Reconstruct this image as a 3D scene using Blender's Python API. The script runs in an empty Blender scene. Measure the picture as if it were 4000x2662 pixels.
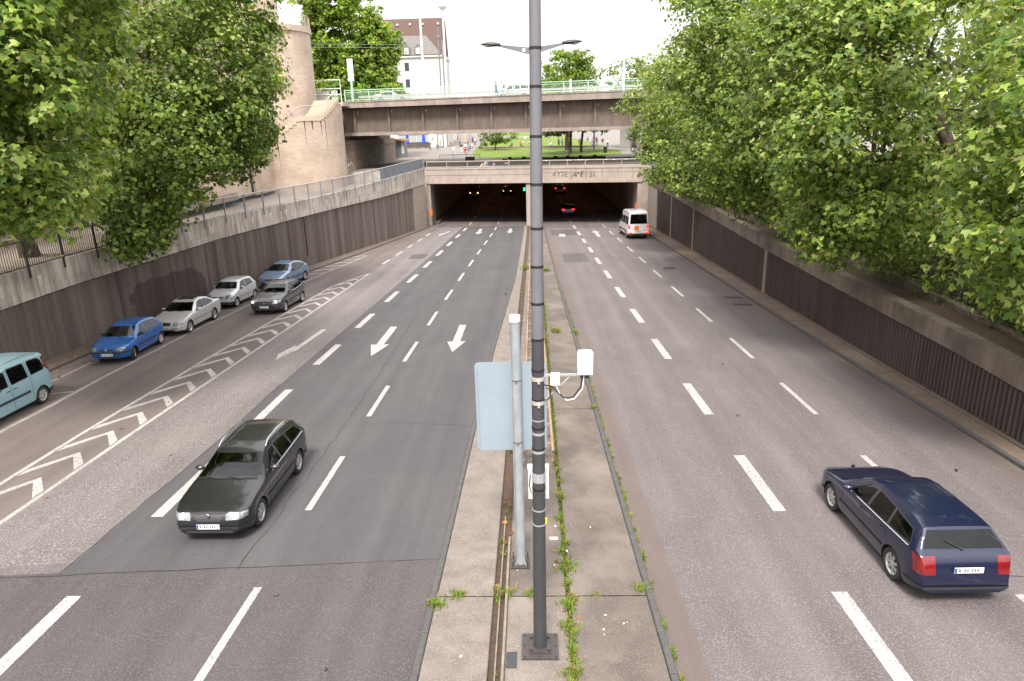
import bpy, bmesh, math, random
import numpy as np
from mathutils import Vector, Matrix
random.seed(7); rng = np.random.default_rng(7)
R = math.radians
sc = bpy.context.scene
COL = sc.collection

# ------------------------------------------------------------------ camera
CAM_H = 8.3
cam = bpy.data.cameras.new('camera'); cam_o = bpy.data.objects.new('camera', cam); COL.objects.link(cam_o)
cam.sensor_width = 36.0; cam.lens = 24.0; cam.clip_start = 0.1; cam.clip_end = 4000
M3 = Matrix(((0.9992, 0.0179, 0.0323), (0.0261, 0.2940, -0.9554), (-0.0265, 0.9557, 0.2934)))
M3 = M3.to_quaternion().to_matrix()
cam_o.matrix_world = Matrix.Translation((0, 0, CAM_H)) @ M3.to_4x4()
sc.camera = cam_o

# ------------------------------------------------------------------ world, sun, exposure (bright overcast)
SUN_EL, SUN_AZ = 54.0, 186.0          # azimuth: direction the light comes from, degrees clockwise from +Y
w = bpy.data.worlds.new('World'); sc.world = w; w.use_nodes = True
nt = w.node_tree; nt.nodes.clear()
sky = nt.nodes.new('ShaderNodeTexSky'); sky.sky_type = 'NISHITA'; sky.sun_disc = False
sky.sun_elevation = R(SUN_EL); sky.sun_rotation = R(SUN_AZ); sky.air_density = 1.0; sky.dust_density = 4.0
mx = nt.nodes.new('ShaderNodeMix'); mx.data_type = 'RGBA'; mx.inputs[0].default_value = 0.86
mx.inputs[7].default_value = (6.8, 6.5, 6.3, 1)      # even white cloud cover
tc = nt.nodes.new('ShaderNodeTexCoord'); sx = nt.nodes.new('ShaderNodeSeparateXYZ'); nt.links.new(tc.outputs['Generated'], sx.inputs[0])
cl = nt.nodes.new('ShaderNodeMix'); cl.data_type = 'RGBA'; cl.inputs[6].default_value = (4.6, 4.5, 4.5, 1); cl.inputs[7].default_value = (10.6, 10.2, 10.1, 1)   # overcast: zenith brighter than horizon
nt.links.new(sx.outputs[2], cl.inputs[0]); nt.links.new(cl.outputs[2], mx.inputs[7])
bg = nt.nodes.new('ShaderNodeBackground'); bg.inputs[1].default_value = 0.075
wo = nt.nodes.new('ShaderNodeOutputWorld')
nt.links.new(sky.outputs[0], mx.inputs[6]); nt.links.new(mx.outputs[2], bg.inputs[0]); nt.links.new(bg.outputs[0], wo.inputs[0])
sun = bpy.data.lights.new('sun', 'SUN'); sun.energy = 1.5; sun.angle = R(14); sun.color = (1, 0.95, 0.88)
sun_o = bpy.data.objects.new('sun', sun); COL.objects.link(sun_o)
az, el = R(SUN_AZ), R(SUN_EL)
sun_o.rotation_euler = Vector((math.sin(az) * math.cos(el), math.cos(az) * math.cos(el), math.sin(el))).to_track_quat('Z', 'Y').to_euler()
sc.view_settings.view_transform = 'Standard'; sc.view_settings.look = 'None'
sc.view_settings.exposure = 1.98; sc.view_settings.gamma = 1.0; sc.view_settings.use_curve_mapping = False
sc.cycles.use_denoising = True
try: sc.cycles.denoiser = 'OPENIMAGEDENOISE'
except Exception: pass
sc.cycles.max_bounces = 6; sc.cycles.diffuse_bounces = 3; sc.cycles.glossy_bounces = 3
sc.cycles.transparent_max_bounces = 12; sc.cycles.transmission_bounces = 4
sc.cycles.sample_clamp_indirect = 4.0

# ------------------------------------------------------------------ helpers
def ip(pts, y):
    if y <= pts[0][0]: return pts[0][1]
    for (a, b), (c, d) in zip(pts, pts[1:]):
        if y <= c: return b + (d - b) * (y - a) / (c - a)
    return pts[-1][1]
SL = 0.028
def zr(y):                                   # road height: falls to the tunnel mouth, then level
    if y < 74: return -SL * y
    if y > 90: return -SL * 82 
    t = (y - 74) / 16.0
    return -SL * (74 + 16 * (t - t * t / 2))
def zp(y):                                   # plaza height beyond the portal
    return 4.2 if y < 108 else 4.2 + 0.03 * (y - 108)

MATS = {}
def mat(name, col, col2=None, scale=4.0, rough=0.7, bump=0.0, bscale=40.0, metallic=0.0, stretch=(1, 1, 1),
        col3=None, scale3=0.4, fac3=0.5, spec=0.5, coat=0.0, emit=None, estr=0.0, alpha=1.0, contrast=(0.35, 0.65), speck=None, tracks=None):
    if name in MATS: return MATS[name]
    m = bpy.data.materials.new(name); m.use_nodes = True; n = m.node_tree.nodes; l = m.node_tree.links
    b = n['Principled BSDF']
    b.inputs['Roughness'].default_value = rough; b.inputs['Metallic'].default_value = metallic
    b.inputs['Specular IOR Level'].default_value = spec
    if coat: b.inputs['Coat Weight'].default_value = coat; b.inputs['Coat Roughness'].default_value = 0.04
    b.inputs['Base Color'].default_value = (*col, 1)
    if emit: b.inputs['Emission Color'].default_value = (*emit, 1); b.inputs['Emission Strength'].default_value = estr
    need = col2 or col3 or bump or speck
    if need:
        g = n.new('ShaderNodeNewGeometry'); mp = n.new('ShaderNodeMapping'); mp.inputs['Scale'].default_value = stretch
        l.new(g.outputs['Position'], mp.inputs[0])
    out = None
    if col2:
        t = n.new('ShaderNodeTexNoise'); t.inputs['Scale'].default_value = scale; t.inputs['Detail'].default_value = 7; t.inputs['Roughness'].default_value = 0.62
        l.new(mp.outputs[0], t.inputs['Vector'])
        r = n.new('ShaderNodeMapRange'); r.inputs[1].default_value = contrast[0]; r.inputs[2].default_value = contrast[1]; l.new(t.outputs[0], r.inputs[0])
        mxn = n.new('ShaderNodeMix'); mxn.data_type = 'RGBA'; mxn.inputs[6].default_value = (*col, 1); mxn.inputs[7].default_value = (*col2, 1)
        l.new(r.outputs[0], mxn.inputs[0]); out = mxn.outputs[2]
    if col3:
        t3 = n.new('ShaderNodeTexNoise'); t3.inputs['Scale'].default_value = scale3; t3.inputs['Detail'].default_value = 5
        l.new(g.outputs['Position'], t3.inputs['Vector'])
        r3 = n.new('ShaderNodeMapRange'); r3.inputs[1].default_value = 0.45; r3.inputs[2].default_value = 0.7; r3.inputs[4].default_value = fac3; l.new(t3.outputs[0], r3.inputs[0])
        m3 = n.new('ShaderNodeMix'); m3.data_type = 'RGBA'; m3.inputs[7].default_value = (*col3, 1)
        if out: l.new(out, m3.inputs[6])
        else: m3.inputs[6].default_value = (*col, 1)
        l.new(r3.outputs[0], m3.inputs[0]); out = m3.outputs[2]
    if speck:                                                       # fine aggregate grains: (colour, scale, factor)
        t5 = n.new('ShaderNodeTexNoise'); t5.inputs['Scale'].default_value = speck[1]; t5.inputs['Detail'].default_value = 2
        l.new(g.outputs['Position'], t5.inputs['Vector'])
        r5 = n.new('ShaderNodeMapRange'); r5.inputs[1].default_value = 0.5; r5.inputs[2].default_value = 0.66; r5.inputs[4].default_value = speck[2]; l.new(t5.outputs[0], r5.inputs[0])
        m5 = n.new('ShaderNodeMix'); m5.data_type = 'RGBA'; m5.inputs[7].default_value = (*speck[0], 1)
        if out: l.new(out, m5.inputs[6])
        else: m5.inputs[6].default_value = (*col, 1)
        l.new(r5.outputs[0], m5.inputs[0]); out = m5.outputs[2]
    if tracks:                                                      # long polished and oily bands along the lanes
        mt_ = n.new('ShaderNodeMapping'); mt_.inputs['Scale'].default_value = (1.0, .012, .0); l.new(g.outputs['Position'], mt_.inputs[0])
        t6 = n.new('ShaderNodeTexNoise'); t6.inputs['Scale'].default_value = 1.25; t6.inputs['Detail'].default_value = 4; l.new(mt_.outputs[0], t6.inputs['Vector'])
        r6 = n.new('ShaderNodeMapRange'); r6.inputs[1].default_value = .35; r6.inputs[2].default_value = .65; r6.inputs[3].default_value = 1 - tracks; r6.inputs[4].default_value = 1 + tracks; l.new(t6.outputs[0], r6.inputs[0])
        v6 = n.new('ShaderNodeVectorMath'); v6.operation = 'SCALE'; l.new(out, v6.inputs[0]); l.new(r6.outputs[0], v6.inputs['Scale']); out = v6.outputs[0]
    if out: l.new(out, b.inputs['Base Color'])
    if bump:
        t4 = n.new('ShaderNodeTexNoise'); t4.inputs['Scale'].default_value = bscale; t4.inputs['Detail'].default_value = 3
        l.new(g.outputs['Position'], t4.inputs['Vector'])
        bp = n.new('ShaderNodeBump'); bp.inputs['Strength'].default_value = bump; bp.inputs['Distance'].default_value = 0.02
        l.new(t4.outputs[0], bp.inputs['Height']); l.new(bp.outputs[0], b.inputs['Normal'])
    MATS[name] = m
    return m

def tag(o, label=None, cat=None, group=None, kind=None):
    if label: o['label'] = label
    if cat: o['category'] = cat
    if group: o['group'] = group
    if kind: o['kind'] = kind
    return o
def thing(name, label, cat, loc=(0, 0, 0), group=None):
    o = bpy.data.objects.new(name, None); COL.objects.link(o); o.location = loc; o.empty_display_size = 0.3
    return tag(o, label, cat, group)
def link(name, me, parent=None, m=None):
    o = bpy.data.objects.new(name, me); COL.objects.link(o)
    if parent is not None: o.parent = parent
    if m is not None and not me.materials: me.materials.append(m)
    return o
def copy_tree(o, parent=None):
    c = o.copy(); COL.objects.link(c); c.parent = parent
    for ch in o.children: copy_tree(ch, c)
    return c

class MB:
    """collects shapes for one mesh object"""
    def __init__(s): s.v = []; s.f = []
    def quad(s, a, b, c, d):
        n = len(s.v); s.v += [tuple(a), tuple(b), tuple(c), tuple(d)]; s.f.append((n, n + 1, n + 2, n + 3)); return s
    def poly(s, pts):
        n = len(s.v); s.v += [tuple(p) for p in pts]; s.f.append(tuple(range(n, n + len(pts)))); return s
    def box(s, x0, x1, y0, y1, z0, z1):
        n = len(s.v)
        s.v += [(x0, y0, z0), (x1, y0, z0), (x1, y1, z0), (x0, y1, z0), (x0, y0, z1), (x1, y0, z1), (x1, y1, z1), (x0, y1, z1)]
        s.f += [tuple(n + i for i in q) for q in ((3, 2, 1, 0), (4, 5, 6, 7), (0, 1, 5, 4), (1, 2, 6, 5), (2, 3, 7, 6), (3, 0, 4, 7))]
        return s
    def hexa(s, p):                        # 8 points: 4 bottom ccw, 4 top ccw
        n = len(s.v); s.v += [tuple(q) for q in p]
        s.f += [tuple(n + i for i in q) for q in ((3, 2, 1, 0), (4, 5, 6, 7), (0, 1, 5, 4), (1, 2, 6, 5), (2, 3, 7, 6), (3, 0, 4, 7))]
        return s
    def cbox(s, c, sx, sy, sz): return s.box(c[0] - sx / 2, c[0] + sx / 2, c[1] - sy / 2, c[1] + sy / 2, c[2] - sz / 2, c[2] + sz / 2)
    def tube(s, pts, rad, n=8, caps=True):
        pts = [Vector(p) for p in pts]; rads = rad if isinstance(rad, (list, tuple)) else [rad] * len(pts)
        base = len(s.v); prev = None
        for i, p in enumerate(pts):
            d = (pts[min(i + 1, len(pts) - 1)] - pts[max(i - 1, 0)])
            if d.length < 1e-9: d = Vector((0, 0, 1))
            d.normalize()
            if prev is None:
                a = d.orthogonal().normalized()
            else:
                a = prev - d * prev.dot(d)
                a = a.normalized() if a.length > 1e-6 else d.orthogonal().normalized()
            prev = a; b = d.cross(a)
            for k in range(n):
                t = 2 * math.pi * k / n
                s.v.append(tuple(p + (a * math.cos(t) + b * math.sin(t)) * rads[i]))
        for i in range(len(pts) - 1):
            for k in range(n):
                k2 = (k + 1) % n
                s.f.append((base + i * n + k, base + i * n + k2, base + (i + 1) * n + k2, base + (i + 1) * n + k))
        if caps:
            s.f.append(tuple(base + k for k in reversed(range(n))))
            s.f.append(tuple(base + (len(pts) - 1) * n + k for k in range(n)))
        return s
    def lathe(s, prof, n=16, axis='z', c=(0, 0, 0), close=False):
        base = len(s.v)
        for r, h in prof:
            for k in range(n):
                t = 2 * math.pi * k / n; a, b = r * math.cos(t), r * math.sin(t)
                q = (a, b, h) if axis == 'z' else ((a, h, b) if axis == 'y' else (h, a, b))
                s.v.append((q[0] + c[0], q[1] + c[1], q[2] + c[2]))
        m = len(prof)
        for i in range(m if close else m - 1):
            j = (i + 1) % m
            for k in range(n):
                k2 = (k + 1) % n
                s.f.append((base + i * n + k, base + i * n + k2, base + j * n + k2, base + j * n + k))
        return s
    def prism(s, pts, ax, h0, h1):         # polygon pts (2d) extruded along axis
        def P(p, h): return {'z': (p[0], p[1], h), 'y': (p[0], h, p[1]), 'x': (h, p[0], p[1])}[ax]
        n = len(s.v); k = len(pts)
        s.v += [P(p, h0) for p in pts] + [P(p, h1) for p in pts]
        s.f.append(tuple(n + i for i in reversed(range(k)))); s.f.append(tuple(n + k + i for i in range(k)))
        for i in range(k): j = (i + 1) % k; s.f.append((n + i, n + j, n + k + j, n + k + i))
        return s
    def mesh(s, name, m=None, smooth=None, fix=True):
        me = bpy.data.meshes.new(name); me.from_pydata(s.v, [], s.f)
        if fix:
            bm = bmesh.new(); bm.from_mesh(me); bmesh.ops.recalc_face_normals(bm, faces=bm.faces); bm.to_mesh(me); bm.free()
        if m: me.materials.append(m)
        if smooth:
            me.polygons.foreach_set('use_smooth', [True] * len(me.polygons))
            me.set_sharp_from_angle(angle=R(smooth))
        me.update(); return me
    def build(s, name, m, parent=None, smooth=None, fix=True):
        return link(name, s.mesh(name, m, smooth, fix), parent)
def sheet(rows, fix=False):                # rows of points -> grid
    b = MB(); k = len(rows[0])
    for r_ in rows: b.v += [tuple(p) for p in r_]
    for i in range(len(rows) - 1):
        for j in range(k - 1): b.f.append((i * k + j, i * k + j + 1, (i + 1) * k + j + 1, (i + 1) * k + j))
    return b
def strip(xl, xr, y0, y1, dz, step=2.0, nx=1):
    """ground strip between two plan curves x(y), following the road's fall"""
    n = max(1, int(math.ceil((y1 - y0) / step))); rows = []
    for i in range(n + 1):
        y = y0 + (y1 - y0) * i / n; a, b = xl(y), xr(y)
        rows.append([(a + (b - a) * j / nx, y, zr(y) + dz) for j in range(nx + 1)])
    return sheet(rows)
def text_mesh(txt, size, depth=0.002, shear=0.0, space=1.0):
    cu = bpy.data.curves.new('t', 'FONT'); cu.body = txt; cu.size = size; cu.extrude = depth; cu.shear = shear; cu.space_character = space
    cu.align_x = 'CENTER'; cu.align_y = 'CENTER'; cu.resolution_u = 2
    o = bpy.data.objects.new('t', cu); COL.objects.link(o)
    dg = bpy.context.evaluated_depsgraph_get(); me = bpy.data.meshes.new_from_object(o.evaluated_get(dg))
    bpy.data.objects.remove(o); bpy.data.curves.remove(cu); return me

# ------------------------------------------------------------------ shared plan curves (x as a function of y)
MED_L = [(-30, -2.2), (9, -2.11), (19, -1.98), (28, -1.84), (45, -1.3), (69, -1.07), (82, -1.0), (240, -1.0)]
MED_R = [(-30, 2.3), (9, 2.22), (16, 2.09), (28, 1.94), (40, 1.73), (63, 1.5), (82, 1.35), (240, 1.3)]
XL1 = [(-30, -9.3), (9, -9.25), (25, -9.1), (38, -8.65), (48, -8.3), (60, -8.0), (77, -7.55), (110, -7.0), (240, -7.0)]
XL2 = [(-30, -5.7), (9, -5.65), (25, -5.45), (36, -5.25), (48, -4.95), (60, -4.6), (77, -4.1), (110, -3.9), (240, -3.9)]
XR1 = [(-30, 6.2), (10, 5.78), (24, 5.5), (36, 5.27), (48, 5.1), (60, 4.95), (77, 4.7), (110, 4.5), (240, 4.5)]
XR2 = [(-30, 9.6), (15, 9.0), (24, 8.87), (36, 8.66), (48, 8.48), (56, 8.38), (77, 8.0), (110, 7.8), (240, 7.8)]
HAT_R = [(-30, -13.2), (14, -12.91), (19.4, -12.8), (40, -12.17), (48.7, -11.9), (54, -11.83), (66, -11.34), (80, -10.8)]
HAT_L = [(-30, -14.6), (14, -14.5), (19.4, -14.44), (28, -14.14), (44, -13.3), (48.7, -11.95), (49, -11.9)]
PARK = [(-30, -17.4), (19.7, -17.25), (26, -17.27), (33, -17.14), (39.2, -16.66), (50.8, -15.19), (58, -14.1)]
WALL_L = [(-30, -21.2), (24, -21.15), (30, -21.0), (36, -20.3), (42, -19.3), (47, -18.3), (52.3, -17.36), (60, -16.0), (68, -14.5), (77, -12.95), (80.5, -12.3)]
KERB_L = [(y, x + (1.05 if y < 60 else 1.05 - 0.6 * (y - 60) / 20)) for y, x in WALL_L]
KERB_R = [(-30, 13.0), (16.8, 12.6), (24, 12.35), (37, 12.04), (62, 11.61), (80, 11.3)]
WALL_R = [(-30, 13.5), (17, 13.4), (25, 13.28), (38.5, 13.15), (56, 13.1), (78, 12.8)]
RIBTOP_L = [(-30, 1.7), (24, 2.0), (30, 2.1), (36, 2.2), (42, 2.4), (52, 2.48), (68, 2.42), (80, 2.65)]
PARTOP_L = [(-30, 2.9), (24, 3.33), (30, 3.4), (36, 3.55), (42, 3.68), (52, 3.72), (60, 3.8), (68, 4.08), (78, 4.40), (80.5, 4.45)]
RIBTOP_R = [(-30, 0.4), (18, 1.1), (20.5, 1.22), (25, 1.3), (30, 1.38), (38.5, 1.5), (56, 1.9), (78, 2.45)]
PARTOP_R = [(-30, 1.0), (18, 1.8), (20.5, 1.94), (25, 2.02), (30, 2.1), (38.5, 2.25), (56, 2.8), (78, 4.0)]
def F(c): return lambda y: ip(c, y)
PORT_Y0, PORT_Y1 = (-12.0, 82.0), (11.75, 77.1)          # portal line (skewed)
def port_y(x): return 82.0 + (77.1 - 82.0) * (x + 12.0) / 23.75
# ------------------------------------------------------------------ surface materials
def asphalt(name, c1, c2, c3, speck, rough=0.85):
    """asphalt: fine grain, cloudy patches and long tyre-polished bands along the lanes"""
    m = mat(name, c1, c2, scale=1.3, rough=rough, bump=0.35, bscale=90, stretch=(1.0, 0.22, 1), col3=c3, scale3=0.35, fac3=0.45, speck=speck, spec=0.35, tracks=.11)
    return m
A_OLD = asphalt('asphalt_reddish', (0.121, 0.104, 0.104), (0.095, 0.082, 0.083), (0.138, 0.116, 0.112), ((0.235, 0.21, 0.205), 34, 0.6))
A_DARK = asphalt('asphalt_dark', (0.073, 0.069, 0.073), (0.060, 0.057, 0.061), (0.084, 0.078, 0.080), ((0.15, 0.145, 0.14), 50, 0.35))
A_NEAR = asphalt('asphalt_near', (0.069, 0.060, 0.063), (0.054, 0.048, 0.051), (0.086, 0.071, 0.069), ((0.19, 0.18, 0.18), 45, 0.45))
A_GREY = asphalt('asphalt_coarse', (0.142, 0.124, 0.119), (0.107, 0.094, 0.092), (0.165, 0.142, 0.133), ((0.26, 0.245, 0.235), 24, 0.8))
A_PARK = asphalt('asphalt_brown', (0.138, 0.112, 0.104), (0.108, 0.089, 0.085), (0.165, 0.132, 0.118), ((0.19, 0.175, 0.165), 40, 0.4))
A_GUT = asphalt('gutter_asphalt', (0.130, 0.103, 0.096), (0.108, 0.086, 0.080), (0.145, 0.115, 0.104), ((0.21, 0.175, 0.16), 60, 0.3))
PAINT = mat('road_paint', (0.47, 0.455, 0.435), (0.33, 0.315, 0.30), scale=1.6, rough=0.75, col3=(0.30, 0.28, 0.265), scale3=3, fac3=0.6, bump=0.3, bscale=120, speck=((0.15, 0.135, 0.13), 17, .75), stretch=(1, .3, 1))
PAINT_OLD = mat('worn_road_paint', (0.40, 0.37, 0.34), (0.27, 0.245, 0.225), scale=5, rough=0.8, col3=(0.12, 0.105, 0.10), scale3=9, fac3=0.6)
CONC = mat('slab_concrete', (0.190, 0.163, 0.143), (0.125, 0.105, 0.092), scale=2.2, rough=0.9, bump=0.45, bscale=45, col3=(0.15, 0.122, 0.108), scale3=0.9, fac3=0.55, speck=((0.36, 0.31, 0.27), 40, 0.35))
CONC_D = mat('slab_concrete_dark', (0.118, 0.096, 0.084), (0.078, 0.064, 0.056), scale=1.6, rough=0.9, bump=0.4, bscale=45, col3=(0.22, 0.18, 0.155), scale3=0.7, fac3=0.6, speck=((0.27, 0.23, 0.20), 42, 0.3))
KERB = mat('kerb_stone', (0.085, 0.082, 0.08), (0.062, 0.06, 0.06), scale=6, rough=0.8, bump=0.3, bscale=60)
KERB_BR = mat('kerb_concrete_brown', (0.135, 0.105, 0.085), (0.10, 0.08, 0.067), scale=4, rough=0.9, bump=0.3, bscale=50)
DIRT = mat('dirt', (0.055, 0.036, 0.026), (0.10, 0.065, 0.042), scale=14, rough=1.0, bump=0.8, bscale=60)
SOIL = mat('soil', (0.045, 0.035, 0.027), (0.075, 0.055, 0.04), scale=5, rough=1.0, bump=0.8, bscale=30)
WALLC = mat('weathered_concrete', (0.60, 0.53, 0.47), (0.25, 0.215, 0.185), scale=2.4, rough=0.9, bump=0.3, bscale=30, stretch=(1.6, 1.6, 0.16), col3=(0.13, 0.11, 0.08), scale3=0.55, fac3=0.55, contrast=(0.4, 0.68))
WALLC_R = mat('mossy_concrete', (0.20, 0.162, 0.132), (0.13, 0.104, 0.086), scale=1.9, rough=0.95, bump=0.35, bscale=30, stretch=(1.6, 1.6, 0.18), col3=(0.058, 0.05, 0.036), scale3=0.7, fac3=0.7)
RIB = mat('ribbed_concrete', (0.215, 0.175, 0.158), (0.088, 0.069, 0.061), scale=1.0, rough=0.9, bump=0.25, bscale=25, stretch=(1.5, 1.5, 0.06), col3=(0.16, 0.122, 0.10), scale3=0.5, fac3=0.4)
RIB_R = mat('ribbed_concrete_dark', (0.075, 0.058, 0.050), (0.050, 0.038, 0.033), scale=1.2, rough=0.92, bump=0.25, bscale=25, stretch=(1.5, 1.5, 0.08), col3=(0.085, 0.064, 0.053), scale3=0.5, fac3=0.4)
GAP = mat('shadow_joint', (0.018, 0.015, 0.013), rough=1.0)
STEEL = mat('painted_steel_grey', (0.30, 0.33, 0.365), (0.24, 0.265, 0.295), scale=7, rough=0.5, metallic=0.1)
STEEL_D = mat('painted_steel_dark', (0.060, 0.058, 0.058), (0.043, 0.042, 0.042), scale=7, rough=0.5, metallic=0.2)
STEEL_L = mat('painted_steel_beige', (0.34, 0.29, 0.25), rough=0.6)
GREENRAIL = mat('pale_green_paint', (0.40, 0.60, 0.44), (0.34, 0.53, 0.40), scale=3, rough=0.5)
TOWERC = mat('tower_stone', (0.55, 0.45, 0.37), (0.44, 0.355, 0.288), scale=1.6, rough=0.95, bump=0.3, bscale=18, stretch=(0.9, 0.9, 3.4), col3=(0.29, 0.215, 0.155), scale3=0.5, fac3=0.5)
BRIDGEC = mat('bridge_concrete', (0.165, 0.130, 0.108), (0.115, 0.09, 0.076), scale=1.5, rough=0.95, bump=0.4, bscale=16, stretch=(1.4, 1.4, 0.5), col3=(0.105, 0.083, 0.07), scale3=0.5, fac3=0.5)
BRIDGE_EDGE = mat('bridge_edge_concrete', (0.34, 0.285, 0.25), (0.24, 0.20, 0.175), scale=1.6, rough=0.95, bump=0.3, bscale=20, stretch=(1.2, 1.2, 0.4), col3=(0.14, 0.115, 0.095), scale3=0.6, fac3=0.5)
PORTC = mat('portal_concrete', (0.40, 0.335, 0.29), (0.32, 0.265, 0.23), scale=2.2, rough=0.9, bump=0.25, bscale=20, stretch=(1, 1, 0.5), col3=(0.27, 0.205, 0.165), scale3=0.5, fac3=0.5)
PAVE = mat('pavement', (0.215, 0.192, 0.178), (0.17, 0.152, 0.14), scale=0.8, rough=0.9, bump=0.2, bscale=20, col3=(0.19, 0.175, 0.155), scale3=0.2, fac3=0.5)
LAWN = mat('lawn', (0.115, 0.175, 0.014), (0.085, 0.14, 0.011), scale=0.7, rough=0.95, bump=0.6, bscale=25, col3=(0.155, 0.20, 0.026), scale3=0.25, fac3=0.6)
BLACK = mat('black_rubber', (0.012, 0.012, 0.013), rough=0.6)

# ------------------------------------------------------------------ road
def plain(v): return lambda y: v
road = strip(F(WALL_L), F(WALL_R), -30, 80, 0, 2.0, 4)
ro = road.build('road', A_OLD, fix=False); tag(ro, kind='structure')
tun = strip(plain(-14), plain(14), 80, 235, 0, 5).build('tunnel_road', asphalt('asphalt_tunnel', (0.13, 0.105, 0.098), (0.105, 0.086, 0.08), (0.15, 0.12, 0.11), ((0.12, 0.11, 0.10), 40, 0.3)), fix=False); tag(tun, kind='structure')
def patch(xl, xr, y0, y1, m, dz=0.004):
    return strip(xl, xr, y0, y1, dz, 2.0).build('asphalt_patch', m, ro, fix=False)
def joint_y(x): return ip([(-21, 11.45), (-11.4, 11.85), (-2.1, 12.45)], x)
def patch_from_joint(xl, xr, y1, m, dz=0.004):
    rows = [[(xl(12), joint_y(xl(12)), zr(12) + dz), (xr(12), joint_y(xr(12)), zr(12.2) + dz)]]
    for i in range(36):
        y = 13 + (y1 - 13) * i / 35; rows.append([(xl(y), y, zr(y) + dz), (xr(y), y, zr(y) + dz)])
    return sheet(rows).build('asphalt_patch', m, ro, fix=False)
patch_from_joint(F(KERB_L), F(HAT_R), 79.5, A_PARK)
patch_from_joint(F(HAT_R), lambda y: ip(XL1, y) - 0.55 - max(0, 20 - y) * .03, 79.5, A_GREY)
patch_from_joint(lambda y: ip(XL1, y) - 0.55 - max(0, 20 - y) * .03, F(MED_L), 79.0, A_DARK)
sheet([[(ip(KERB_L, y) , y, zr(y) + .004), (ip(MED_L, y), y, zr(y) + .004)] for y in (-30, -10, 0, 6, 10)] + [[(-20.1, joint_y(-20.1), zr(11.5) + .004), (-2.1, 12.45, zr(12.45) + .004)]]).build('asphalt_patch', A_NEAR, ro, fix=False)
patch(F(MED_R), lambda y: ip(MED_R, y) + 0.55, -30, 79, A_GUT)
patch(lambda y: ip(KERB_R, y) - 0.5, F(KERB_R), -30, 78, A_GUT)
# dark sealed joints and cracks in the asphalt
CRK = mat('bitumen_crack', (0.02, 0.018, 0.017), rough=0.9)
def crack(pts, wd, wob=0.04, m=CRK, dz=0.008):
    b = MB(); P = []
    for (x0, y0), (x1, y1) in zip(pts, pts[1:]):
        n = max(2, int(math.hypot(x1 - x0, y1 - y0) / 0.35))
        P += [(x0 + (x1 - x0) * i / n, y0 + (y1 - y0) * i / n) for i in range(n)]
    P.append(pts[-1]); L_, R_ = [], []
    for i, (x, y) in enumerate(P):
        a = P[max(0, i - 1)]; c = P[min(len(P) - 1, i + 1)]; dx, dy = c[0] - a[0], c[1] - a[1]; l_ = math.hypot(dx, dy) or 1
        nx, ny = -dy / l_, dx / l_; o = random.uniform(-wob, wob); ww = wd * random.uniform(0.5, 1.2) / 2
        L_.append((x + nx * (o + ww), y + ny * (o + ww))); R_.append((x + nx * (o - ww), y + ny * (o - ww)))
    rows = [[(a[0], a[1], zr(a[1]) + dz), (b_[0], b_[1], zr(b_[1]) + dz)] for a, b_ in zip(L_, R_)]
    return sheet(rows).build('crack', m, ro, fix=True)
crack([(-20, 11.5), (-11.4, 11.85), (-6.3, 12.18), (-2.2, 12.45)], 0.03, .02)
crack([(-10.05, 12.0), (-9.9, 15), (-9.72, 19), (-9.67, 24)], 0.025, .02)
crack([(-6.3, 12.1), (-6.18, 16), (-6.1, 19.9), (-6.15, 27), (-6.28, 35.8)], 0.018, 0.05)
crack([(-8.9, 20.2), (-6.1, 19.9), (-4.2, 20.1), (-2.0, 19.7)], 0.012, 0.05)
crack([(7.9, 12.0), (8.6, 11.7), (9.4, 11.75), (10.4, 11.5)], 0.015)
crack([(-12.5, 44.5), (-8.7, 44.3), (-1.5, 44.6)], 0.012, 0.05)
# repair squares
RB = asphalt('asphalt_repair', (0.082, 0.074, 0.072), (0.072, 0.064, 0.063), (0.095, 0.084, 0.08), ((0.13, 0.12, 0.115), 40, 0.3))
patch(plain(1.95), plain(4.7), 69.5, 74.2, RB, 0.007)
patch(plain(-10.3), plain(-8.9), 55.5, 58.0, RB, 0.007)
patch(plain(2.4), plain(4.4), 52.0, 56.5, RB, 0.007)
# steel joints at the tunnel mouth, drain gratings, manholes
b = MB(); b.hexa([(-11, 80.4, zr(80.4) - .02), (-1.1, 78.2, zr(78.2) - .02), (-1.1, 78.38, zr(78.38) - .02), (-11, 80.58, zr(80.58) - .02), (-11, 80.4, zr(80.4) + .012), (-1.1, 78.2, zr(78.2) + .012), (-1.1, 78.38, zr(78.38) + .012), (-11, 80.58, zr(80.58) + .012)])
b.build('expansion_joint', mat('rusty_steel', (0.045, 0.028, 0.022), (0.03, 0.022, 0.02), scale=12, rough=0.8), ro)
b = MB(); b.hexa([(1.5, 77.5, zr(77.5) - .02), (11.2, 75.5, zr(75.5) - .02), (11.2, 75.68, zr(75.68) - .02), (1.5, 77.68, zr(77.68) - .02), (1.5, 77.5, zr(77.5) + .012), (11.2, 75.5, zr(75.5) + .012), (11.2, 75.68, zr(75.68) + .012), (1.5, 77.68, zr(77.68) + .012)])
b.build('expansion_joint', MATS['rusty_steel'], ro)
for x, y, s in ((9.72, 48.2, 0.4),):
    MB().lathe([(0.01, 0.014), (s * 0.86, 0.014), (s * 0.88, 0.008), (s, 0.008), (s, 0.016), (s * 1.12, 0.016), (s * 1.12, 0.0)], 24, 'z', (x, y, zr(y))).build('manhole_cover', STEEL_D, ro, 30)
for x, y in ((11.35, 38.2), (11.3, 36.3)):
    crack([(x - 0.5, y), (x + 0.5, y - 0.2)], 0.5, 0.03, mat('pothole_tar', (0.035, 0.028, 0.024), rough=0.95))
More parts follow.
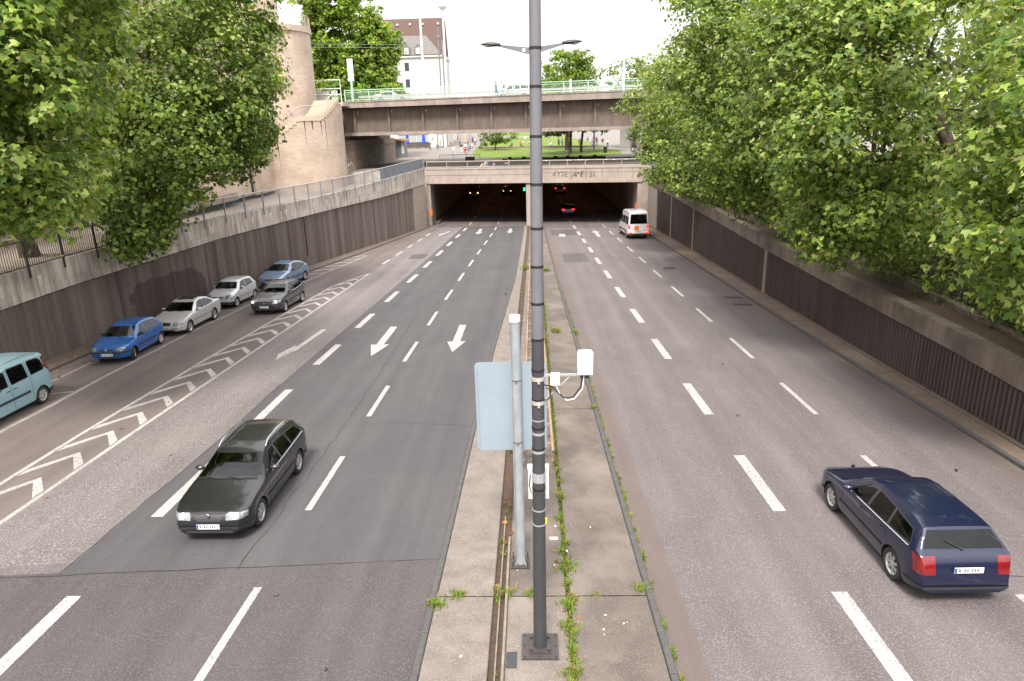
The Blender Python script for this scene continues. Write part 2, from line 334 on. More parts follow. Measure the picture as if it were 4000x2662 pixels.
for x, y in ((-3.6, 9.2), (6.4, 20.2), (10.9, 16.2), (-8.4, 30.2), (-10.7, 17.8), (7.4, 25.6), (-5.2, 11.2)):
    crack([(x, y), (x + random.uniform(.05, .12), y + random.uniform(.05, .2))], 0.07, 0.02)

# painted markings: each a part of the road
def mark(name, pts, m=PAINT, dz=0.008):                 # flat polygon in plan
    return MB().poly([(x, y, zr(y) + dz) for x, y in pts]).build(name, m, ro, fix=True)
def dashes(curve, wd, y_first, n, length=3.05, period=6.1, m=PAINT):
    for k in range(n):
        y0 = y_first + period * k; y1 = y0 + length
        mark('lane_dash', [(ip(curve, y0) - wd / 2, y0), (ip(curve, y0) + wd / 2, y0), (ip(curve, y1) + wd / 2, y1), (ip(curve, y1) - wd / 2, y1)], m)
for c, wd, n, y0 in ((XL1, 0.30, 12, 8.2), (XL2, 0.16, 12, 8.45), (XR1, 0.30, 12, 8.2), (XR2, 0.16, 12, 8.1)): dashes(c, wd, y0, n)
for c, wd in ((XL1, 0.24), (XL2, 0.15), (XR1, 0.24), (XR2, 0.15)): dashes(c, wd, 81.4, 8, m=PAINT_OLD)
DL = [(y, x) for y, x in HAT_R]
for k in range(5): y0 = 53.0 + 4.6 * k; mark('lane_dash', [(ip(DL, y0) - .1, y0), (ip(DL, y0) + .1, y0), (ip(DL, y0 + 2.3) + .1, y0 + 2.3), (ip(DL, y0 + 2.3) - .1, y0 + 2.3)])
def line(name, c, wd, y0, y1, m=PAINT, wob=0.0):
    n = max(2, int((y1 - y0) / 1.0)); rows = []
    for i in range(n + 1):
        y = y0 + (y1 - y0) * i / n; o = random.uniform(-wob, wob); a = wd / 2 * (1 + random.uniform(-wob, wob) * 3)
        rows.append([(ip(c, y) + o - a, y, zr(y) + .008), (ip(c, y) + o + a, y, zr(y) + .008)])
    return sheet(rows).build(name, m, ro, fix=True)
line('hatching_border', HAT_R, 0.14, 11.9, 48.7); line('hatching_border', HAT_L, 0.14, 11.9, 48.6)
line('parking_line', PARK, 0.16, 12, 57.5, mat('faded_parking_paint', (0.33, 0.30, 0.27), (0.25, 0.225, 0.20), scale=3, rough=0.85, col3=(0.15, 0.13, 0.12), scale3=5, fac3=0.5), 0.03)
for k in range(23):                                       # chevrons of the traffic island
    y0 = 11.9 + 1.62 * k - 0.2; xl = ip(HAT_L, y0) + 0.12; xr_ = ip(HAT_R, y0) - 0.11; xm = xl + (xr_ - xl) * 0.56; t = 0.43; d = 1.35 * (xr_ - xl) / 1.5
    if xr_ - xl < 0.45: continue
    mark('chevron_stripe', [(xl, y0), (xm, y0 + d), (xr_, y0 + 0.28 * d), (xr_, y0 + 0.28 * d + t), (xm, y0 + d + t * .75), (xl, y0 + t)])
for (xa, ya), (xb, yb) in (((-20.0, 22.8), (-17.4, 23.6)), ((-19.1, 24.8), (-19.1, 27.4)), ((-19.0, 37.0), (-17.0, 37.3))):
    dx, dy = xb - xa, yb - ya; l_ = math.hypot(dx, dy); nx, ny = -dy / l_ * .06, dx / l_ * .06
    mark('parking_tick', [(xa + nx, ya + ny), (xb + nx, yb + ny), (xb - nx, yb - ny), (xa - nx, ya - ny)], PAINT_OLD)
for k in range(6):                                        # hatching of the no-parking end of the lay-by
    y0 = 48.6 + 1.7 * k; xa = ip(KERB_L, y0) + .15; xb = ip(PARK, y0 + .9) - .12
    if xb - xa > 0.2: mark('hatching_stripe', [(xa, y0), (xb, y0 + .8), (xb, y0 + 1.1), (xa, y0 + .3)], PAINT_OLD)
def arrow(x, y0, y1, near=True, bend=False, m=PAINT):
    L = y1 - y0; wd = 0.17; hw = 0.42; hl = 0.36 * L; y = (lambda t: y0 + t) if near else (lambda t: y1 - t)
    if not bend:
        P = [(x, y(0)), (x + hw, y(hl)), (x + wd, y(hl)), (x + wd, y(L)), (x - wd, y(L)), (x - wd, y(hl)), (x - hw, y(hl))]
        # two convex pieces would meet in one plane: use one polygon
        mark('direction_arrow', P, m)
    else:
        P = [(x - .42, y(0)), (x - .12, y(1.2)), (x - .02, y(1.4)), (x + .02, y(1.75)), (x + .28, y(L)), (x + .02, y(L)), (x - .18, y(2.2)), (x - .25, y(1.95)), (x - .32, y(2.35)), (x - .62, y(.85))]
        mark('direction_arrow', P, m)
arrow(-10.6, 27.3, 32.4, True, True); arrow(-7.0, 27.6, 32.7); arrow(-3.55, 28.0, 32.8)
arrow(-9.3, 71.4, 75.6, True, True); arrow(-5.75, 71.8, 77.0); arrow(-2.4, 72.3, 76.6)
arrow(6.6, 67.6, 73.2, False); mark('direction_arrow', [(2.7, 68.2), (3.35, 68.2), (3.3, 70.4), (2.75, 70.4)])

# ------------------------------------------------------------------ median: kerb stones, slabs, joints
TOP = 0.14
med = strip(lambda y: ip(MED_L, y) + .02, lambda y: ip(MED_R, y) - .02, -30, 78.6, 0.03, 2.0).build('median', DIRT, fix=False); tag(med, kind='structure')
def kerb_run(curve, side, y0, y1, m, parent, wd=0.13, top=TOP, step=1.0, inner=True):
    """kerb stones of one metre: shared mesh, one object each"""
    me = MB().box(-wd / 2, wd / 2, -step / 2 + .006, step / 2 - .006, -0.25, 0).mesh('kerb_stone', m)
    bm = bmesh.new(); bm.from_mesh(me); bmesh.ops.bevel(bm, geom=[e for e in bm.edges if all(v.co.z > -0.01 for v in e.verts)], offset=0.018, segments=1, affect='EDGES'); bm.to_mesh(me); bm.free()
    n = int((y1 - y0) / step)
    for i in range(n):
        y = y0 + (i + .5) * step; xa, xb = ip(curve, y - step / 2), ip(curve, y + step / 2)
        o = link('kerb_stone', me, parent)
        o.location = ((xa + xb) / 2 + side * wd / 2, y, zr(y) + top + random.uniform(-.006, .006))
        o.rotation_euler = (math.atan(-SL if y < 80 else 0), 0, -math.atan((xb - xa) / step) + random.uniform(-.004, .004))
kerb_run(MED_L, 1, 5, 78, KERB, med); kerb_run(MED_R, -1, 5, 76, KERB, med)
JO = [-9.0, 0.9, 11.0, 20.75, 30.4, 40.1, 49.8, 59.5, 69.2, 78.3]
def slab(xl, xr, ya, yb, m, gap=.012, dz=TOP - .01, c=0.0):
    n = max(2, int((yb - ya) / 1.5)); rows = []; b = MB()
    for i in range(n + 1):
        y = ya + gap + (yb - ya - 2 * gap) * i / n; x0, x1 = xl(y), xr(y)
        if c and (i == 0 or i == n): x0 += c; x1 -= c
        z = zr(y) + dz; rows.append([(x0, y, z - .12), (x0, y, z - .015), (x0 + .015, y, z), (x1 - .015, y, z), (x1, y, z - .015), (x1, y, z - .12)])
    return sheet(rows).build('slab', m, med, fix=True)
for ya, yb in zip(JO, JO[1:]):
    slab(lambda y: ip(MED_L, y) + .14, lambda y: -0.86 + .3 * max(0, min(1, (y - 30) / 40)), ya, yb, CONC)
    slab(lambda y: -0.58 + .3 * max(0, min(1, (y - 30) / 40)), lambda y: 0.52, ya, yb, CONC_D if int(ya) % 2 else CONC)
    slab(lambda y: 0.60, lambda y: ip(MED_R, y) - .14, ya, yb, CONC_D)
# two pipes lying in the dirt gap
PIPE = mat('dull_metal_pipe', (0.30, 0.26, 0.22), (0.22, 0.18, 0.15), scale=5, rough=0.55, metallic=0.2)
tag(MB().tube([(-0.61, y, zr(y) + .17) for y in range(-10, 14)] , 0.028, 8).build('conduit_pipe', PIPE, None, 40), 'thicker pale metal conduit pipe lying in the dirt gap of the median', 'pipe')
tag(MB().tube([(-0.74, y, zr(y) + .10) for y in range(-10, 15)], 0.016, 8).build('conduit_pipe', PIPE, None, 40), 'thinner metal conduit pipe sunk in the dirt gap of the median', 'pipe')
tag(MB().box(-0.56, -0.38, 9.12, 9.48, zr(9.3) + TOP - .02, zr(9.3) + TOP + .008).build('access_cover', STEEL_D), 'small square metal access cover beside the lamp post base', 'cover')

# ------------------------------------------------------------------ pavements beside the walls
pl = strip(F(KERB_L), F(KERB_L), 0, 1, 0); 
sw = strip(lambda y: ip(WALL_L, y) - .05, lambda y: ip(KERB_L, y) - .12, -30, 80.5, 0.115, 2.0).build('pavement', mat('pavement_leaf_stained', (0.13, 0.105, 0.088), (0.09, 0.07, 0.058), scale=3, rough=0.95, bump=0.4, bscale=30, col3=(0.16, 0.11, 0.07), scale3=2.0, fac3=0.5), fix=False); tag(sw, kind='structure')
kerb_run([(y, x) for y, x in KERB_L], -1, 5, 80, KERB_BR, sw, 0.14, 0.12)
SWR = mat('pavement_brown', (0.185, 0.138, 0.108), (0.145, 0.108, 0.086), scale=2.2, rough=0.95, bump=0.35, bscale=30, col3=(0.11, 0.085, 0.068), scale3=0.8, fac3=0.5)
sr = strip(lambda y: ip(KERB_R, y) + .12, lambda y: ip(WALL_R, y) + .05, -30, 78, 0.115, 2.0).build('pavement', SWR, fix=False); tag(sr, kind='structure')
kerb_run(KERB_R, 1, 5, 77, KERB, sr, 0.14, 0.12)
for y in range(8, 76, 4):                                  # open joints across the pavement
    if y % 8 == 0: MB().box(ip(KERB_R, y) + .16, ip(WALL_R, y) - .02, y - .012, y + .012, zr(y) + .11, zr(y) + .119).build('joint', GAP, sr)

# ------------------------------------------------------------------ retaining walls
def pt(c, y, off=0.0):
    x = ip(c, y); d = (ip(c, y + .5) - ip(c, y - .5)); l_ = math.hypot(d, 1); return Vector((x + off / l_, y - off * d / l_, 0))
def wall_len(c, y0, y1, step):
    """points along the wall with equal spacing"""
    P = [y0]; y = y0
    while True:
        d = ip(c, y + .5) - ip(c, y - .5); y += step / math.hypot(d, 1)
        if y > y1: break
        P.append(y)
    return P
def ribbed(c, side, y0, y1, topc, pitch, depth, zbase, name, m, parent):
    """one ribbed panel as continuous corrugated relief; side = +1 if the road lies at +x"""
    ys = wall_len(c, y0, y1, pitch); rows_b, rows_t = [], []
    for y in ys:
        for f, o in ((0.0, 0.0), (0.18, depth), (0.58, depth), (0.76, 0.0)):
            yy = min(y + pitch * f, y1); p = pt(c, yy, side * o)
            rows_b.append((p.x, p.y, zr(yy) + zbase)); rows_t.append((p.x, p.y, ip(topc, yy) - .02))
    return sheet([rows_b, rows_t]).build(name, m, parent, fix=False)
def band(c, side, y0, y1, off0, off1, zb, zt, name, m, parent, step=1.5, bev=0.02):
    """box-section band following the wall: off0 (back) .. off1 (face), zb/zt functions of y"""
    n = max(1, int((y1 - y0) / step)); rows = []
    for i in range(n + 1):
        y = y0 + (y1 - y0) * i / n; a = pt(c, y, side * off0); f = pt(c, y, side * off1); f2 = pt(c, y, side * (off1 - bev)); b_, t_ = zb(y), zt(y)
        rows.append([(a.x, a.y, b_), (f.x, f.y, b_), (f.x, f.y, t_ - bev), (f2.x, f2.y, t_), (a.x, a.y, t_), (a.x, a.y, b_)])
    q = sheet(rows); k = len(rows[0]); q.f.append(tuple(range(k - 1))); q.f.append(tuple(reversed(range((len(rows) - 1) * k, (len(rows) - 1) * k + k - 1))))
    return q.build(name, m, parent, fix=True)
wl = thing('retaining_wall', 'long curved retaining wall of brown ribbed concrete along the parking bay', 'wall', (0, 0, 0))
PL = [-6, 0, 6, 11.5, 16, 20.2, 24.4, 28.6, 32.8, 37, 41.2, 45.4, 49.6, 53.8, 58, 62.2, 66.4, 70.6, 76.2]
for a, b_ in zip(PL, PL[1:]): ribbed(WALL_L, 1, a + .01, b_ - .03, RIBTOP_L, 0.14, 0.036, -0.05, 'ribbed_panel', RIB, wl)
band(WALL_L, 1, -6, 80.4, -.30, -.03, lambda y: zr(y) - .2, lambda y: ip(RIBTOP_L, y) + .02, 'backing', GAP, wl)
band(WALL_L, 1, 76.3, 80.3, -.1, .06, lambda y: zr(y) - .1, lambda y: ip(RIBTOP_L, y) - .05, 'end_panel', mat('pale_concrete_panel', (0.36, 0.31, 0.265), (0.29, 0.25, 0.215), scale=2, rough=0.9, bump=0.2, bscale=30), wl)
PJ = [-6, 1, 8, 15.0, 22.0, 25.6, 31.5, 37.5, 43.5, 49.5, 55.5, 61.5, 67.5, 73.5, 80.4]
for a, b_ in zip(PJ, PJ[1:]):
    band(WALL_L, 1, a + .008, b_ - .008, -.35, .10, lambda y: ip(RIBTOP_L, y) + .035, lambda y: ip(RIBTOP_L, y) + .40, 'parapet_band', WALLC, wl)
    band(WALL_L, 1, a + .008, b_ - .008, -.35, .085, lambda y: ip(RIBTOP_L, y) + .41, lambda y: ip(PARTOP_L, y), 'parapet_panel', WALLC, wl)
# a big brown cover-up stain with its own outline on the ribbed wall
def stain(m):
    n = m.node_tree.nodes; l = m.node_tree.links; b = n['Principled BSDF']; src = b.inputs['Base Color'].links[0].from_socket
    g = n.new('ShaderNodeNewGeometry'); s = n.new('ShaderNodeSeparateXYZ'); nz = n.new('ShaderNodeTexNoise'); nz.inputs['Scale'].default_value = .9; nz.inputs['Detail'].default_value = 3
    l.new(g.outputs['Position'], s.inputs[0]); l.new(g.outputs['Position'], nz.inputs['Vector'])
    def mth(op, a, b_=None):
        q = n.new('ShaderNodeMath'); q.operation = op
        for i, v in enumerate((a, b_)):
            if v is None: continue
            if isinstance(v, (int, float)): q.inputs[i].default_value = v
            else: l.new(v, q.inputs[i])
        return q.outputs[0]
    dy = mth('DIVIDE', mth('ABSOLUTE', mth('SUBTRACT', s.outputs[1], 36.6)), 3.0); dz = mth('DIVIDE', mth('ABSOLUTE', mth('SUBTRACT', s.outputs[2], -.1)), 1.35)
    d = mth('ADD', mth('POWER', dy, 4), mth('POWER', dz, 4)); d2 = mth('ADD', d, mth('MULTIPLY', mth('SUBTRACT', nz.outputs[0], .5), 2.2))
    r = n.new('ShaderNodeMapRange'); r.inputs[1].default_value = 1.05; r.inputs[2].default_value = .9; r.inputs[4].default_value = .6; l.new(d2, r.inputs[0])
    mx_ = n.new('ShaderNodeMix'); mx_.data_type = 'RGBA'; l.new(r.outputs[0], mx_.inputs[0]); l.new(src, mx_.inputs[6]); mx_.inputs[7].default_value = (.045, .028, .024, 1); l.new(mx_.outputs[2], b.inputs['Base Color'])
stain(RIB)
# lime streaks washed down the parapet below the railing posts, each with its own outline
LIME = mat('lime_streak', (0.66, 0.61, 0.56), (0.50, 0.45, 0.41), scale=5, rough=.95)
y = 6.0
while y < 79:
    z1 = ip(PARTOP_L, y) - .40; z0 = z1 - random.uniform(.35, .62); z0 = max(z0, ip(RIBTOP_L, y) + .44); wd = random.uniform(.07, .16); rows = []
    for i in range(5):
        t = i / 4; q = wd * (1 - .55 * t) * random.uniform(.8, 1.2); a = pt(WALL_L, y - q, .0875); c = pt(WALL_L, y + q, .0875); z = z1 + (z0 - z1) * t; rows.append([(a.x, a.y, z), (c.x, c.y, z)])
    sheet(rows).build('lime_streak', LIME, wl); y += 2.12 if y > 36 else 2.2
band(WALL_L, 1, 51.9, 52.08, -.05, .05, lambda y: zr(y) + .9, lambda y: ip(RIBTOP_L, y) - .05, 'joint_cover', GAP, wl, .1)
wr_ = thing('retaining_wall', 'dark brown ribbed retaining wall with mossy coping on the tree side', 'wall', (0, 0, 0))
PR = [-6, 2, 10, 17, 38.2, 55.8, 64.3, 71.4]
ribme = None
for a, b_ in zip(PR, PR[1:]):
    if a == 17:                                            # nearest full panel: every rib is a piece
        band(WALL_R, -1, a, b_, -.1, .0, lambda y: zr(y) - .05, lambda y: ip(RIBTOP_R, y) - .03, 'panel_backing', GAP, wr_)
        for y in wall_len(WALL_R, a + .05, b_ - .15, 0.2):
            zb, zt = zr(y) + .13, ip(RIBTOP_R, y) - .02; p = pt(WALL_R, y); q = pt(WALL_R, y, -0.06)
            o = MB().hexa([(p.x, y - .055, zb), (q.x, y - .04, zb), (q.x, y + .04, zb), (p.x, y + .055, zb), (p.x, y - .055, zt), (q.x, y - .04, zt), (q.x, y + .04, zt), (p.x, y + .055, zt)]).build('rib', RIB_R, wr_)
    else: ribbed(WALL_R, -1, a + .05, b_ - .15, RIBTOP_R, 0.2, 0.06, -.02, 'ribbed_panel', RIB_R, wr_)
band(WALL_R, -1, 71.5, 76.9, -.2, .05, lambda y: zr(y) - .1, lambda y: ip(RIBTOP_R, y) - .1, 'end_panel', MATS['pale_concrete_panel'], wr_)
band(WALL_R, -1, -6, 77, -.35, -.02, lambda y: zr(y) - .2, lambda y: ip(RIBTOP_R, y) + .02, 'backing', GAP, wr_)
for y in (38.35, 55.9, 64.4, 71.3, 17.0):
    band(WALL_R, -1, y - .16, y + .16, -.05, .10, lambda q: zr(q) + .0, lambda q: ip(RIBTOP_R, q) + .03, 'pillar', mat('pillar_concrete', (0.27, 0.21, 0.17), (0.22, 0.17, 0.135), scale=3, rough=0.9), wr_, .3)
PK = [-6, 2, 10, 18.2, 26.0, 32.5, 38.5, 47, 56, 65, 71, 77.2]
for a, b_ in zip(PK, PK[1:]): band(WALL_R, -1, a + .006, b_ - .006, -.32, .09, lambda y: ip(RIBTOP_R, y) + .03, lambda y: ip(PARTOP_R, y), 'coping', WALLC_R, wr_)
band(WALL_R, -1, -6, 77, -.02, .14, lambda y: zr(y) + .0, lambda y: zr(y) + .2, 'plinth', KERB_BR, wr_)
# planter strip and low second wall behind the right-hand coping
pln = []
for y in range(-6, 78, 3): x = ip(WALL_R, y); z = ip(PARTOP_R, y) - .22; pln.append([(x + .3, y, z), (x + 1.0, y, z + .05), (x + 1.75, y, z)])
tag(sheet(pln).build('planter_soil', mat('leaf_litter', (0.055, 0.038, 0.028), (0.10, 0.066, 0.042), scale=9, rough=1, bump=1.0, bscale=40), fix=False), kind='structure')
W2 = [(y, x + 1.6) for y, x in WALL_R]; W2T = [(-30, 0.9), (18, 1.62), (20.5, 1.78), (25, 2.1), (30, 2.28), (38, 2.5), (56, 3.0), (78, 4.1)]
w2 = thing('planter_wall', 'low mossy concrete wall behind the planting strip under the trees', 'wall')
for a, b_ in zip(PK, PK[1:]): band(W2, -1, a, b_ - .02, -.3, .0, lambda y: ip(PARTOP_R, y) - .5, lambda y: ip(W2T, y) + .02, 'wall_segment', WALLC_R, w2)

# ------------------------------------------------------------------ terraces and plaza ground
def terr(y): return ip(PARTOP_L, y) - ip([(40, .06), (50, 1.2), (78, 1.6)], y)
rows = []
for y in list(range(-30, 80, 3)) + [80.4, 83.0]:
    x = ip(WALL_L, min(y, 80.4)) - .34; z = terr(y); rows.append([(x, y, z), (x - 3, y, z - .02), (x - 12, y, z), (x - 60, y, z), (-900, y, z)])
tag(sheet(rows).build('terrace_ground', mat('terrace_paving', (0.30, 0.25, 0.21), (0.22, 0.185, 0.155), scale=0.9, rough=0.95, bump=0.3, bscale=22, col3=(0.11, 0.088, 0.062), scale3=0.22, fac3=0.7), fix=False), kind='structure')
rows = []
for y in list(range(-30, 77, 3)) + [77.3]:
    x = ip(W2, y) + .3; z = ip(W2T, y) - .15; rows.append([(x, y, z), (x + 3, y, z), (x + 10, y, z), (x + 60, y, z), (900, y, z)])
tag(sheet(rows).build('terrace_ground', SOIL, fix=False), kind='structure')
rows = []
for y in [77, 80, 84, 90, 100, 108, 125, 150, 200, 260, 400, 900, 2500]:
    yy = lambda x: y + (4.95 * (1 - (x + 12.35) / 24.6) if y < 79 else 0)
    rows.append([(x, max(yy(max(-12.35, min(12.25, x))), 77.1) if y < 84 else y, zp(min(y, 260))) for x in (-1500, -200, -60, -12.35, -6, 0, 6, 12.25, 60, 200, 1500)])
rows[1] = [(p[0], max(p[1], r0[1] + .5), p[2]) for p, r0 in zip(rows[1], rows[0])]
rows[2] = [(p[0], max(p[1], r0[1] + .5), p[2]) for p, r0 in zip(rows[2], rows[1])]
tag(sheet(rows).build('plaza_ground', PAVE, fix=False), kind='structure')
tag(MB().box(-80, -12.36, 81.9, 82.6, 1.5, 4.19).build('plaza_edge', WALLC), kind='structure')
# lawns on the plaza
def ground_poly(name, pts, m, dz): 
    return tag(MB().poly([(x, y, zp(y) + dz) for x, y in pts]).build(name, m, fix=True), kind='structure')
ground_poly('lawn', [(-9.6, 119), (-7.2, 111), (-3.5, 107.9), (4.0, 107.9), (10.0, 107.9), (13.8, 113), (15.4, 122), (13.5, 132), (-6, 136), (-10.3, 133)][0:10], LAWN, 0.01) if False else None
def lawn(pts, nm):
    b = MB(); cx = sum(p[0] for p in pts) / len(pts); cy = sum(p[1] for p in pts) / len(pts)
    b.v = [(cx, cy, zp(cy) + .02)] + [(x, y, zp(y) + .012) for x, y in pts]
    for i in range(len(pts)): b.f.append((0, 1 + i, 1 + (i + 1) % len(pts)))
    return tag(b.build(nm, LAWN, fix=True), kind='structure')
UP = mat('underpass_shade_tone', (0.040, 0.036, 0.035), (0.055, 0.05, 0.048), scale=1.5, rough=.9)  # shade under the bridge, painted as a dark sheet on the ground
tag(MB().poly([(-11, 84.5, 4.206), (14.5, 80.5, 4.206), (19, 105.5, 4.206), (-2, 105.5, 4.206), (-9, 96, 4.206)]).build('underpass_shade', UP), kind='structure')
lawn([(-10.4, 126), (-9.4, 116), (-6.8, 110.5), (-2.5, 108.3), (6.0, 108.3), (11.0, 109.5), (14.6, 114), (15.3, 122), (13.0, 131), (2, 137), (-10.6, 138)], 'lawn')
lawn([(-11.0, 140.2), (2, 139.2), (14.5, 134), (12.5, 160), (9.0, 185), (-10.5, 190)], 'lawn')
lawn([(-10, 200), (8, 196), (10, 250), (-12, 250)], 'lawn')
tag(MB().hexa([(-10.8, 138.6, zp(138.6)), (2, 137.6, zp(137.6)), (2, 138.2, zp(138.2)), (-10.8, 139.2, zp(139.2)), (-10.8, 138.6, zp(138.6) + .3), (2, 137.6, zp(137.6) + .3), (2, 138.2, zp(138.2) + .3), (-10.8, 139.2, zp(139.2) + .3)]).build('lawn_edging', mat('edging_stone', (0.22, 0.17, 0.14), rough=0.9)), 'long low stone edging between the two lawns, left part', 'edging')
tag(MB().hexa([(2.05, 137.6, zp(137.6)), (13.6, 132.3, zp(132.3)), (13.7, 132.9, zp(132.9)), (2.05, 138.2, zp(138.2)), (2.05, 137.6, zp(137.6) + .3), (13.6, 132.3, zp(132.3) + .3), (13.7, 132.9, zp(132.9) + .3), (2.05, 138.2, zp(138.2) + .3)]).build('lawn_edging', MATS['edging_stone']), 'long low stone edging between the two lawns behind the dark trunks', 'edging')
# ------------------------------------------------------------------ tunnel portal
po = thing('tunnel_portal', 'wide two-bay concrete tunnel portal with spray-painted lintel', 'tunnel', (0, 79, 0))
def P_(x, dy, z): return (x, port_y(x) + dy - 79, z)      # local to the empty
def slab_x(x0, x1, d0, d1, z0, z1, name, m, parent=po, z0b=None, z1b=None):
    z0b = z0 if z0b is None else z0b; z1b = z1 if z1b is None else z1b
    return MB().hexa([P_(x0, d0, z0), P_(x1, d0, z0b), P_(x1, d1, z0b), P_(x0, d1, z0), P_(x0, d0, z1), P_(x1, d0, z1b), P_(x1, d1, z1b), P_(x0, d1, z1)]).build(name, m, parent)
ZF = zr(80)
slab_x(-12.35, -0.05, -.25, .35, 2.72, 4.2, 'lintel', PORTC, z1b=4.2)
lr = slab_x(0.0, 12.1, -.25, .35, 2.70, 4.15, 'lintel', PORTC)
slab_x(-12.35, -0.06, -.34, -.252, 2.62, 2.94, 'drip_edge', PORTC); slab_x(0.01, 12.1, -.34, -.252, 2.60, 2.9, 'drip_edge', PORTC)
slab_x(-12.35, -0.06, -.30, .45, 4.203, 4.36, 'coping', PORTC); slab_x(0.01, 12.1, -.30, .45, 4.153, 4.31, 'coping', PORTC)
slab_x(-12.3, -0.1, -.27, -.253, 3.55, 3.58, 'groove', mat('groove', (0.19, 0.145, 0.115), rough=1))
for x in (0.9, 2.6, 4.4, 6.1, 7.8, 9.5, 11.1): slab_x(x, x + .045, -.262, -.253, 2.95, 4.13, 'groove', MATS['groove'])
slab_x(0.15, 11.9, -.262, -.2535, 3.72, 3.75, 'groove', MATS['groove'])
slab_x(-14.5, -11.9, -.2, 3, ZF - .2, 2.7, 'jamb', PORTC); slab_x(11.65, 14.5, -.2, 3, ZF - .2, 2.68, 'jamb', PORTC)
slab_x(-14.6, -12.36, -.22, .5, 2.702, 4.19, 'wing', PORTC); slab_x(12.11, 14.6, -.22, .5, 2.682, 4.19, 'wing', PORTC)
slab_x(-0.55, 0.35, .2, 145, ZF - .1, 2.62, 'centre_wall', mat('tunnel_wall', (0.30, 0.22, 0.175), (0.20, 0.15, 0.12), scale=1, rough=0.9, stretch=(1, 1, .2)))
slab_x(-0.62, 0.42, -.15, .19, ZF - .1, 2.69, 'centre_pier', PORTC)
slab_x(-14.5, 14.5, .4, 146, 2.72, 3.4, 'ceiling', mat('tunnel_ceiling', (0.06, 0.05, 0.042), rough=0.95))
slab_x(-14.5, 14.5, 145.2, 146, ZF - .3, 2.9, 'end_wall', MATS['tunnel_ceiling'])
# tunnel side walls with vertical flutes
for sx, x0 in ((1, -12.0), (-1, 11.75)):
    for i in range(14):
        ya = (82.4 if sx > 0 else 77.6) + i * 10; b = MB()
        for k in range(10):
            b.box(min(x0, x0 + sx * -.3), max(x0, x0 + sx * (-.3)), ya + k - 79, ya + k + .98 - 79, ZF - .05, 2.71)
        b.build('tunnel_wall_panel', MATS['tunnel_wall'], po)
    MB().box(min(x0, x0 + sx * .75), max(x0, x0 + sx * .75), 83 - 79, 225 - 79, ZF, ZF + .15).build('walkway_kerb', KERB_BR, po)
# orange strip lamps along the tunnel ceiling
LAMP = mat('sodium_lamp', (0.9, 0.5, 0.2), emit=(1.0, 0.42, 0.12), estr=1.8)
for x in (-6.0, 6.2):
    for i in range(7): 
        y = 100 + i * 14
        tag(MB().cbox((x, y, 2.66), .5, 1.6, .1).build('tunnel_lamp', LAMP), 'orange strip lamp on the ceiling of the %s tunnel bay, %s from the mouth' % ('left' if x < 0 else 'right', ('first', 'second', 'third', 'fourth', 'fifth', 'sixth', 'last')[i]), 'lamp', 'lamps on the tunnel ceiling')
# graffiti on the lintel, small bird-dirt patches
BSP = mat('black_spray', (0.04, 0.037, 0.037), (.12, .10, .09), scale=6, rough=0.8)
for i, ch in enumerate('AYSE AMEISE'):
    if ch == ' ': continue
    gm = text_mesh(ch, .82 * random.uniform(.9, 1.1), 0.001, 0.25)
    for v in gm.vertices: v.co.x += math.sin(v.co.y * 9 + i) * .03; v.co.y += math.sin(v.co.x * 6 + i) * .04
    go = link('graffiti_letter', gm, po, BSP); x = 2.55 + i * .44 + random.uniform(-.03, .03)
    go.location = P_(x, -.256, 3.48 + random.uniform(-.05, .05)); go.rotation_euler = (R(90), R(random.uniform(-6, 6)), math.atan(-4.9 / 23.75))
# door leaf recess at the left end, emergency boxes, signal
tag(MB().box(-12.02, -11.7, 80.9, 81.25, -0.9, -0.35).build('emergency_box', mat('orange_plastic', (0.75, 0.17, 0.03), rough=0.5)), 'orange emergency box on the left tunnel jamb', 'box')
tag(MB().box(11.45, 11.62, 76.95, 77.2, -0.2, 0.3).build('emergency_box', MATS['orange_plastic']), 'orange emergency box on the right tunnel jamb behind the white van', 'box')
sg = thing('signal_light', 'lit green lane signal hanging in the tunnel by the centre wall', 'signal', (-1.0, 97, 0.5))
MB().cbox((0, .1, 0), .62, .12, .8).build('housing', BLACK, sg); MB().cbox((0, .02, 0), .26, .03, .44).build('lens', mat('green_lens', (0, .5, .2), emit=(0.05, 1.0, 0.42), estr=.6), sg)

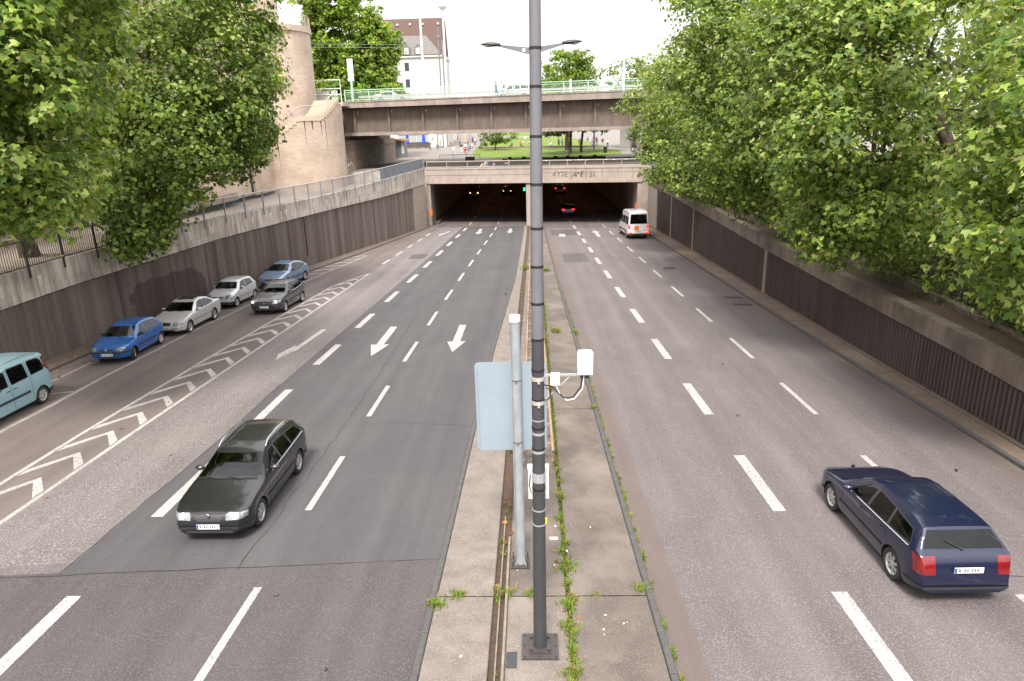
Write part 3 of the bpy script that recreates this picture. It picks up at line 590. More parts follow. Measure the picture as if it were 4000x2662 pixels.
# ------------------------------------------------------------------ railings
def railing(name, label, pts, h, post_step, m, bars=True, bar_step=0.13, rail_r=0.03, low=0.12, mt=None, post=0.05, foot=None, infill=None, second=None):
    """pts: 3D points of the rail foot; posts, rails and bars follow them"""
    t = thing(name, label, 'railing', (0, 0, 0)); pts = [Vector(p) for p in pts]; mt = mt or m
    seg = [0.0]
    for a, c in zip(pts, pts[1:]): seg.append(seg[-1] + (c - a).length)
    def at(s):
        for i in range(len(pts) - 1):
            if s <= seg[i + 1] or i == len(pts) - 2:
                f = (s - seg[i]) / max(1e-6, seg[i + 1] - seg[i]); return pts[i].lerp(pts[i + 1], f)
    L = seg[-1]; up = Vector((0, 0, 1)); n = max(1, round(L / post_step))
    path = [at(L * i / (n * 4)) for i in range(n * 4 + 1)]
    MB().tube([p + up * h for p in path], rail_r, 6).build('top_rail', mt, t, 40)
    MB().tube([p + up * low for p in path], rail_r * .8, 6).build('bottom_rail', m, t, 40)
    if second: MB().tube([p + up * second for p in path], rail_r * .7, 6).build('middle_rail', m, t, 40)
    for i in range(n + 1):
        p = at(L * i / n); MB().box(p.x - post / 2, p.x + post / 2, p.y - post / 2, p.y + post / 2, p.z - (foot or 0), p.z + h).build('post', m, t)
    if bars:
        b = MB(); k = int(L / bar_step); hh = (second or h)
        for i in range(k):
            p = at(L * (i + .5) / k); b.box(p.x - .009, p.x + .009, p.y - .009, p.y + .009, p.z + low, p.z + hh)
        o = b.build('baluster_row', m, t, fix=False); o['kind'] = 'stuff'
    if infill:
        a_, b_, im = infill; path2 = [at(a_ + (b_ - a_) * i / 12) for i in range(13)]
        rows = [[(p.x, p.y, p.z + low + .02) for p in path2], [(p.x, p.y, p.z + h - .05) for p in path2], [(p.x + .02, p.y - .02, p.z + h - .05) for p in path2], [(p.x + .02, p.y - .02, p.z + low + .02) for p in path2]]
        sheet(rows).build('infill_panel', im, t)
    return t
def lp(y, off=0.12): p = pt(WALL_L, y, off); return (p.x, p.y, ip(PARTOP_L, y) - .02)
railing('terrace_railing', 'dark steel railing on the parapet behind the light blue van and blue hatchback', [lp(y) for y in range(4, 38, 2)], 1.15, 2.2, STEEL_D, True, .13, .032, .10, None, .07, .38)
railing('terrace_railing', 'grey steel railing along the curved parapet in front of the tower', [lp(y) for y in [36.2 + 2 * i for i in range(21)]] + [lp(78.4), lp(80.2)], 1.15, 2.1, STEEL, True, .13, .036, .10, mat('rail_cap', (0.42, 0.38, 0.35), rough=0.5), .075, .38, (31.5, 44.0, mat('grey_sheet', (0.17, 0.195, 0.225), (0.14, 0.16, 0.185), scale=1.5, rough=0.5)))
def pp(x, dy=.0, z=4.36): return (x, port_y(x) + dy, z)
railing('portal_railing', 'low brown railing above the left tunnel mouth', [pp(-12.2), pp(-6), pp(-.1)], 0.72, 2.5, STEEL_L, True, .12, .06, .10, STEEL_L, .07)
railing('portal_railing', 'sticker-covered low brown railing above the right tunnel mouth', [pp(0.1, 0, 4.31), pp(6, 0, 4.31), pp(11.9, 0, 4.31)], 0.72, 2.1, STEEL_L, True, .12, .06, .10, STEEL_L, .07)
stk = bpy.data.objects['portal_railing.001']
for i, x in enumerate([0.6, .95, 1.3, 1.7, 4.0, 4.35, 4.7, 5.0, 5.3, 5.65, 6.2, 6.7, 7.4, 8.3, 9.1, 10.4]):
    c = random.choice([(0.6, .1, .15), (.75, .75, .75), (.2, .35, .7), (.7, .7, .72), (.75, .4, .45)])
    MB().cbox((x, port_y(x) - .066, 4.31 + .72), random.uniform(.15, .3), .006, .07).build('sticker', mat('sticker%d' % (i % 5), c, rough=.6), stk)

# ------------------------------------------------------------------ road bridge over the portal
br = thing('road_bridge', 'concrete girder road bridge with stiffened side beam crossing above the tunnel', 'bridge', (0, 86, 0))
def bz(x, zl, zrr): return zl + (zrr - zl) * (x + 23) / 36.5
X0, X1 = -22.6, 40.0
def bslab(x0, x1, y0, y1, zl0, zr0, zl1, zr1, name, m):
    a, b_, c, d = bz(x0, zl0, zr0), bz(x1, zl0, zr0), bz(x0, zl1, zr1), bz(x1, zl1, zr1)
    return MB().hexa([(x0, y0, a), (x1, y0, b_), (x1, y1, b_), (x0, y1, a), (x0, y0, c), (x1, y0, d), (x1, y1, d), (x0, y1, c)]).build(name, m, br)
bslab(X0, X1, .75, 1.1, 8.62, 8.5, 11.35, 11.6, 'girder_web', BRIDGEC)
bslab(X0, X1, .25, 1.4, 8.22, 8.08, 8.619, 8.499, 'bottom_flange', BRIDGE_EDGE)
bslab(X0, X1, -.45, 21, 11.42, 11.66, 12.02, 12.42, 'deck_edge', BRIDGE_EDGE)
bslab(X0, X1, -.52, .3, 12.023, 12.423, 12.16, 12.56, 'deck_kerb', BRIDGE_EDGE)
bslab(X0, X1, .45, 1.1, 11.352, 11.602, 11.419, 11.659, 'bearing_strip', GAP)
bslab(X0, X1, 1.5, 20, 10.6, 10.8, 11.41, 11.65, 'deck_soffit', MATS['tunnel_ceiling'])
bslab(X0, X1, 19.6, 20.4, 8.22, 8.08, 11.35, 11.6, 'rear_girder', BRIDGEC)
for i in range(20):
    x = -21.4 + 4.15 * i
    if x > 14: break
    bslab(x, x + .26, .42, .749, 8.63, 8.51, 11.33, 11.58, 'stiffener', BRIDGEC)
    MB().cbox((x + .5, .7, bz(x, 10.9, 11.1)), .16, .08, .26).build('drain_spout', mat('drain_metal', (0.35, 0.32, 0.3), rough=.6), br)
railing('bridge_railing', 'pale green railing along the near edge of the road bridge', [(x, 85.7, bz(x, 12.16, 12.56)) for x in range(-22, 34, 4)], 1.22, 2.9, GREENRAIL, True, .13, .045, .12, GREENRAIL, .12, .1, None, 1.0)
railing('bridge_railing', 'pale railing along the far edge of the road bridge behind the people', [(x, 104.0, bz(x, 12.1, 12.5)) for x in range(-22, 34, 4)], 1.1, 3.5, mat('pale_paint', (0.6, 0.64, 0.6), rough=.5), True, .3, .05, .2, None, .1)
# crash barrier on the bridge kerb
cb = thing('crash_barrier', 'galvanised crash barrier along the bridge roadway', 'barrier', (0, 88.2, 0))
MB().hexa([(-21, 0, bz(-21, 12.6, 13)), (33, 0, bz(33, 12.6, 13)), (33, .08, bz(33, 12.6, 13)), (-21, .08, bz(-21, 12.6, 13)), (-21, 0, bz(-21, 12.85, 13.25)), (33, 0, bz(33, 12.85, 13.25)), (33, .08, bz(33, 12.85, 13.25)), (-21, .08, bz(-21, 12.85, 13.25))]).build('beam', mat('galvanised', (0.45, 0.45, 0.45), rough=.45, metallic=.6), cb)
for x in range(-20, 33, 4): MB().box(x - .05, x + .05, .09, .2, bz(x, 12.0, 12.4), bz(x, 12.8, 13.2)).build('post', MATS['galvanised'], cb)
# abutment of stone blocks under the left end of the bridge
ab = thing('bridge_abutment', 'stone block abutment with graffiti under the left end of the bridge', 'abutment', (-24, 88, 4.2))
STONE = [mat('abutment_stone%d' % i, c, tuple(q * .72 for q in c), scale=2.5, rough=.95, bump=.4, bscale=18) for i, c in enumerate(((0.30, 0.235, 0.19), (0.26, 0.205, 0.165), (0.34, 0.27, 0.22)))]
MB().box(-6, 2.0, -.45, 26.8, -0.5, 3.55).build('core', BRIDGEC, ab); MB().box(-6, 1.3, .8, 26.8, 3.552, 6.4).build('bearing_shelf', BRIDGEC, ab)
for r in range(6):
    z0 = -.1 + r * .6
    if r == 4: 
        MB().box(-3.4, 2.16, -.62, 26.9, z0 + .42, z0 + .58).build('string_course', STONE[0], ab)
    x = -3.4 - (r % 2) * .5
    while x < 2.03:
        x1 = min(x + 1.0, 2.08); MB().box(max(x, -3.4), x1 - .015, -.52 - random.uniform(0, .015), -.44, z0 + .01, z0 + .59 - (.18 if r == 4 else 0)).build('stone_block', random.choice(STONE), ab); x += 1.0
    y = -.5 - (r % 2) * .6
    while y < 26:
        y1 = min(y + 1.25, 26.8); MB().box(1.99, 2.06 + random.uniform(0, .015), max(y, -.5), y1 - .02, z0 + .01, z0 + .59 - (.18 if r == 4 else 0)).build('stone_block', random.choice(STONE), ab); y += 1.25
def scribble(x0, x1, z0, z1, y, m, n, parent, wd=.06, seed=1):
    rr = random.Random(seed); b = MB(); pts = []
    for i in range(n): pts.append((x0 + (x1 - x0) * (i / (n - 1)) + rr.uniform(-.1, .1), y, rr.uniform(z0, z1)))
    b.tube(pts, wd / 2, 4)
    for i, v in enumerate(b.v): b.v[i] = (v[0], y + (v[1] - y) * .1, v[2])
    return b.build('graffiti', m, parent)
scribble(-1.2, .6, 1.35, 1.9, -.545, mat('red_spray', (0.62, 0.03, 0.05), rough=.7), 17, ab, .13, 4)
scribble(-1.1, 1.8, .4, 1.0, -.545, mat('white_spray', (0.72, 0.70, 0.68), rough=.7), 30, ab, .06, 9)

# ------------------------------------------------------------------ tower with the curved outer stair
tw = thing('stone_tower', 'round beige stone stair tower with outer curved stairs beside the bridge', 'tower', (-28, 79, 3.4))
def stair_z(phi):      # top of the lower drum's wall, local z, by angle from the camera side (deg)
    return ip([(-60, 0.6), (-12, 2.4), (11, 4.55), (38, 6.9), (59, 6.9), (84, 8.6), (130, 8.7)], phi)
RO, RI = 7.0, 4.55
def cyl(r, phi, z): a = R(phi); return (r * math.sin(a), -r * math.cos(a), z)
b = MB(); rows = []
for i in range(-60, 131, 2):
    zt = stair_z(i); rows.append([cyl(RO, i, -1.4), cyl(RO, i, zt - .34), cyl(RO - .35, i, zt - .34), cyl(RO - .35, i, zt - .6)])
sheet(rows).build('drum_wall', TOWERC, tw, 30)
ph = -58.0; k = 0
while ph < 88:                                            # each step is a piece
    flat = 38 < ph < 58; dphi = 3.4
    zt = stair_z(ph + dphi) + .02; b = MB(); A = []
    for z in (zt - .46, zt): A += [cyl(RI - .1, ph, z), cyl(RO + .06, ph, z), cyl(RO + .06, ph + dphi, z), cyl(RI - .1, ph + dphi, z)]
    b.hexa(A).build('step', mat('step_stone', (0.52, 0.42, 0.33), rough=.9), tw); ph += dphi
MB().lathe([(RI, -1.2), (RI, 15.6), (RI + .16, 15.65), (RI + .16, 16.2), (RI - .1, 16.2), (.1, 16.2)], 64, 'z', (-.6, 1.4, 0)).build('drum', TOWERC, tw, 30)
MB().lathe([(2.7, 16), (2.7, 26), (.1, 26)], 48, 'z', (-2.2, 2.2, 0)).build('upper_drum', TOWERC, tw, 30)
MB().cbox((2.2, -2.75, 8.05), .25, .25, .25).build('wall_lamp', STEEL_D, tw)
# damp streaks on the drum: strips with their own outline, just proud of the stone
STREAK = mat('dark_streak', (0.075, 0.055, 0.035), (0.14, 0.10, 0.055), scale=3, rough=1)
for ph, z0, z1, wd in ((8, .3, 3.4, 1.9), (17, 1.5, 5.1, .8), (41, 4.2, 6.6, 1.0), (48, 5.6, 6.8, 2.5), (57, 5.0, 6.8, 1.4), (62, .8, 6.6, .55)):
    rows = []
    for i in range(9):
        t = i / 8; wv = wd * (.45 + .55 * t) * random.uniform(.8, 1.1); rows.append([cyl(RO + .006, ph - wv / 2 + .3 * math.sin(t * 5), z0 + (z1 - z0) * t), cyl(RO + .006, ph + wv / 2, z0 + (z1 - z0) * t)])
    sheet(rows).build('damp_streak', STREAK, tw)
def rail_tower(name, label, f, p0, p1, r, h, m, step=5):
    pts = [Vector((-28, 79, 3.4)) + Vector(cyl(r, p, f(p))) for p in np.arange(p0, p1 + .1, step)]
    railing(name, label, pts, h, 2.2, m, True, .16, .04, .12, m, .05)
rail_tower('stair_railing', 'curved pale steel handrail climbing the outer stairs of the tower', lambda p: stair_z(p) + .02, -20, 86, RO - .12, 1.05, mat('pale_steel', (0.52, 0.44, 0.38), rough=.5, metallic=.2))
pts = [Vector((-28.6, 80.4, 3.4)) + Vector(cyl(RI + .05, p, 16.2)) for p in range(-60, 111, 10)]
railing('tower_railing', 'pale railing around the roof terrace of the tower', pts, 1.15, 2.4, MATS['pale_steel'], True, .2, .04, .1, None, .05)
# gate frame and cabinet at the bridge end
gf = thing('stair_gate', 'white tubular gate frame and cabinet where the stairs meet the bridge', 'gate', (-22.6, 84, 12.0))
MB().tube([(-2.6, 0, 0), (-2.6, 0, 2.5), (.6, 0, 2.5), (.6, 0, 0)], .06, 6).build('frame', mat('white_tube', (.7, .68, .66), rough=.4), gf, 40)
MB().tube([(-2.6, 0, 1.55), (.6, 0, 1.55)], .05, 6).build('crossbar', MATS['white_tube'], gf, 40); MB().tube([(-2.6, 0, .9), (.6, 0, .9)], .05, 6).build('crossbar', MATS['white_tube'], gf, 40)
MB().cbox((-1.7, .25, .5), 1.7, .4, 1.6).build('cabinet', mat('grey_cabinet', (.45, .42, .39), rough=.6), gf)
MB().cbox((-.25, .3, .55), .7, .3, 1.7).build('green_panel', GREENRAIL, gf)
MB().box(-3, 1.0, -1.2, 3.5, -.4, -.05).build('landing', TOWERC, gf)

# ------------------------------------------------------------------ museum-like building behind the left trees
mb_ = thing('stone_building', 'beige stone building with glazed door behind the left trees', 'building', (-27.2, 50, 3.3))
MB().box(-12, 0, -45, 17.2, -.3, 16).build('wall', TOWERC, mb_)
MB().box(-12, -.2, -45, 17.1, 16.02, 16.5).build('roof', BRIDGEC, mb_)
MB().box(0.001, .14, -45, 17.2, 3.9, 4.3).build('string_course', BRIDGE_EDGE, mb_)
MB().box(-.3, .55, -45, 12.5, -.3, .35).build('base_step', BRIDGE_EDGE, mb_)
MB().box(-6, .5, 17.25, 23, -.3, 9).build('link_wing', TOWERC, mb_)
DG = mat('dark_glass', (0.025, 0.026, 0.03), rough=.08, spec=.8)
dr = MB().box(-1.9, .3, 17.16, 17.245, 0.0, 3.2).build('glass_door', DG, mb_); ALU = mat('aluminium_frame', (.35, .36, .38), rough=.4, metallic=.5)
for x in (-1.9, -1.15, .22): MB().box(x, x + .09, 17.08, 17.158, 0, 3.2).build('frame', ALU, dr)
MB().box(-1.9, .31, 17.07, 17.157, 1.55, 1.68).build('frame', ALU, dr)
GLOW = mat('door_lamp', (1, .6, .2), emit=(1, .62, .2), estr=1.4)
for x in (-1.55, -.75): MB().box(x, x + .42, 17.12, 17.155, 2.55, 2.72).build('lamp', GLOW, dr)
for x in (-1.1, -.5):
    MB().cbox((x, 17.14, .75), .42, .02, .95).build('poster', mat('poster_white', (.6, .62, .64), (.12, .35, .34), scale=4, rough=.5), dr)
for i in range(6):
    y = -38 + i * 8.0; wdw = MB().box(-.05, .03, y, y + 2.2, 5.2, 8.0).build('window', DG, mb_); MB().box(.031, .07, y + 1.05, y + 1.15, 5.2, 8.0).build('glazing_bar', ALU, wdw)
# round clock-like sign with a red ring
rs = thing('round_sign', 'round glazed sign with dark red ring on the stone building, half hidden by leaves', 'sign', (-26.95, 36.6, 5.3))
MB().lathe([(.05, 0), (1.35, 0), (1.35, .1), (.05, .1)], 40, 'x').build('disc', mat('sign_glass', (.28, .33, .38), (.2, .26, .31), scale=3, rough=.15), rs, 30)
MB().lathe([(1.34, -.02), (1.55, -.02), (1.55, .18), (1.34, .18)], 40, 'x', (0, 0, 0), True).build('ring', mat('dark_red', (.16, .012, .02), rough=.4), rs, 30)
MB().lathe([(.9, .101), (.97, .101), (.97, .14), (.9, .14)], 40, 'x', (0, 0, 0), True).build('inner_ring', MATS['dark_red'], rs, 30)
for k in range(10):
    a = 2 * math.pi * k / 10; MB().tube([(.12, .95 * math.cos(a), .95 * math.sin(a)), (.12, 1.36 * math.cos(a), 1.36 * math.sin(a))], .03, 4).build('spoke', MATS['dark_red'], rs)
MB().cbox((.11, -.3, .45), .02, .5, .3).build('emblem', mat('teal_print', (.03, .35, .36), rough=.4), rs)
# ------------------------------------------------------------------ lamp posts in the median
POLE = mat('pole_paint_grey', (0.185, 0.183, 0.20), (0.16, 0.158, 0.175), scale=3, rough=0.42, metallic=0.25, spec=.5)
POLE_D = mat('pole_tone_dark', (0.040, 0.042, 0.047), (0.05, 0.052, 0.057), scale=3, rough=0.45)
WHITE = mat('white_plastic', (0.72, 0.72, 0.71), rough=0.4); GALV = mat('galvanised_pole', (0.40, 0.43, 0.45), (0.31, 0.335, 0.355), scale=6, rough=0.5, metallic=.35, stretch=(1, 1, .5))
LENS = mat('lamp_lens', (0.45, 0.38, 0.32), rough=.2)
def bolt(x, y, z, par, r=.02, h=.035): MB().lathe([(.001, h), (r, h), (r, 0)], 6, 'z', (x, y, z)).build('bolt', STEEL_D, par)
zb = zr(9.6) + TOP
lpst = thing('street_lamp', 'tall grey lamp post with black tape bands on a bolted plate in the foreground median', 'lamp post', (0.01, 9.6, zb), 'lamp posts in the median')
PLM = mat('base_plate_steel', (0.055, 0.048, 0.045), (0.042, 0.038, 0.036), scale=8, rough=.55)
pl = MB().box(-.31, .31, -.30, .30, 0.001, .03).build('base_plate', PLM, lpst)
fl = MB().box(-.19, .19, -.19, .19, .031, .055).build('flange', PLM, lpst)
for x in (-.26, 0, .26):
    for y in (-.25, 0, .25):
        if x or y: bolt(x, y, .03, pl, .016, .02)
for x in (-.15, .15):
    for y in (-.15, .15): bolt(x, y, .055, fl, .024, .045)
LEAN = 0.0075
def pr(z): return .112 - (.112 - .074) * min(1, z / 10.1)
def pole_tube(z0, z1, grow=0.0, n=28): return MB().tube([(LEAN * z, 0, z) for z in np.linspace(z0, z1, 8)], [pr(z) + grow for z in np.linspace(z0, z1, 8)], n)
POLE_M = mat('pole_tone_mid', (0.055, 0.056, 0.063), (0.068, 0.069, 0.076), scale=3, rough=0.42, metallic=0.2)  # pole in three tones, darker towards the foot
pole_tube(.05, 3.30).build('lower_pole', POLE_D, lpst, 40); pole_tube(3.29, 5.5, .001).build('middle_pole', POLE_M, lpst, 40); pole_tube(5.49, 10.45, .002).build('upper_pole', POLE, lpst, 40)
for z in (9.45, 8.98, 8.35, 7.72, 7.12, 6.58, 6.04, 5.50, 5.02, 4.55, 4.09, 3.74, 3.05): pole_tube(z - .018, z + .018, .006).build('tape_band', BLACK, lpst, 40)
TAPE = mat('torn_sticker', (0.36, 0.36, 0.37), (0.22, 0.22, 0.23), scale=30, rough=.7)
for z, h in ((3.25, .16), (4.0, .04), (3.70, .05), (4.22, .02)): pole_tube(z - h / 2, z + h / 2, .004).build('torn_tape', TAPE, lpst, 40)
for z in (2.68, 2.42): pole_tube(z - .01, z + .01, .008).build('steel_strap', GALV, lpst, 40)
MB().cbox((LEAN * 2.5 + .112, -.04, 2.48), .03, .05, .09).build('buckle', mat('yellow_tag', (.65, .45, .02), rough=.5), lpst)
# detector bracket, junction box and aerial box on the post
ZC = 4.93
dt = thing('traffic_detector', 'white traffic detector box on a bracket arm strapped to the lamp post', 'detector', (0.01, 9.6, zb))
for z in (ZC - .04, ZC - .42): 
    MB().tube([(LEAN * z, 0, z - .03), (LEAN * z, 0, z + .03)], pr(z) + .012, 28).build('clamp', mat('clamp_steel', (.52, .49, .46), rough=.4, metallic=.4), dt, 40)
    MB().cbox((LEAN * z + .01, -pr(z) - .022, z - .03), .035, .03, .05).build('clamp_screw', MATS['clamp_steel'], dt)
MB().box(.14, .80, -.02, .02, ZC - .015, ZC + .015).build('arm', GALV, dt)
MB().tube([(.14, 0, ZC - .40), (.52, 0, ZC - .02)], .014, 6).build('brace', GALV, dt)
MB().box(.22, .36, -.09, -.021, ZC - .13, ZC + .045).build('junction_box', WHITE, dt)
bx = MB().hexa([(.625, -.10, ZC + .03), (.845, -.10, ZC + .03), (.845, .06, ZC + .05), (.625, .06, ZC + .05), (.62, -.10, ZC + .37), (.85, -.10, ZC + .37), (.83, .06, ZC + .37), (.64, .06, ZC + .37)]).build('detector_box', WHITE, dt)
MB().box(.67, .80, -.03, .03, ZC - .05, ZC + .029).build('mount', STEEL_D, dt)
CAB = mat('black_cable', (.015, .015, .015), rough=.5)
MB().tube([(.70, -.03, ZC), (.67, -.05, ZC - .18), (.56, -.06, ZC - .33), (.42, -.07, ZC - .34), (.32, -.07, ZC - .24), (.24, -.06, ZC - .16), (.12, -.03, ZC - .14)], .011, 6).build('cable', CAB, dt, 40)
MB().tube([(.72, -.03, ZC), (.70, -.05, ZC - .2), (.58, -.06, ZC - .36), (.46, -.07, ZC - .38), (.36, -.07, ZC - .28), (.30, -.06, ZC - .13)], .008, 6).build('cable', WHITE, dt, 40)
MB().tube([(.15 + .07 * math.sin(t), -.05, ZC - .28 + .10 * math.cos(t)) for t in np.linspace(0, 6.0, 16)], .009, 6).build('cable_loop', CAB, dt, 40)
# white cabinet strapped behind the lower part of the post
wc = thing('switch_cabinet', 'white flat cabinet strapped behind the lower lamp post', 'cabinet', (0.03, 9.86, zb + 2.98))
MB().box(-.165, .165, -.03, .09, -.26, .26).build('case', WHITE, wc); MB().box(-.17, .17, -.035, .10, .262, .30).build('lid', WHITE, wc)
MB().tube([(-.13, -.06, .2), (-.15, -.06, 0), (-.12, -.08, -.12), (-.07, -.1, -.05)], .008, 6).build('cable', CAB, wc, 40)
for z in (-.2, .2): MB().box(-.05, .05, -.16, -.031, z - .02, z + .02).build('bracket', GALV, wc)
# second lamp post further along, with its two lamp arms in view
z2 = zr(25.2) + TOP
l2 = thing('street_lamp', 'second lamp post with two outstretched lamp heads, hidden behind the foreground post', 'lamp post', (0.08, 25.2, z2), 'lamp posts in the median')
MB().box(-.3, .3, -.3, .3, 0.001, .03).build('base_plate', PLM, l2)
MB().tube([(0, 0, z) for z in np.linspace(.03, 11.75, 8)], [.112 - .045 * z / 11.7 for z in np.linspace(.03, 11.75, 8)], 20).build('pole', POLE, l2, 40)
for s in (-1, 1):
    za = 11.52
    a = MB().prism([(0, za - .16), (s * .14, za - .15), (s * 1.15, za + .12), (s * 1.15, za + .17), (s * .1, za + .05), (0, za + .05)], 'y', -.035, .035).build('arm', POLE, l2)
    if s < 0: MB().lathe([(.001, -.045), (.06, -.045), (.06, .045), (.001, .045)], 16, 'y', (-.26, 0, za - .03)).build('disc', WHITE, l2)
    rows = []
    for i in range(13):
        t = i / 12; x = s * (1.05 + .68 * t); wv = .16 * math.sin(math.pi * min(1, .12 + .95 * t)) ** .6 + .01; hu = .075 * math.sin(math.pi * min(.98, .12 + .88 * t)) ** .7 + .01
        rows.append([(x, wv * math.cos(q), za + .16 + .03 * t + (hu if math.sin(q) > 0 else hu * .7) * math.sin(q)) for q in np.linspace(0, 2 * math.pi, 15)])
    h = sheet(rows).build('lamp_head', STEEL_D, l2, 50)
    rows = []
    for i in range(9):
        t = i / 8; x = s * (1.3 + .36 * t); wv = .12 * math.sin(math.pi * (.1 + .8 * t)); dd = .06 * math.sin(math.pi * t)
        rows.append([(x, wv * math.cos(q), za + .135 + .03 * t - dd * math.sin(q)) for q in np.linspace(0, math.pi, 9)])
    sheet(rows).build('lens', LENS, h, 60)
# sign seen from behind on its galvanised post
zs = zr(12.07) + TOP
sp = thing('road_sign', 'rounded blue-grey back of a large road sign on a galvanised post', 'sign', (-0.35, 12.07, zs))
MB().box(-.2, .18, -.2, .2, 0.001, .025).build('base_plate', PLM, sp)
for x in (-.16, .14):
    for y in (-.16, .16): MB().lathe([(.001, .14), (.012, .14), (.012, .0)], 6, 'z', (x, y, .02)).build('bolt', STEEL_D, sp)
MB().tube([(0, 0, z) for z in np.linspace(.02, 5.18, 6)], .094, 24).build('pole', GALV, sp, 40)
MB().tube([(0, 0, 5.16), (0, 0, 5.27)], [.104, .102], 24).build('cap', WHITE, sp, 40)
MB().tube([(-.09, -.06, z) for z in (.03, 2.0, 4.7)], .008, 6).build('cable', GALV, sp)
for a in range(4): MB().prism([(.09, .02), (.16, .02), (.09, .14)], 'y', -.006, .006).build('gusset', GALV, sp).rotation_euler[2] = R(45 + 90 * a)
SB = mat('sign_back', (0.27, 0.325, 0.37), (0.25, 0.305, 0.35), scale=1.5, rough=.55, col3=(.29, .345, .39), scale3=2, fac3=.2)
x0, x1, z0, z1, rr = -.79, .57, 2.52, 4.34, .09; P = []
for cx, cz, a0 in ((x1 - rr, z1 - rr, 0), (x0 + rr, z1 - rr, 90), (x0 + rr, z0 + rr, 180), (x1 - rr, z0 + rr, 270)):
    for k in range(6): a = R(a0 + 18 * k); P.append((cx + rr * math.cos(a), cz + rr * math.sin(a)))
MB().prism(P, 'y', .10, .106).build('panel', SB, sp)
for x in (x0 + .02, x1 - .045): MB().box(x, x + .025, .08, .099, z0 + .12, z1 - .12).build('stiffener', SB, sp)
for z in (2.75, 4.02): MB().tube([(0, 0, z - .012), (0, 0, z + .012)], .099, 24).build('clip', mat('clip_steel', (.2, .18, .16), rough=.5, metallic=.5), sp, 40); MB().box(-.02, .02, -.125, -.098, z - .02, z + .02).build('clip_screw', MATS['clip_steel'], sp)
# low double guardrail further along the median
gr = thing('guardrail', 'low rusty double guardrail with ladder-like spacers in the median', 'guardrail', (0, 0, 0))
RUST = mat('rusty_rail', (0.24, 0.15, 0.10), (0.34, 0.25, 0.19), scale=2.5, rough=.7, metallic=.2, stretch=(1, .3, 1))
def gx(y): return .36 - .004 * (y - 24)
for s in (-1, 1):
    rows = []
    for y in np.arange(16.2, 48.1, 1.0):
        x = s * gx(y) + .05; z = zr(y) + TOP + .62
        rows.append([(x + s * o, y, z + d) for o, d in ((-.03, .0), (.03, 0.0), (.05, -.07), (.0, -.15), (.05, -.23), (.03, -.3), (-.03, -.3))])
    sheet(rows).build('rail', RUST, gr)
for y in np.arange(16.8, 48, 1.33):
    z = zr(y) + TOP; MB().box(-gx(y) + .09, gx(y) + .01, y - .035, y + .035, z + .5, z + .57).build('spacer', RUST, gr)
for y in np.arange(17.4, 48, 2.66):
    z = zr(y) + TOP; MB().box(.01, .09, y - .05, y + .05, z - .1, z + .49).build('post', RUST, gr)
# litter on the median
SCR = []
for i in range(14):
    x, y = random.choice([(-1.3, 8.9), (-.95, 9.9), (1.2, 9.7), (.3, 12.4), (.85, 13.3), (-.05, 11.6), (1.6, 10.6), (.2, 13.9)]); x += random.uniform(-.4, .4); y += random.uniform(-.6, .6)
    s = random.uniform(.012, .034); z = zr(y) + TOP - .003
    pts = [(x + s * math.cos(a) * random.uniform(.4, 1), y + s * math.sin(a) * random.uniform(.5, 1.3), z + random.uniform(.004, .012)) for a in np.linspace(0, 5.4, 6)]
    tag(MB().poly(pts).build('paper_scrap', WHITE), 'small crumpled white paper scrap on the concrete median slabs', 'litter', 'paper scraps on the median')
tag(MB().box(.26, .44, 12.95, 13.03, zr(13) + TOP - .004, zr(13) + TOP + .012).build('paper_strip', WHITE), 'white paper strip lying beside the weedy slab joint', 'litter')
# ------------------------------------------------------------------ cars
def paint(name, c, met=0.0, rough=.32): return mat('paint_' + name, c, rough=rough, metallic=met, coat=.8, spec=.5)
TYRE = mat('tyre', (0.018, 0.017, 0.017), (0.03, 0.028, 0.027), scale=20, rough=.85); RIMM = mat('alloy_rim', (0.55, 0.55, 0.56), rough=.32, metallic=.75); RIMP = mat('hubcap', (0.50, 0.485, 0.47), (.3, .28, .27), scale=9, rough=.45, metallic=.3)
TRIM = mat('dark_trim', (0.028, 0.028, 0.03), rough=.55); INTER = mat('car_interior', (0.035, 0.034, 0.036), rough=.8); SEAT = mat('seat_fabric', (0.12, 0.112, 0.108), rough=.9)
SEAM = mat('panel_gap', (0.02, 0.02, 0.022), rough=.8); PLATE = mat('number_plate', (0.72, 0.72, 0.70), rough=.45); PBLUE = mat('plate_blue', (0.02, 0.07, 0.45), rough=.45); INK = mat('plate_ink', (.02, .02, .02), rough=.5)
HL = mat('headlight_glass', (0.36, 0.37, 0.39), (.13, .135, .15), scale=11, rough=.06, metallic=.4, coat=1); HLON = mat('headlight_on', (1, 1, 1), emit=(1, .93, .8), estr=1.2); HLON2 = mat('headlight_on_bright', (1, .9, .7), emit=(1, .62, .25), estr=2.2)
TL = mat('tail_light', (0.20, 0.006, 0.008), (.12, .003, .005), scale=10, rough=.12, coat=1); TLON = mat('tail_light_on', (.8, .02, .02), emit=(1, .03, .03), estr=.7)
CHROME = mat('chrome', (.7, .7, .72), rough=.15, metallic=1.0)
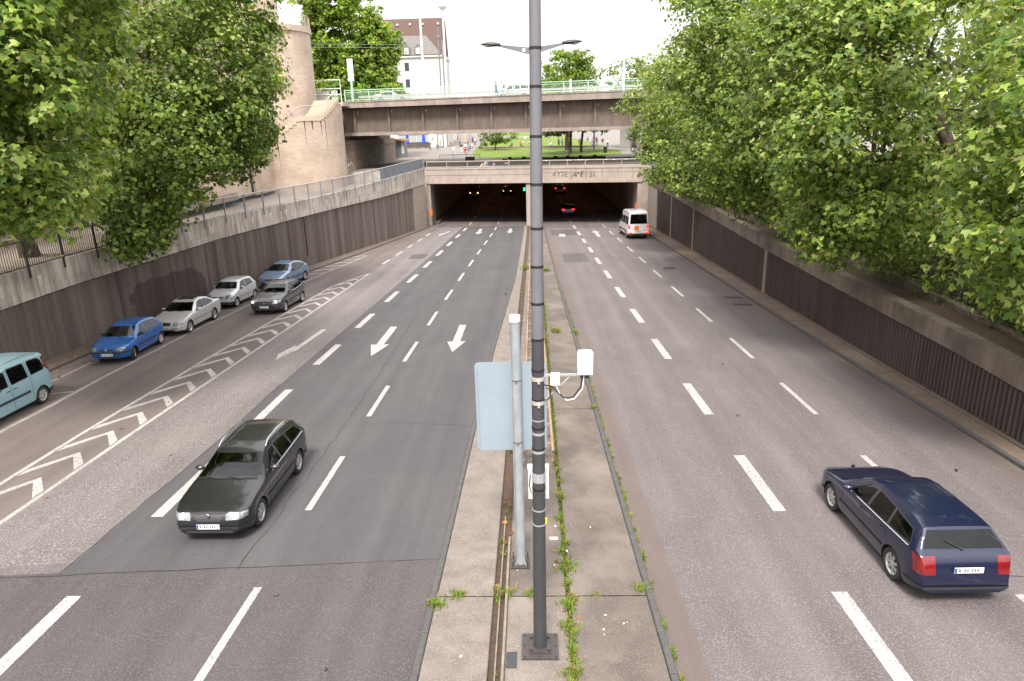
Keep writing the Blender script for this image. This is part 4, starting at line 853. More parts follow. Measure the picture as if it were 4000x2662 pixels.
def glass_mat():
    m = bpy.data.materials.new('car_glass'); m.use_nodes = True; n = m.node_tree.nodes; l = m.node_tree.links; n.clear()
    o = n.new('ShaderNodeOutputMaterial'); t = n.new('ShaderNodeBsdfTransparent'); t.inputs[0].default_value = (.34, .38, .37, 1)
    g = n.new('ShaderNodeBsdfGlossy'); g.inputs['Roughness'].default_value = .02; g.inputs[0].default_value = (.9, .95, 1, 1)
    f = n.new('ShaderNodeFresnel'); f.inputs[0].default_value = 1.5; mxx = n.new('ShaderNodeMixShader')
    l.new(f.outputs[0], mxx.inputs[0]); l.new(t.outputs[0], mxx.inputs[1]); l.new(g.outputs[0], mxx.inputs[2]); l.new(mxx.outputs[0], o.inputs[0]); return m
GLASS = glass_mat()
def pip(L, s): return ip(L, s)
def carve(bm, poly, ax, ok, lay, rid):
    """cut the polygon's outline into the shell and mark the faces inside; ax = dropped axis"""
    i, j = {'x': (1, 2), 'y': (0, 2), 'z': (0, 1)}[ax]; n = len(poly)
    area = sum(poly[k][0] * poly[(k + 1) % n][1] - poly[(k + 1) % n][0] * poly[k][1] for k in range(n))
    if area < 0: poly = poly[::-1]
    lo = [min(p[k] for p in poly) for k in (0, 1)]; hi = [max(p[k] for p in poly) for k in (0, 1)]
    def near(f):
        a = [v.co[i] for v in f.verts]; b = [v.co[j] for v in f.verts]
        return max(a) > lo[0] - .01 and min(a) < hi[0] + .01 and max(b) > lo[1] - .01 and min(b) < hi[1] + .01
    for k in range(n):
        p, q = poly[k], poly[(k + 1) % n]; co = [0, 0, 0]; co[i], co[j] = p
        no = [0, 0, 0]; no[i], no[j] = (q[1] - p[1]), -(q[0] - p[0])
        fs = [f for f in bm.faces if f[lay] == 0 and near(f) and ok(f)]
        es = set(e for f in fs for e in f.edges); vs = set(v for f in fs for v in f.verts)
        if Vector(no).length < 1e-9: continue
        bmesh.ops.bisect_plane(bm, geom=list(vs) + list(es) + fs, plane_co=co, plane_no=Vector(no).normalized(), dist=1e-5)
    cnt = 0
    for f in bm.faces:
        if f[lay] or not ok(f): continue
        c = f.calc_center_median(); x, y = c[i], c[j]
        if all((q[0] - p[0]) * (y - p[1]) - (q[1] - p[1]) * (x - p[0]) >= -1e-6 for p, q in zip(poly, poly[1:] + poly[:1])): f[lay] = rid; cnt += 1
    return cnt
WHEELS = {}
def wheel_meshes(r, wd, kind):
    key = (round(r, 3), kind)
    if key in WHEELS: return WHEELS[key]
    h = wd / 2; rr = r * .66
    ty = MB().lathe([(rr, -h * .8), (rr + .02, -h), (r * .93, -h), (r, -h * .62), (r, h * .62), (r * .93, h), (rr + .02, h), (rr, h * .8)], 28, 'y', (0, 0, 0), True).mesh('tyre', TYRE, 35)
    hub = MB().lathe([(.001, h * .35), (rr * 1.0, h * .35), (rr, -h * .7), (.001, -h * .7)], 24, 'y').mesh('wheel', TRIM, 30)
    b = MB(); n = {'alloy': 7, 'cap': 6, 'steel': 8}[kind]
    b.lathe([(rr * .86, h * .55), (rr * 1.01, h * .88), (rr * 1.01, h * .5), (rr * .86, h * .45)], 28, 'y', (0, 0, 0), True)
    b.lathe([(.001, h * .8), (rr * .2, h * .78), (rr * .22, h * .5), (.001, h * .5)], 16, 'y')
    for k in range(n):
        a = 2 * math.pi * k / n; ca, sa = math.cos(a), math.sin(a); wi, wo_ = (rr * .12, rr * .16) if kind == 'alloy' else (rr * .13, rr * .30)
        pts = []
        for hy in (h * .45, h * .74):
            for ra, ww in ((rr * .15, wi), (rr * .9, wo_)):
                pts += [(ra * ca - ww * sa, hy, ra * sa + ww * ca), (ra * ca + ww * sa, hy, ra * sa - ww * ca)]
        b.hexa([pts[0], pts[1], pts[3], pts[2], pts[4], pts[5], pts[7], pts[6]])
    rim = b.mesh('rim', RIMM if kind == 'alloy' else RIMP, 30)
    WHEELS[key] = (ty, hub, rim); return WHEELS[key]
def car(name, label, S, x, y, z=None, head=(0, -1), group=None, slope=True, lights=False, tails=False, steer=0.0, cat='car', plate_front=None, plate_rear=None):
    """S: spec; x, y: centre on the road; head: heading in plan"""
    L, W = S['L'], S['W']; hw = W / 2; top = S['top']; fo, wb, r = S['fo'], S['wb'], S['r']; th = S.get('th', .30); cowl, rf, rrr, tail = S['cowl'], S['rf'], S['rr'], S['tail']
    t = thing(name, label, cat, (0, 0, 0), group); P = S['paint']
    rear_wiper = S.get('rw', False); belt = S['belt']; zsill = S.get('zb', .20)
    ss = sorted(set([p[0] for p in top] + [.03, .08, .14, .22, .32, .45, L - .03, L - .08, L - .15, L - .25, L - .38] + list(np.arange(.55, L - .4, .16)) + [cowl, rf, rrr, tail]))
    ss = [s for i, s in enumerate(ss) if i == 0 or s - ss[i - 1] > .012]
    def planw(s):
        fr = S.get('nose', .55); k = 1.0
        if s < fr: k -= S.get('nose_t', .20) * ((fr - s) / fr) ** 2.2
        if s > L - .5: k -= S.get('tail_t', .13) * ((s - L + .5) / .5) ** 2.4
        return hw * k
    def bot(s):
        e = .0
        if s < .35: e = .06 * (1 - s / .35)
        if s > L - .4: e = .10 * (1 - (L - s) / .4)
        return zsill + e
    def topz(s): return pip(top, s)
    def sect(s):
        w_ = planw(s); zb_, zt = bot(s), topz(s); zbl = min(pip(belt, s), zt - .012); dz = max(0, zt - zbl)
        wr = w_ * (.965 - th * min(1.0, dz / .52)) ; zrail = zbl + max(.004, dz - .045 - .03 * min(1, dz / .3)) if dz > .06 else zbl + dz * .35
        zs = zb_ + (zbl - zb_)
        pts = [(0, zb_), (w_ * .8, zb_), (w_ * .95, zb_ + .05), (w_ * .985, zb_ + .16), (w_, zb_ + (zbl - zb_) * .5), (w_ * .997, zb_ + (zbl - zb_) * .72), (w_ * .985, zb_ + (zbl - zb_) * .9), (w_ * .965, zbl)]
        for f in (.33, .66): pts.append((w_ * .965 + (wr - w_ * .965) * (f * .92), zbl + (zrail - zbl) * f))
        pts += [(wr, zrail), (wr * .95, zrail + (zt - zrail) * .55), (wr * .82, zrail + (zt - zrail) * .80), (wr * .5, zrail + (zt - zrail) * .95), (0, zt)]
        return pts
    bm = bmesh.new(); lay = bm.faces.layers.int.new('rid'); rings = []
    for s in ss:
        h = sect(s); X = L / 2 - s
        ring = [bm.verts.new((X, yy, zz)) for yy, zz in h] + [bm.verts.new((X, -yy, zz)) for yy, zz in reversed(h[1:-1])]
        rings.append(ring)
    k = len(rings[0])
    for a, b_ in zip(rings, rings[1:]):
        for i in range(k): bm.faces.new((a[i], a[(i + 1) % k], b_[(i + 1) % k], b_[i]))
    for ring, flip in ((rings[0], False), (rings[-1], True)):                       # end caps as strips
        m_ = k // 2
        for i in range(m_):
            a, b_ = ring[i], ring[i + 1]; c, d = ring[(k - i - 1) % k], ring[(k - i) % k]
            vs = [v for n_, v in enumerate((a, b_, c, d)) if v not in (a, b_, c, d)[:n_]]
            if len(vs) >= 3:
                try: bm.faces.new(vs)
                except ValueError: pass
    bmesh.ops.recalc_face_normals(bm, faces=bm.faces); bm.normal_update()
    f_front = lambda f: f.calc_center_median().x > L / 2 - .75 and f.normal.z > -.6
    f_rear = lambda f: f.calc_center_median().x < -L / 2 + .75 and f.normal.z > -.6
    XX = lambda s: L / 2 - s
    regs = []                                                                       # (rid, name, material, inset)
    def reg(nm, poly, ax, ok, m, inset=0.0):
        rid = len(regs) + 1
        if carve(bm, poly, ax, ok, lay, rid): regs.append((rid, nm, m, inset))
        else: regs.append((rid, None, None, 0))
    # wheel arches are cut away
    for xc in (XX(fo), XX(fo + wb)):
        for sgn in (1, -1):
            ra = r * 1.17; poly = [(xc + ra * math.cos(a), r * .98 + ra * math.sin(a)) for a in np.linspace(0, 2 * math.pi, 21)[:-1]]
            reg('ARCH', poly, 'y', (lambda sg: lambda f: f.calc_center_median().y * sg > hw * .55)(sgn), None)
    # windscreen and rear window
    zc, zf = topz(cowl), topz(rf); wsc = planw(cowl)
    def wpoly(s0, s1, g0, g1, m0, m1):      # trapezoid between stations
        a, b_ = sect(s0), sect(s1); y0 = a[10][0] * m0; y1 = b_[10][0] * m1
        return [(-y0, g0), (y0, g0), (y1, g1), (-y1, g1)]
    reg('windscreen', wpoly(cowl, rf, zc + .035, zf - .045, .97, .93), 'x', lambda f: f.normal.x > .25 and f.normal.z > .05 and XX(rf) - .05 < f.calc_center_median().x < XX(cowl) + .1, GLASS, .006)
    if S.get('rear_glass', True):
        reg('rear_window', wpoly(tail, rrr, topz(tail) + .03, topz(rrr) - .05, .90, .88), 'x', lambda f: f.normal.x < -.25 and f.calc_center_median().x < XX(rrr) + .08 and f.calc_center_median().z > belt[-1][1] - .12, GLASS, .006)
    for sgn in (1, -1):
        side = (lambda sg: lambda f: f.calc_center_median().y * sg > hw * .5 and f.normal.y * sg > .35)(sgn)
        for wi, poly in enumerate(S['windows']): reg('side_window', [(XX(s), zz) for s, zz in poly], 'y', side, S.get('sideglass', GLASS), .005)
        for poly in S['windows']:                                                   # rubber seal round each pane
            mx0 = sum(p[0] for p in poly) / len(poly); mz0 = sum(p[1] for p in poly) / len(poly); ww_ = max(p[0] for p in poly) - min(p[0] for p in poly); hh_ = max(p[1] for p in poly) - min(p[1] for p in poly)
            reg('window_seal', [(XX(mx0 + (s - mx0) * (1 + .055 / ww_)), mz0 + (zz - mz0) * (1 + .05 / hh_)) for s, zz in poly], 'y', side, TRIM, .002)
        if S.get('pillars'):                                                        # black pillars between the panes
            ws_ = S['windows']; a0, a1 = ws_[0], ws_[-1]
            reg('pillar_trim', [(XX(a0[0][0]), a0[0][1]), (XX(a1[1][0]), a1[1][1]), (XX(a1[2][0]), a1[2][1] + .01), (XX(ws_[1][3][0]), ws_[1][3][1] + .03), (XX(a0[3][0]), a0[3][1] + .015)], 'y', side, TRIM, .002)
        for s0, z0, s1, z1 in S['seams']:
            dx, dz = s1 - s0, z1 - z0; l_ = math.hypot(dx, dz); nx, nz = -dz / l_ * .008, dx / l_ * .008
            reg('door_seam', [(XX(s0 + nx), z0 + nz), (XX(s1 + nx), z1 + nz), (XX(s1 - nx), z1 - nz), (XX(s0 - nx), z0 - nz)], 'y', side, SEAM, .003)
        if 'mould' in S:
            s0, s1, z0, z1 = S['mould'][:4]; reg('side_moulding', [(XX(s0), z0), (XX(s1), z0), (XX(s1), z1), (XX(s0), z1)], 'y', side, S['mould'][4] if len(S['mould']) > 4 else TRIM, -.012)
        y0, y1, za, zb2, zc2 = S['hl']
        reg('headlight', [(sgn * y0, za), (sgn * y1, za + .02), (sgn * y1, zb2), (sgn * (y0 + .06), zc2), (sgn * y0, zc2 - .03)], 'x', (lambda sg: lambda f: f_front(f) and f.calc_center_median().y * sg > .1 and f.calc_center_median().x > L / 2 - S.get('hl_d', .42))(sgn), HL, -.004)
        y0, y1, za, zb2 = S['tl']
        reg('tail_light', [(sgn * y0, za), (sgn * y1, za), (sgn * y1, zb2), (sgn * y0, zb2)], 'x', (lambda sg: lambda f: f_rear(f) and f.calc_center_median().y * sg > .1 and f.calc_center_median().x < -L / 2 + .3)(sgn), TLON if tails else TL, -.004)
    if 'grille' in S:
        y0, za, zb2 = S['grille']; reg('grille', [(-y0 * .8, za), (y0 * .8, za), (y0, zb2), (-y0, zb2)], 'x', f_front, TRIM, .01)
    if 'intake' in S:
        y0, za, zb2 = S['intake']; reg('lower_grille', [(-y0, za), (y0, za), (y0 * .9, zb2), (-y0 * .9, zb2)], 'x', f_front, TRIM, .012)
    if 'bumper' in S:                                                               # unpainted bumper skins
        za, zb2 = S['bumper']
        reg('front_bumper', [(-hw, za), (hw, za), (hw, zb2), (-hw, zb2)], 'x', lambda f: f.calc_center_median().x > L / 2 - .45 and f.normal.z > -.8, S.get('bumper_mat', TRIM), -.008)
        reg('rear_bumper', [(-hw, za), (hw, za), (hw, zb2), (-hw, zb2)], 'x', lambda f: f.calc_center_median().x < -L / 2 + .35 and f.normal.z > -.8, S.get('bumper_mat', TRIM), -.008)
    zt_ = S['tl'][2]; fr2 = lambda f: f_rear(f) and f.calc_center_median().x < -L / 2 + .35
    for zq in ((S.get('gate', zt_ - .12)),): reg('tailgate_seam', [(-hw * .8, zq - .007), (hw * .8, zq - .007), (hw * .8, zq + .007), (-hw * .8, zq + .007)], 'x', fr2, SEAM, .003)
    for yq in (-hw * .78, hw * .78): reg('tailgate_seam', [(yq - .006, zt_ - .12), (yq + .006, zt_ - .12), (yq + .006, zt_ + .5), (yq - .006, zt_ + .5)], 'x', fr2, SEAM, .003)
    if 'strip' in S:
        z_ = S['strip']
        for nm_b, fl_ in (('front_bumper_strip', lambda f: f.calc_center_median().x > L / 2 - .5 and f.normal.z > -.8), ('rear_bumper_strip', lambda f: f.calc_center_median().x < -L / 2 + .45 and f.normal.z > -.8)):
            reg(nm_b, [(-hw, z_ - .03), (hw, z_ - .03), (hw, z_ + .03), (-hw, z_ + .03)], 'x', fl_, TRIM, -.01)
    if 'sunroof' in S:
        s0, s1, yw = S['sunroof']; reg('sunroof', [(XX(s0), -yw), (XX(s1), -yw), (XX(s1), yw), (XX(s0), yw)], 'z', lambda f: f.normal.z > .7 and f.calc_center_median().z > zf - .1, mat('sunroof_glass', (.02, .02, .022), rough=.08), -.003)
    bm.normal_update()
    def extract(fs, nm, m, inset, parent):
        if not fs: return None
        idx = {}; vs = []; faces = []
        for f in fs:
            q = []
            for v in f.verts:
                if v.index not in idx: idx[v.index] = len(vs); vs.append(tuple(v.co - v.normal * inset))
                q.append(idx[v.index])
            faces.append(tuple(q))
        me = bpy.data.meshes.new(nm); me.from_pydata(vs, [], faces); me.materials.append(m)
        me.polygons.foreach_set('use_smooth', [True] * len(faces)); me.set_sharp_from_angle(angle=R(38)); me.update()
        return link(nm, me, parent)
    bm.verts.index_update()
    groups = {}
    for f in bm.faces: groups.setdefault(f[lay], []).append(f)
    extract(groups.get(0, []), 'body', P, 0, t)
    for rid, nm, m, inset in regs:
        if nm and nm != 'ARCH': extract(groups.get(rid, []), nm, m, inset, t)
    bm.free()
    # wheels with arch liners
    kind = S.get('rim', 'cap'); ty, hub, rim = wheel_meshes(r, S.get('tw', .19), kind)
    for fr_, s in ((True, fo), (False, fo + wb)):
        for sgn in (1, -1):
            wh = link('wheel', hub, t); wh.location = (XX(s), sgn * (hw - .115), r); wh.rotation_euler = (0, 0, (0 if sgn > 0 else math.pi) + (steer if fr_ else 0))
            link('tyre', ty, wh); link('rim', rim, wh)
            b = MB(); ra = r * 1.2; A = np.linspace(-.25, math.pi + .25, 15); rows = [[(XX(s) + ra * math.cos(a), sgn * (hw - .03), r * .98 + ra * math.sin(a)) for a in A], [(XX(s) + ra * math.cos(a), sgn * (hw - .42), r * .98 + ra * math.sin(a)) for a in A]]
            sheet(rows).build('wheel_arch', mat('arch_liner', (.012, .012, .012), rough=.9), t)
    # cabin inside
    zi = .38; zbel = pip(belt, L * .5) - .04; x0, x1 = XX(cowl + .1), XX(min(rrr + .45, L - .45)); yy = hw * .86
    MB().hexa([(x1, -yy, zi), (x0, -yy, zi), (x0, yy, zi), (x1, yy, zi), (x1, -yy, zi + .02), (x0, -yy, zi + .02), (x0, yy, zi + .02), (x1, yy, zi + .02)]).build('floor_pan', INTER, t)
    MB().box(XX(cowl + .55), XX(cowl + .08), -yy, yy, .55, min(zbel - .0, topz(cowl) - .06)).build('dashboard', INTER, t)
    for sgn in (1, -1):
        MB().quad((x1, sgn * yy, zi), (x0, sgn * yy, zi), (x0, sgn * yy, zbel), (x1, sgn * yy, zbel)).build('door_lining', INTER, t)
        sx = XX(cowl + 1.25); MB().box(sx - .25, sx + .25, sgn * .38 - .24, sgn * .38 + .24, zi, .62).build('seat', SEAT, t)
        MB().hexa([(sx - .32, sgn * .38 - .23, .55), (sx - .2, sgn * .38 - .23, .55), (sx - .2, sgn * .38 + .23, .55), (sx - .32, sgn * .38 + .23, .55), (sx - .5, sgn * .38 - .17, 1.12), (sx - .4, sgn * .38 - .17, 1.14), (sx - .4, sgn * .38 + .17, 1.14), (sx - .5, sgn * .38 + .17, 1.12)]).build('seat_back', SEAT, t)
    MB().lathe([(.17, -.012), (.19, -.012), (.19, .012), (.17, .012)], 18, 'x', (XX(cowl + .68), .38, .86), True).build('steering_wheel', INTER, t)
    if rrr - rf > .9:
        sx = XX(cowl + 2.15); MB().hexa([(sx - .12, -yy + .1, .5), (sx + .02, -yy + .1, .5), (sx + .02, yy - .1, .5), (sx - .12, yy - .1, .5), (sx - .3, -yy + .15, 1.05), (sx - .18, -yy + .15, 1.07), (sx - .18, yy - .15, 1.07), (sx - .3, yy - .15, 1.05)]).build('rear_seat', SEAT, t)
    # mirrors, handles, plates, wipers, exhaust
    for sgn in (1, -1):
        mx_, mz = XX(cowl + .52), pip(belt, cowl + .5) + .10; wv = planw(cowl + .5) * .97
        rows = []
        for q in range(7):
            tt = q / 6; ww = math.sin(math.pi * min(.97, .1 + .87 * tt)) ** .5; rows.append([(mx_ + .075 * ww * math.cos(a) + .02, sgn * (wv - .03 + .21 * tt), mz + .07 * ww * math.sin(a)) for a in np.linspace(0, 2 * math.pi, 11)])
        sheet(rows).build('mirror', S.get('mirror', P), t, 60)
        for s in S.get('handles', []):
            hz = pip(belt, s) - .12; MB().tube([(XX(s) - .09, sgn * (planw(s) * .985), hz), (XX(s) - .05, sgn * (planw(s) * .985 + .028), hz), (XX(s) + .05, sgn * (planw(s) * .985 + .028), hz), (XX(s) + .09, sgn * (planw(s) * .985), hz)], .014, 6).build('door_handle', S.get('handle_mat', P), t, 40)
    for fr_ in (True, False):
        X_ = L / 2 + .012 if fr_ else -L / 2 - .012; zpz = S['plate'][0 if fr_ else 1]; sg = 1 if fr_ else -1
        pp_ = MB().box(min(X_, X_ + sg * .012), max(X_, X_ + sg * .012), -.26, .26, zpz - .055, zpz + .055).build('number_plate', PLATE, t)
        xs = X_ + sg * .0125; MB().quad((xs, sg * -.258, zpz - .052), (xs, sg * -.215, zpz - .052), (xs, sg * -.215, zpz + .052), (xs, sg * -.258, zpz + .052)).build('country_band', PBLUE, pp_, fix=False)
        txt = plate_front if fr_ else plate_rear
        if not txt:                                                                  # characters too blurred to read: dark strokes only
            yq = -.19
            for wq in (.05, .0, .045, .04, .0, .04, .045, .04):
                if wq: MB().quad((xs, sg * yq, zpz - .03), (xs, sg * (yq + wq * .8), zpz - .03), (xs, sg * (yq + wq * .8), zpz + .032), (xs, sg * yq, zpz + .032)).build('plate_mark', mat('plate_smudge', (.16, .16, .17), rough=.5), pp_, fix=False)
                yq += (wq or .035) + .006
        if txt:
            o = link('lettering', text_mesh(txt, .10, .001), pp_, INK); o.location = (xs + sg * .002, sg * .02, zpz); o.rotation_euler = (R(90), 0, R(90 if fr_ else -90))
    for y0 in (.05, -.45):
        a = sect(cowl); MB().tube([(XX(cowl - .02), y0 + .3, zc + .01), (XX(cowl + .06), y0 - .1, zc + .055)], .009, 5).build('wiper', TRIM, t)
    if lights:
        for sgn in (1, -1):
            y0, y1, za, zb2, zc2 = S['hl']; yc = sgn * (y0 * .55 + y1 * .45); zc_ = (za + zb2) / 2 + .01; sx_ = next((s for s in np.arange(0, .6, .01) if planw(s) > abs(yc) + .02 and topz(s) > zc_ + .03), .1)
            MB().lathe([(.001, .055), (.05, .05), (.068, .02), (.07, -.05)], 16, 'x', (XX(sx_), yc, zc_)).build('lamp_lens', HLON2 if lights == 2 else HLON, t, 50)
    if rear_wiper: MB().tube([(XX(tail) - .02, .0, topz(tail) + .02), (XX(tail - .10) - .02, .3, topz(tail - .10) + .02)], .01, 5).build('rear_wiper', TRIM, t)
    if S.get('emblem'): MB().lathe([(.001, .012), (.042, .012), (.05, 0)], 16, 'x', (L / 2 + .004 - S['emblem'][1], 0, S['emblem'][0])).build('emblem', CHROME, t, 40)
    if 'rails' in S:
        for sgn in (1, -1):
            q0, q1 = S['rails']; MB().tube([(XX(s), sgn * sect(s)[10][0] * .96, topz(s) + (.05 if q0 < s < q1 else -.02)) for s in np.linspace(q0 - .05, q1 + .05, 9)], .016, 6).build('roof_rail', CHROME, t, 40)
    if 'chrome' in S:
        for sgn in (1, -1):
            q0, q1 = S['chrome']; MB().tube([(XX(s), sgn * (planw(s) * .972 + .004), pip(belt, s) + .012) for s in np.linspace(q0, q1, 9)], .011, 5).build('chrome_strip', CHROME, t, 40)
    if S.get('aerial'): MB().tube([(XX(S['aerial']), 0, topz(S['aerial'])), (XX(S['aerial'] + .12), 0, topz(S['aerial']) + .35)], .005, 4).build('aerial', TRIM, t)
    z = zr(y) if z is None else z
    f = Vector((head[0], head[1], -SL * head[1] if slope else 0)).normalized(); up = Vector((0, SL if slope else 0, 1)).normalized(); lf = up.cross(f).normalized(); up = f.cross(lf)
    t.matrix_world = Matrix(((f.x, lf.x, up.x, x), (f.y, lf.y, up.y, y), (f.z, lf.z, up.z, z + .012), (0, 0, 0, 1)))
    return t
def roofz(S, s): return ip(S['top'], s)
CORSA = dict(L=3.74, W=1.62, fo=.76, wb=2.44, r=.285, rim='steel', paint=paint('blue', (0.010, 0.095, 0.34), .12), cowl=.98, rf=1.66, rr=3.22, tail=3.55, nose_t=.26,
    top=[(0, .50), (.03, .60), (.08, .67), (.3, .77), (.65, .86), (.98, .93), (1.35, 1.17), (1.66, 1.345), (2.0, 1.415), (2.5, 1.425), (2.95, 1.395), (3.22, 1.335), (3.45, 1.13), (3.58, .98), (3.68, .90), (3.72, .74), (3.74, .5)],
    belt=[(0, .62), (.6, .80), (1.0, .87), (2.4, .93), (3.74, .99)], windows=[[(1.30, .91), (2.02, .935), (2.02, 1.28), (1.80, 1.25)], [(2.10, .94), (2.75, .96), (2.70, 1.28), (2.12, 1.30)], [(2.83, .97), (3.28, 1.03), (3.12, 1.24), (2.79, 1.27)]],
    seams=[(1.16, .35, 1.16, .88), (2.06, .3, 2.06, .94), (2.80, .62, 2.84, .97)], mould=(1.2, 2.75, .52, .58), hl=(.42, .72, .56, .70, .70), tl=(.55, .78, .62, .92), grille=(.30, .58, .65), bumper=(.46, .545), intake=(.45, .28, .34), plate=(.42, .62), handles=[1.92, 2.70], handle_mat=TRIM, mirror=TRIM, emblem=(.63, -.01), aerial=1.75)
MERC = dict(L=4.53, W=1.74, fo=.80, wb=2.715, r=.315, rim='alloy', paint=paint('silver', (0.56, 0.56, 0.56), .3), cowl=1.30, rf=2.05, rr=3.28, tail=3.88, nose_t=.24,
    top=[(0, .48), (.03, .60), (.09, .70), (.4, .79), (.9, .88), (1.30, .94), (1.7, 1.19), (2.05, 1.355), (2.4, 1.42), (2.85, 1.43), (3.28, 1.355), (3.6, 1.20), (3.88, 1.07), (4.25, 1.04), (4.42, 1.0), (4.49, .82), (4.53, .5)],
    belt=[(0, .60), (.6, .80), (1.3, .89), (3.0, .95), (4.53, .98)], windows=[[(1.66, .925), (2.42, .95), (2.42, 1.29), (2.16, 1.26)], [(2.50, .955), (3.18, .98), (3.10, 1.27), (2.52, 1.30)], [(3.25, .99), (3.62, 1.05), (3.4, 1.17), (3.18, 1.25)]],
    seams=[(1.45, .34, 1.45, .9), (2.46, .28, 2.46, .95), (3.30, .66, 3.22, .96)], mould=(1.15, 3.2, .52, .565, paint('silver_trim', (.42, .42, .42), .6)), hl=(.40, .80, .55, .68, .70), tl=(.50, .82, .72, .90), grille=(.30, .53, .68), intake=(.5, .24, .33), plate=(.42, .62), handles=[2.32, 3.12], pillars=True, emblem=(.70, .03), sunroof=(2.25, 2.85, .42), chrome=(1.6, 3.7))
LUPO = dict(L=3.53, W=1.64, fo=.67, wb=2.32, r=.285, rim='cap', paint=paint('silver_light', (0.57, 0.58, 0.60), .3), cowl=.90, rf=1.50, rr=3.08, tail=3.36, nose_t=.24,
    top=[(0, .52), (.03, .64), (.08, .72), (.3, .84), (.6, .93), (.90, .99), (1.2, 1.20), (1.50, 1.385), (1.8, 1.455), (2.5, 1.465), (2.9, 1.44), (3.08, 1.40), (3.25, 1.17), (3.40, 1.0), (3.47, .9), (3.50, .72), (3.53, .5)],
    belt=[(0, .62), (.6, .82), (.9, .91), (2.2, .98), (3.53, 1.06)], windows=[[(1.22, .95), (2.05, .99), (2.05, 1.33), (1.66, 1.28)], [(2.13, .995), (2.92, 1.06), (2.84, 1.30), (2.13, 1.34)]],
    seams=[(1.06, .36, 1.06, .92), (2.09, .3, 2.09, .98)], mould=(1.1, 2.5, .52, .56, paint('silver_trim', (.42, .42, .42), .6)), hl=(.43, .74, .60, .77, .78), tl=(.56, .78, .70, .98), grille=(.34, .62, .70), bumper=(.25, .40), plate=(.50, .70), handles=[1.93], emblem=(.68, .0))
FOCUS = dict(L=4.34, W=1.82, fo=.86, wb=2.64, r=.315, rim='cap', paint=paint('blue_grey', (0.20, 0.29, 0.44), .45), cowl=1.18, rf=2.0, rr=3.55, tail=4.06, nose_t=.26,
    top=[(0, .50), (.03, .60), (.1, .71), (.4, .84), (.8, .93), (1.18, 1.0), (1.6, 1.24), (2.0, 1.42), (2.4, 1.495), (2.9, 1.50), (3.3, 1.44), (3.55, 1.375), (3.85, 1.22), (4.06, 1.08), (4.2, 1.0), (4.29, .82), (4.34, .5)],
    belt=[(0, .64), (.6, .83), (1.2, .93), (3.0, 1.0), (4.34, 1.06)], windows=[[(1.58, .97), (2.36, .995), (2.36, 1.36), (2.10, 1.33)], [(2.44, 1.0), (3.16, 1.03), (3.10, 1.33), (2.46, 1.37)], [(3.23, 1.04), (3.70, 1.12), (3.5, 1.22), (3.18, 1.31)]],
    seams=[(1.40, .36, 1.40, .94), (2.40, .3, 2.40, 1.0), (3.24, .68, 3.2, 1.02)], mould=(1.45, 3.2, .54, .585), hl=(.46, .86, .60, .76, .80), tl=(.62, .86, .85, 1.15), grille=(.36, .58, .66), intake=(.55, .28, .42), bumper=(.22, .33), plate=(.46, .68), handles=[2.26, 3.08], mirror=TRIM, pillars=True, emblem=(.64, .03))
KANGOO = dict(L=4.21, W=1.83, fo=.83, wb=2.70, r=.315, rim='cap', th=.14, paint=paint('light_blue', (0.25, 0.41, 0.455), .1), cowl=.98, rf=1.72, rr=4.06, tail=4.14, tail_t=.09, nose_t=.22,
    top=[(0, .58), (.03, .74), (.08, .86), (.3, .98), (.7, 1.09), (.98, 1.14), (1.35, 1.44), (1.72, 1.70), (2.0, 1.79), (2.6, 1.83), (3.4, 1.83), (3.9, 1.81), (4.06, 1.77), (4.11, 1.4), (4.14, 1.12), (4.18, .85), (4.21, .5)],
    belt=[(0, .78), (.6, .98), (1.0, 1.06), (2.4, 1.12), (4.21, 1.16)], windows=[[(1.35, 1.12), (2.04, 1.14), (2.06, 1.62), (1.76, 1.58), (1.36, 1.2)], [(2.24, 1.15), (2.98, 1.17), (3.0, 1.22), (2.98, 1.60), (2.94, 1.65), (2.26, 1.66), (2.22, 1.6), (2.22, 1.2)], [(3.20, 1.19), (3.80, 1.21), (3.88, 1.28), (3.82, 1.52), (3.70, 1.63), (3.24, 1.66), (3.18, 1.6), (3.18, 1.24)]],
    seams=[(1.2, .4, 1.2, 1.08), (2.14, .34, 2.14, 1.66), (3.09, .34, 3.09, 1.68)], mould=(1.25, 2.95, .62, .70), hl=(.48, .82, .70, .95, .98), tl=(.66, .86, .95, 1.62), grille=(.36, .68, .76), bumper=(.25, .45), plate=(.52, .80), handles=[2.0, 2.3], handle_mat=TRIM, rails=(2.0, 3.7), mirror=TRIM)
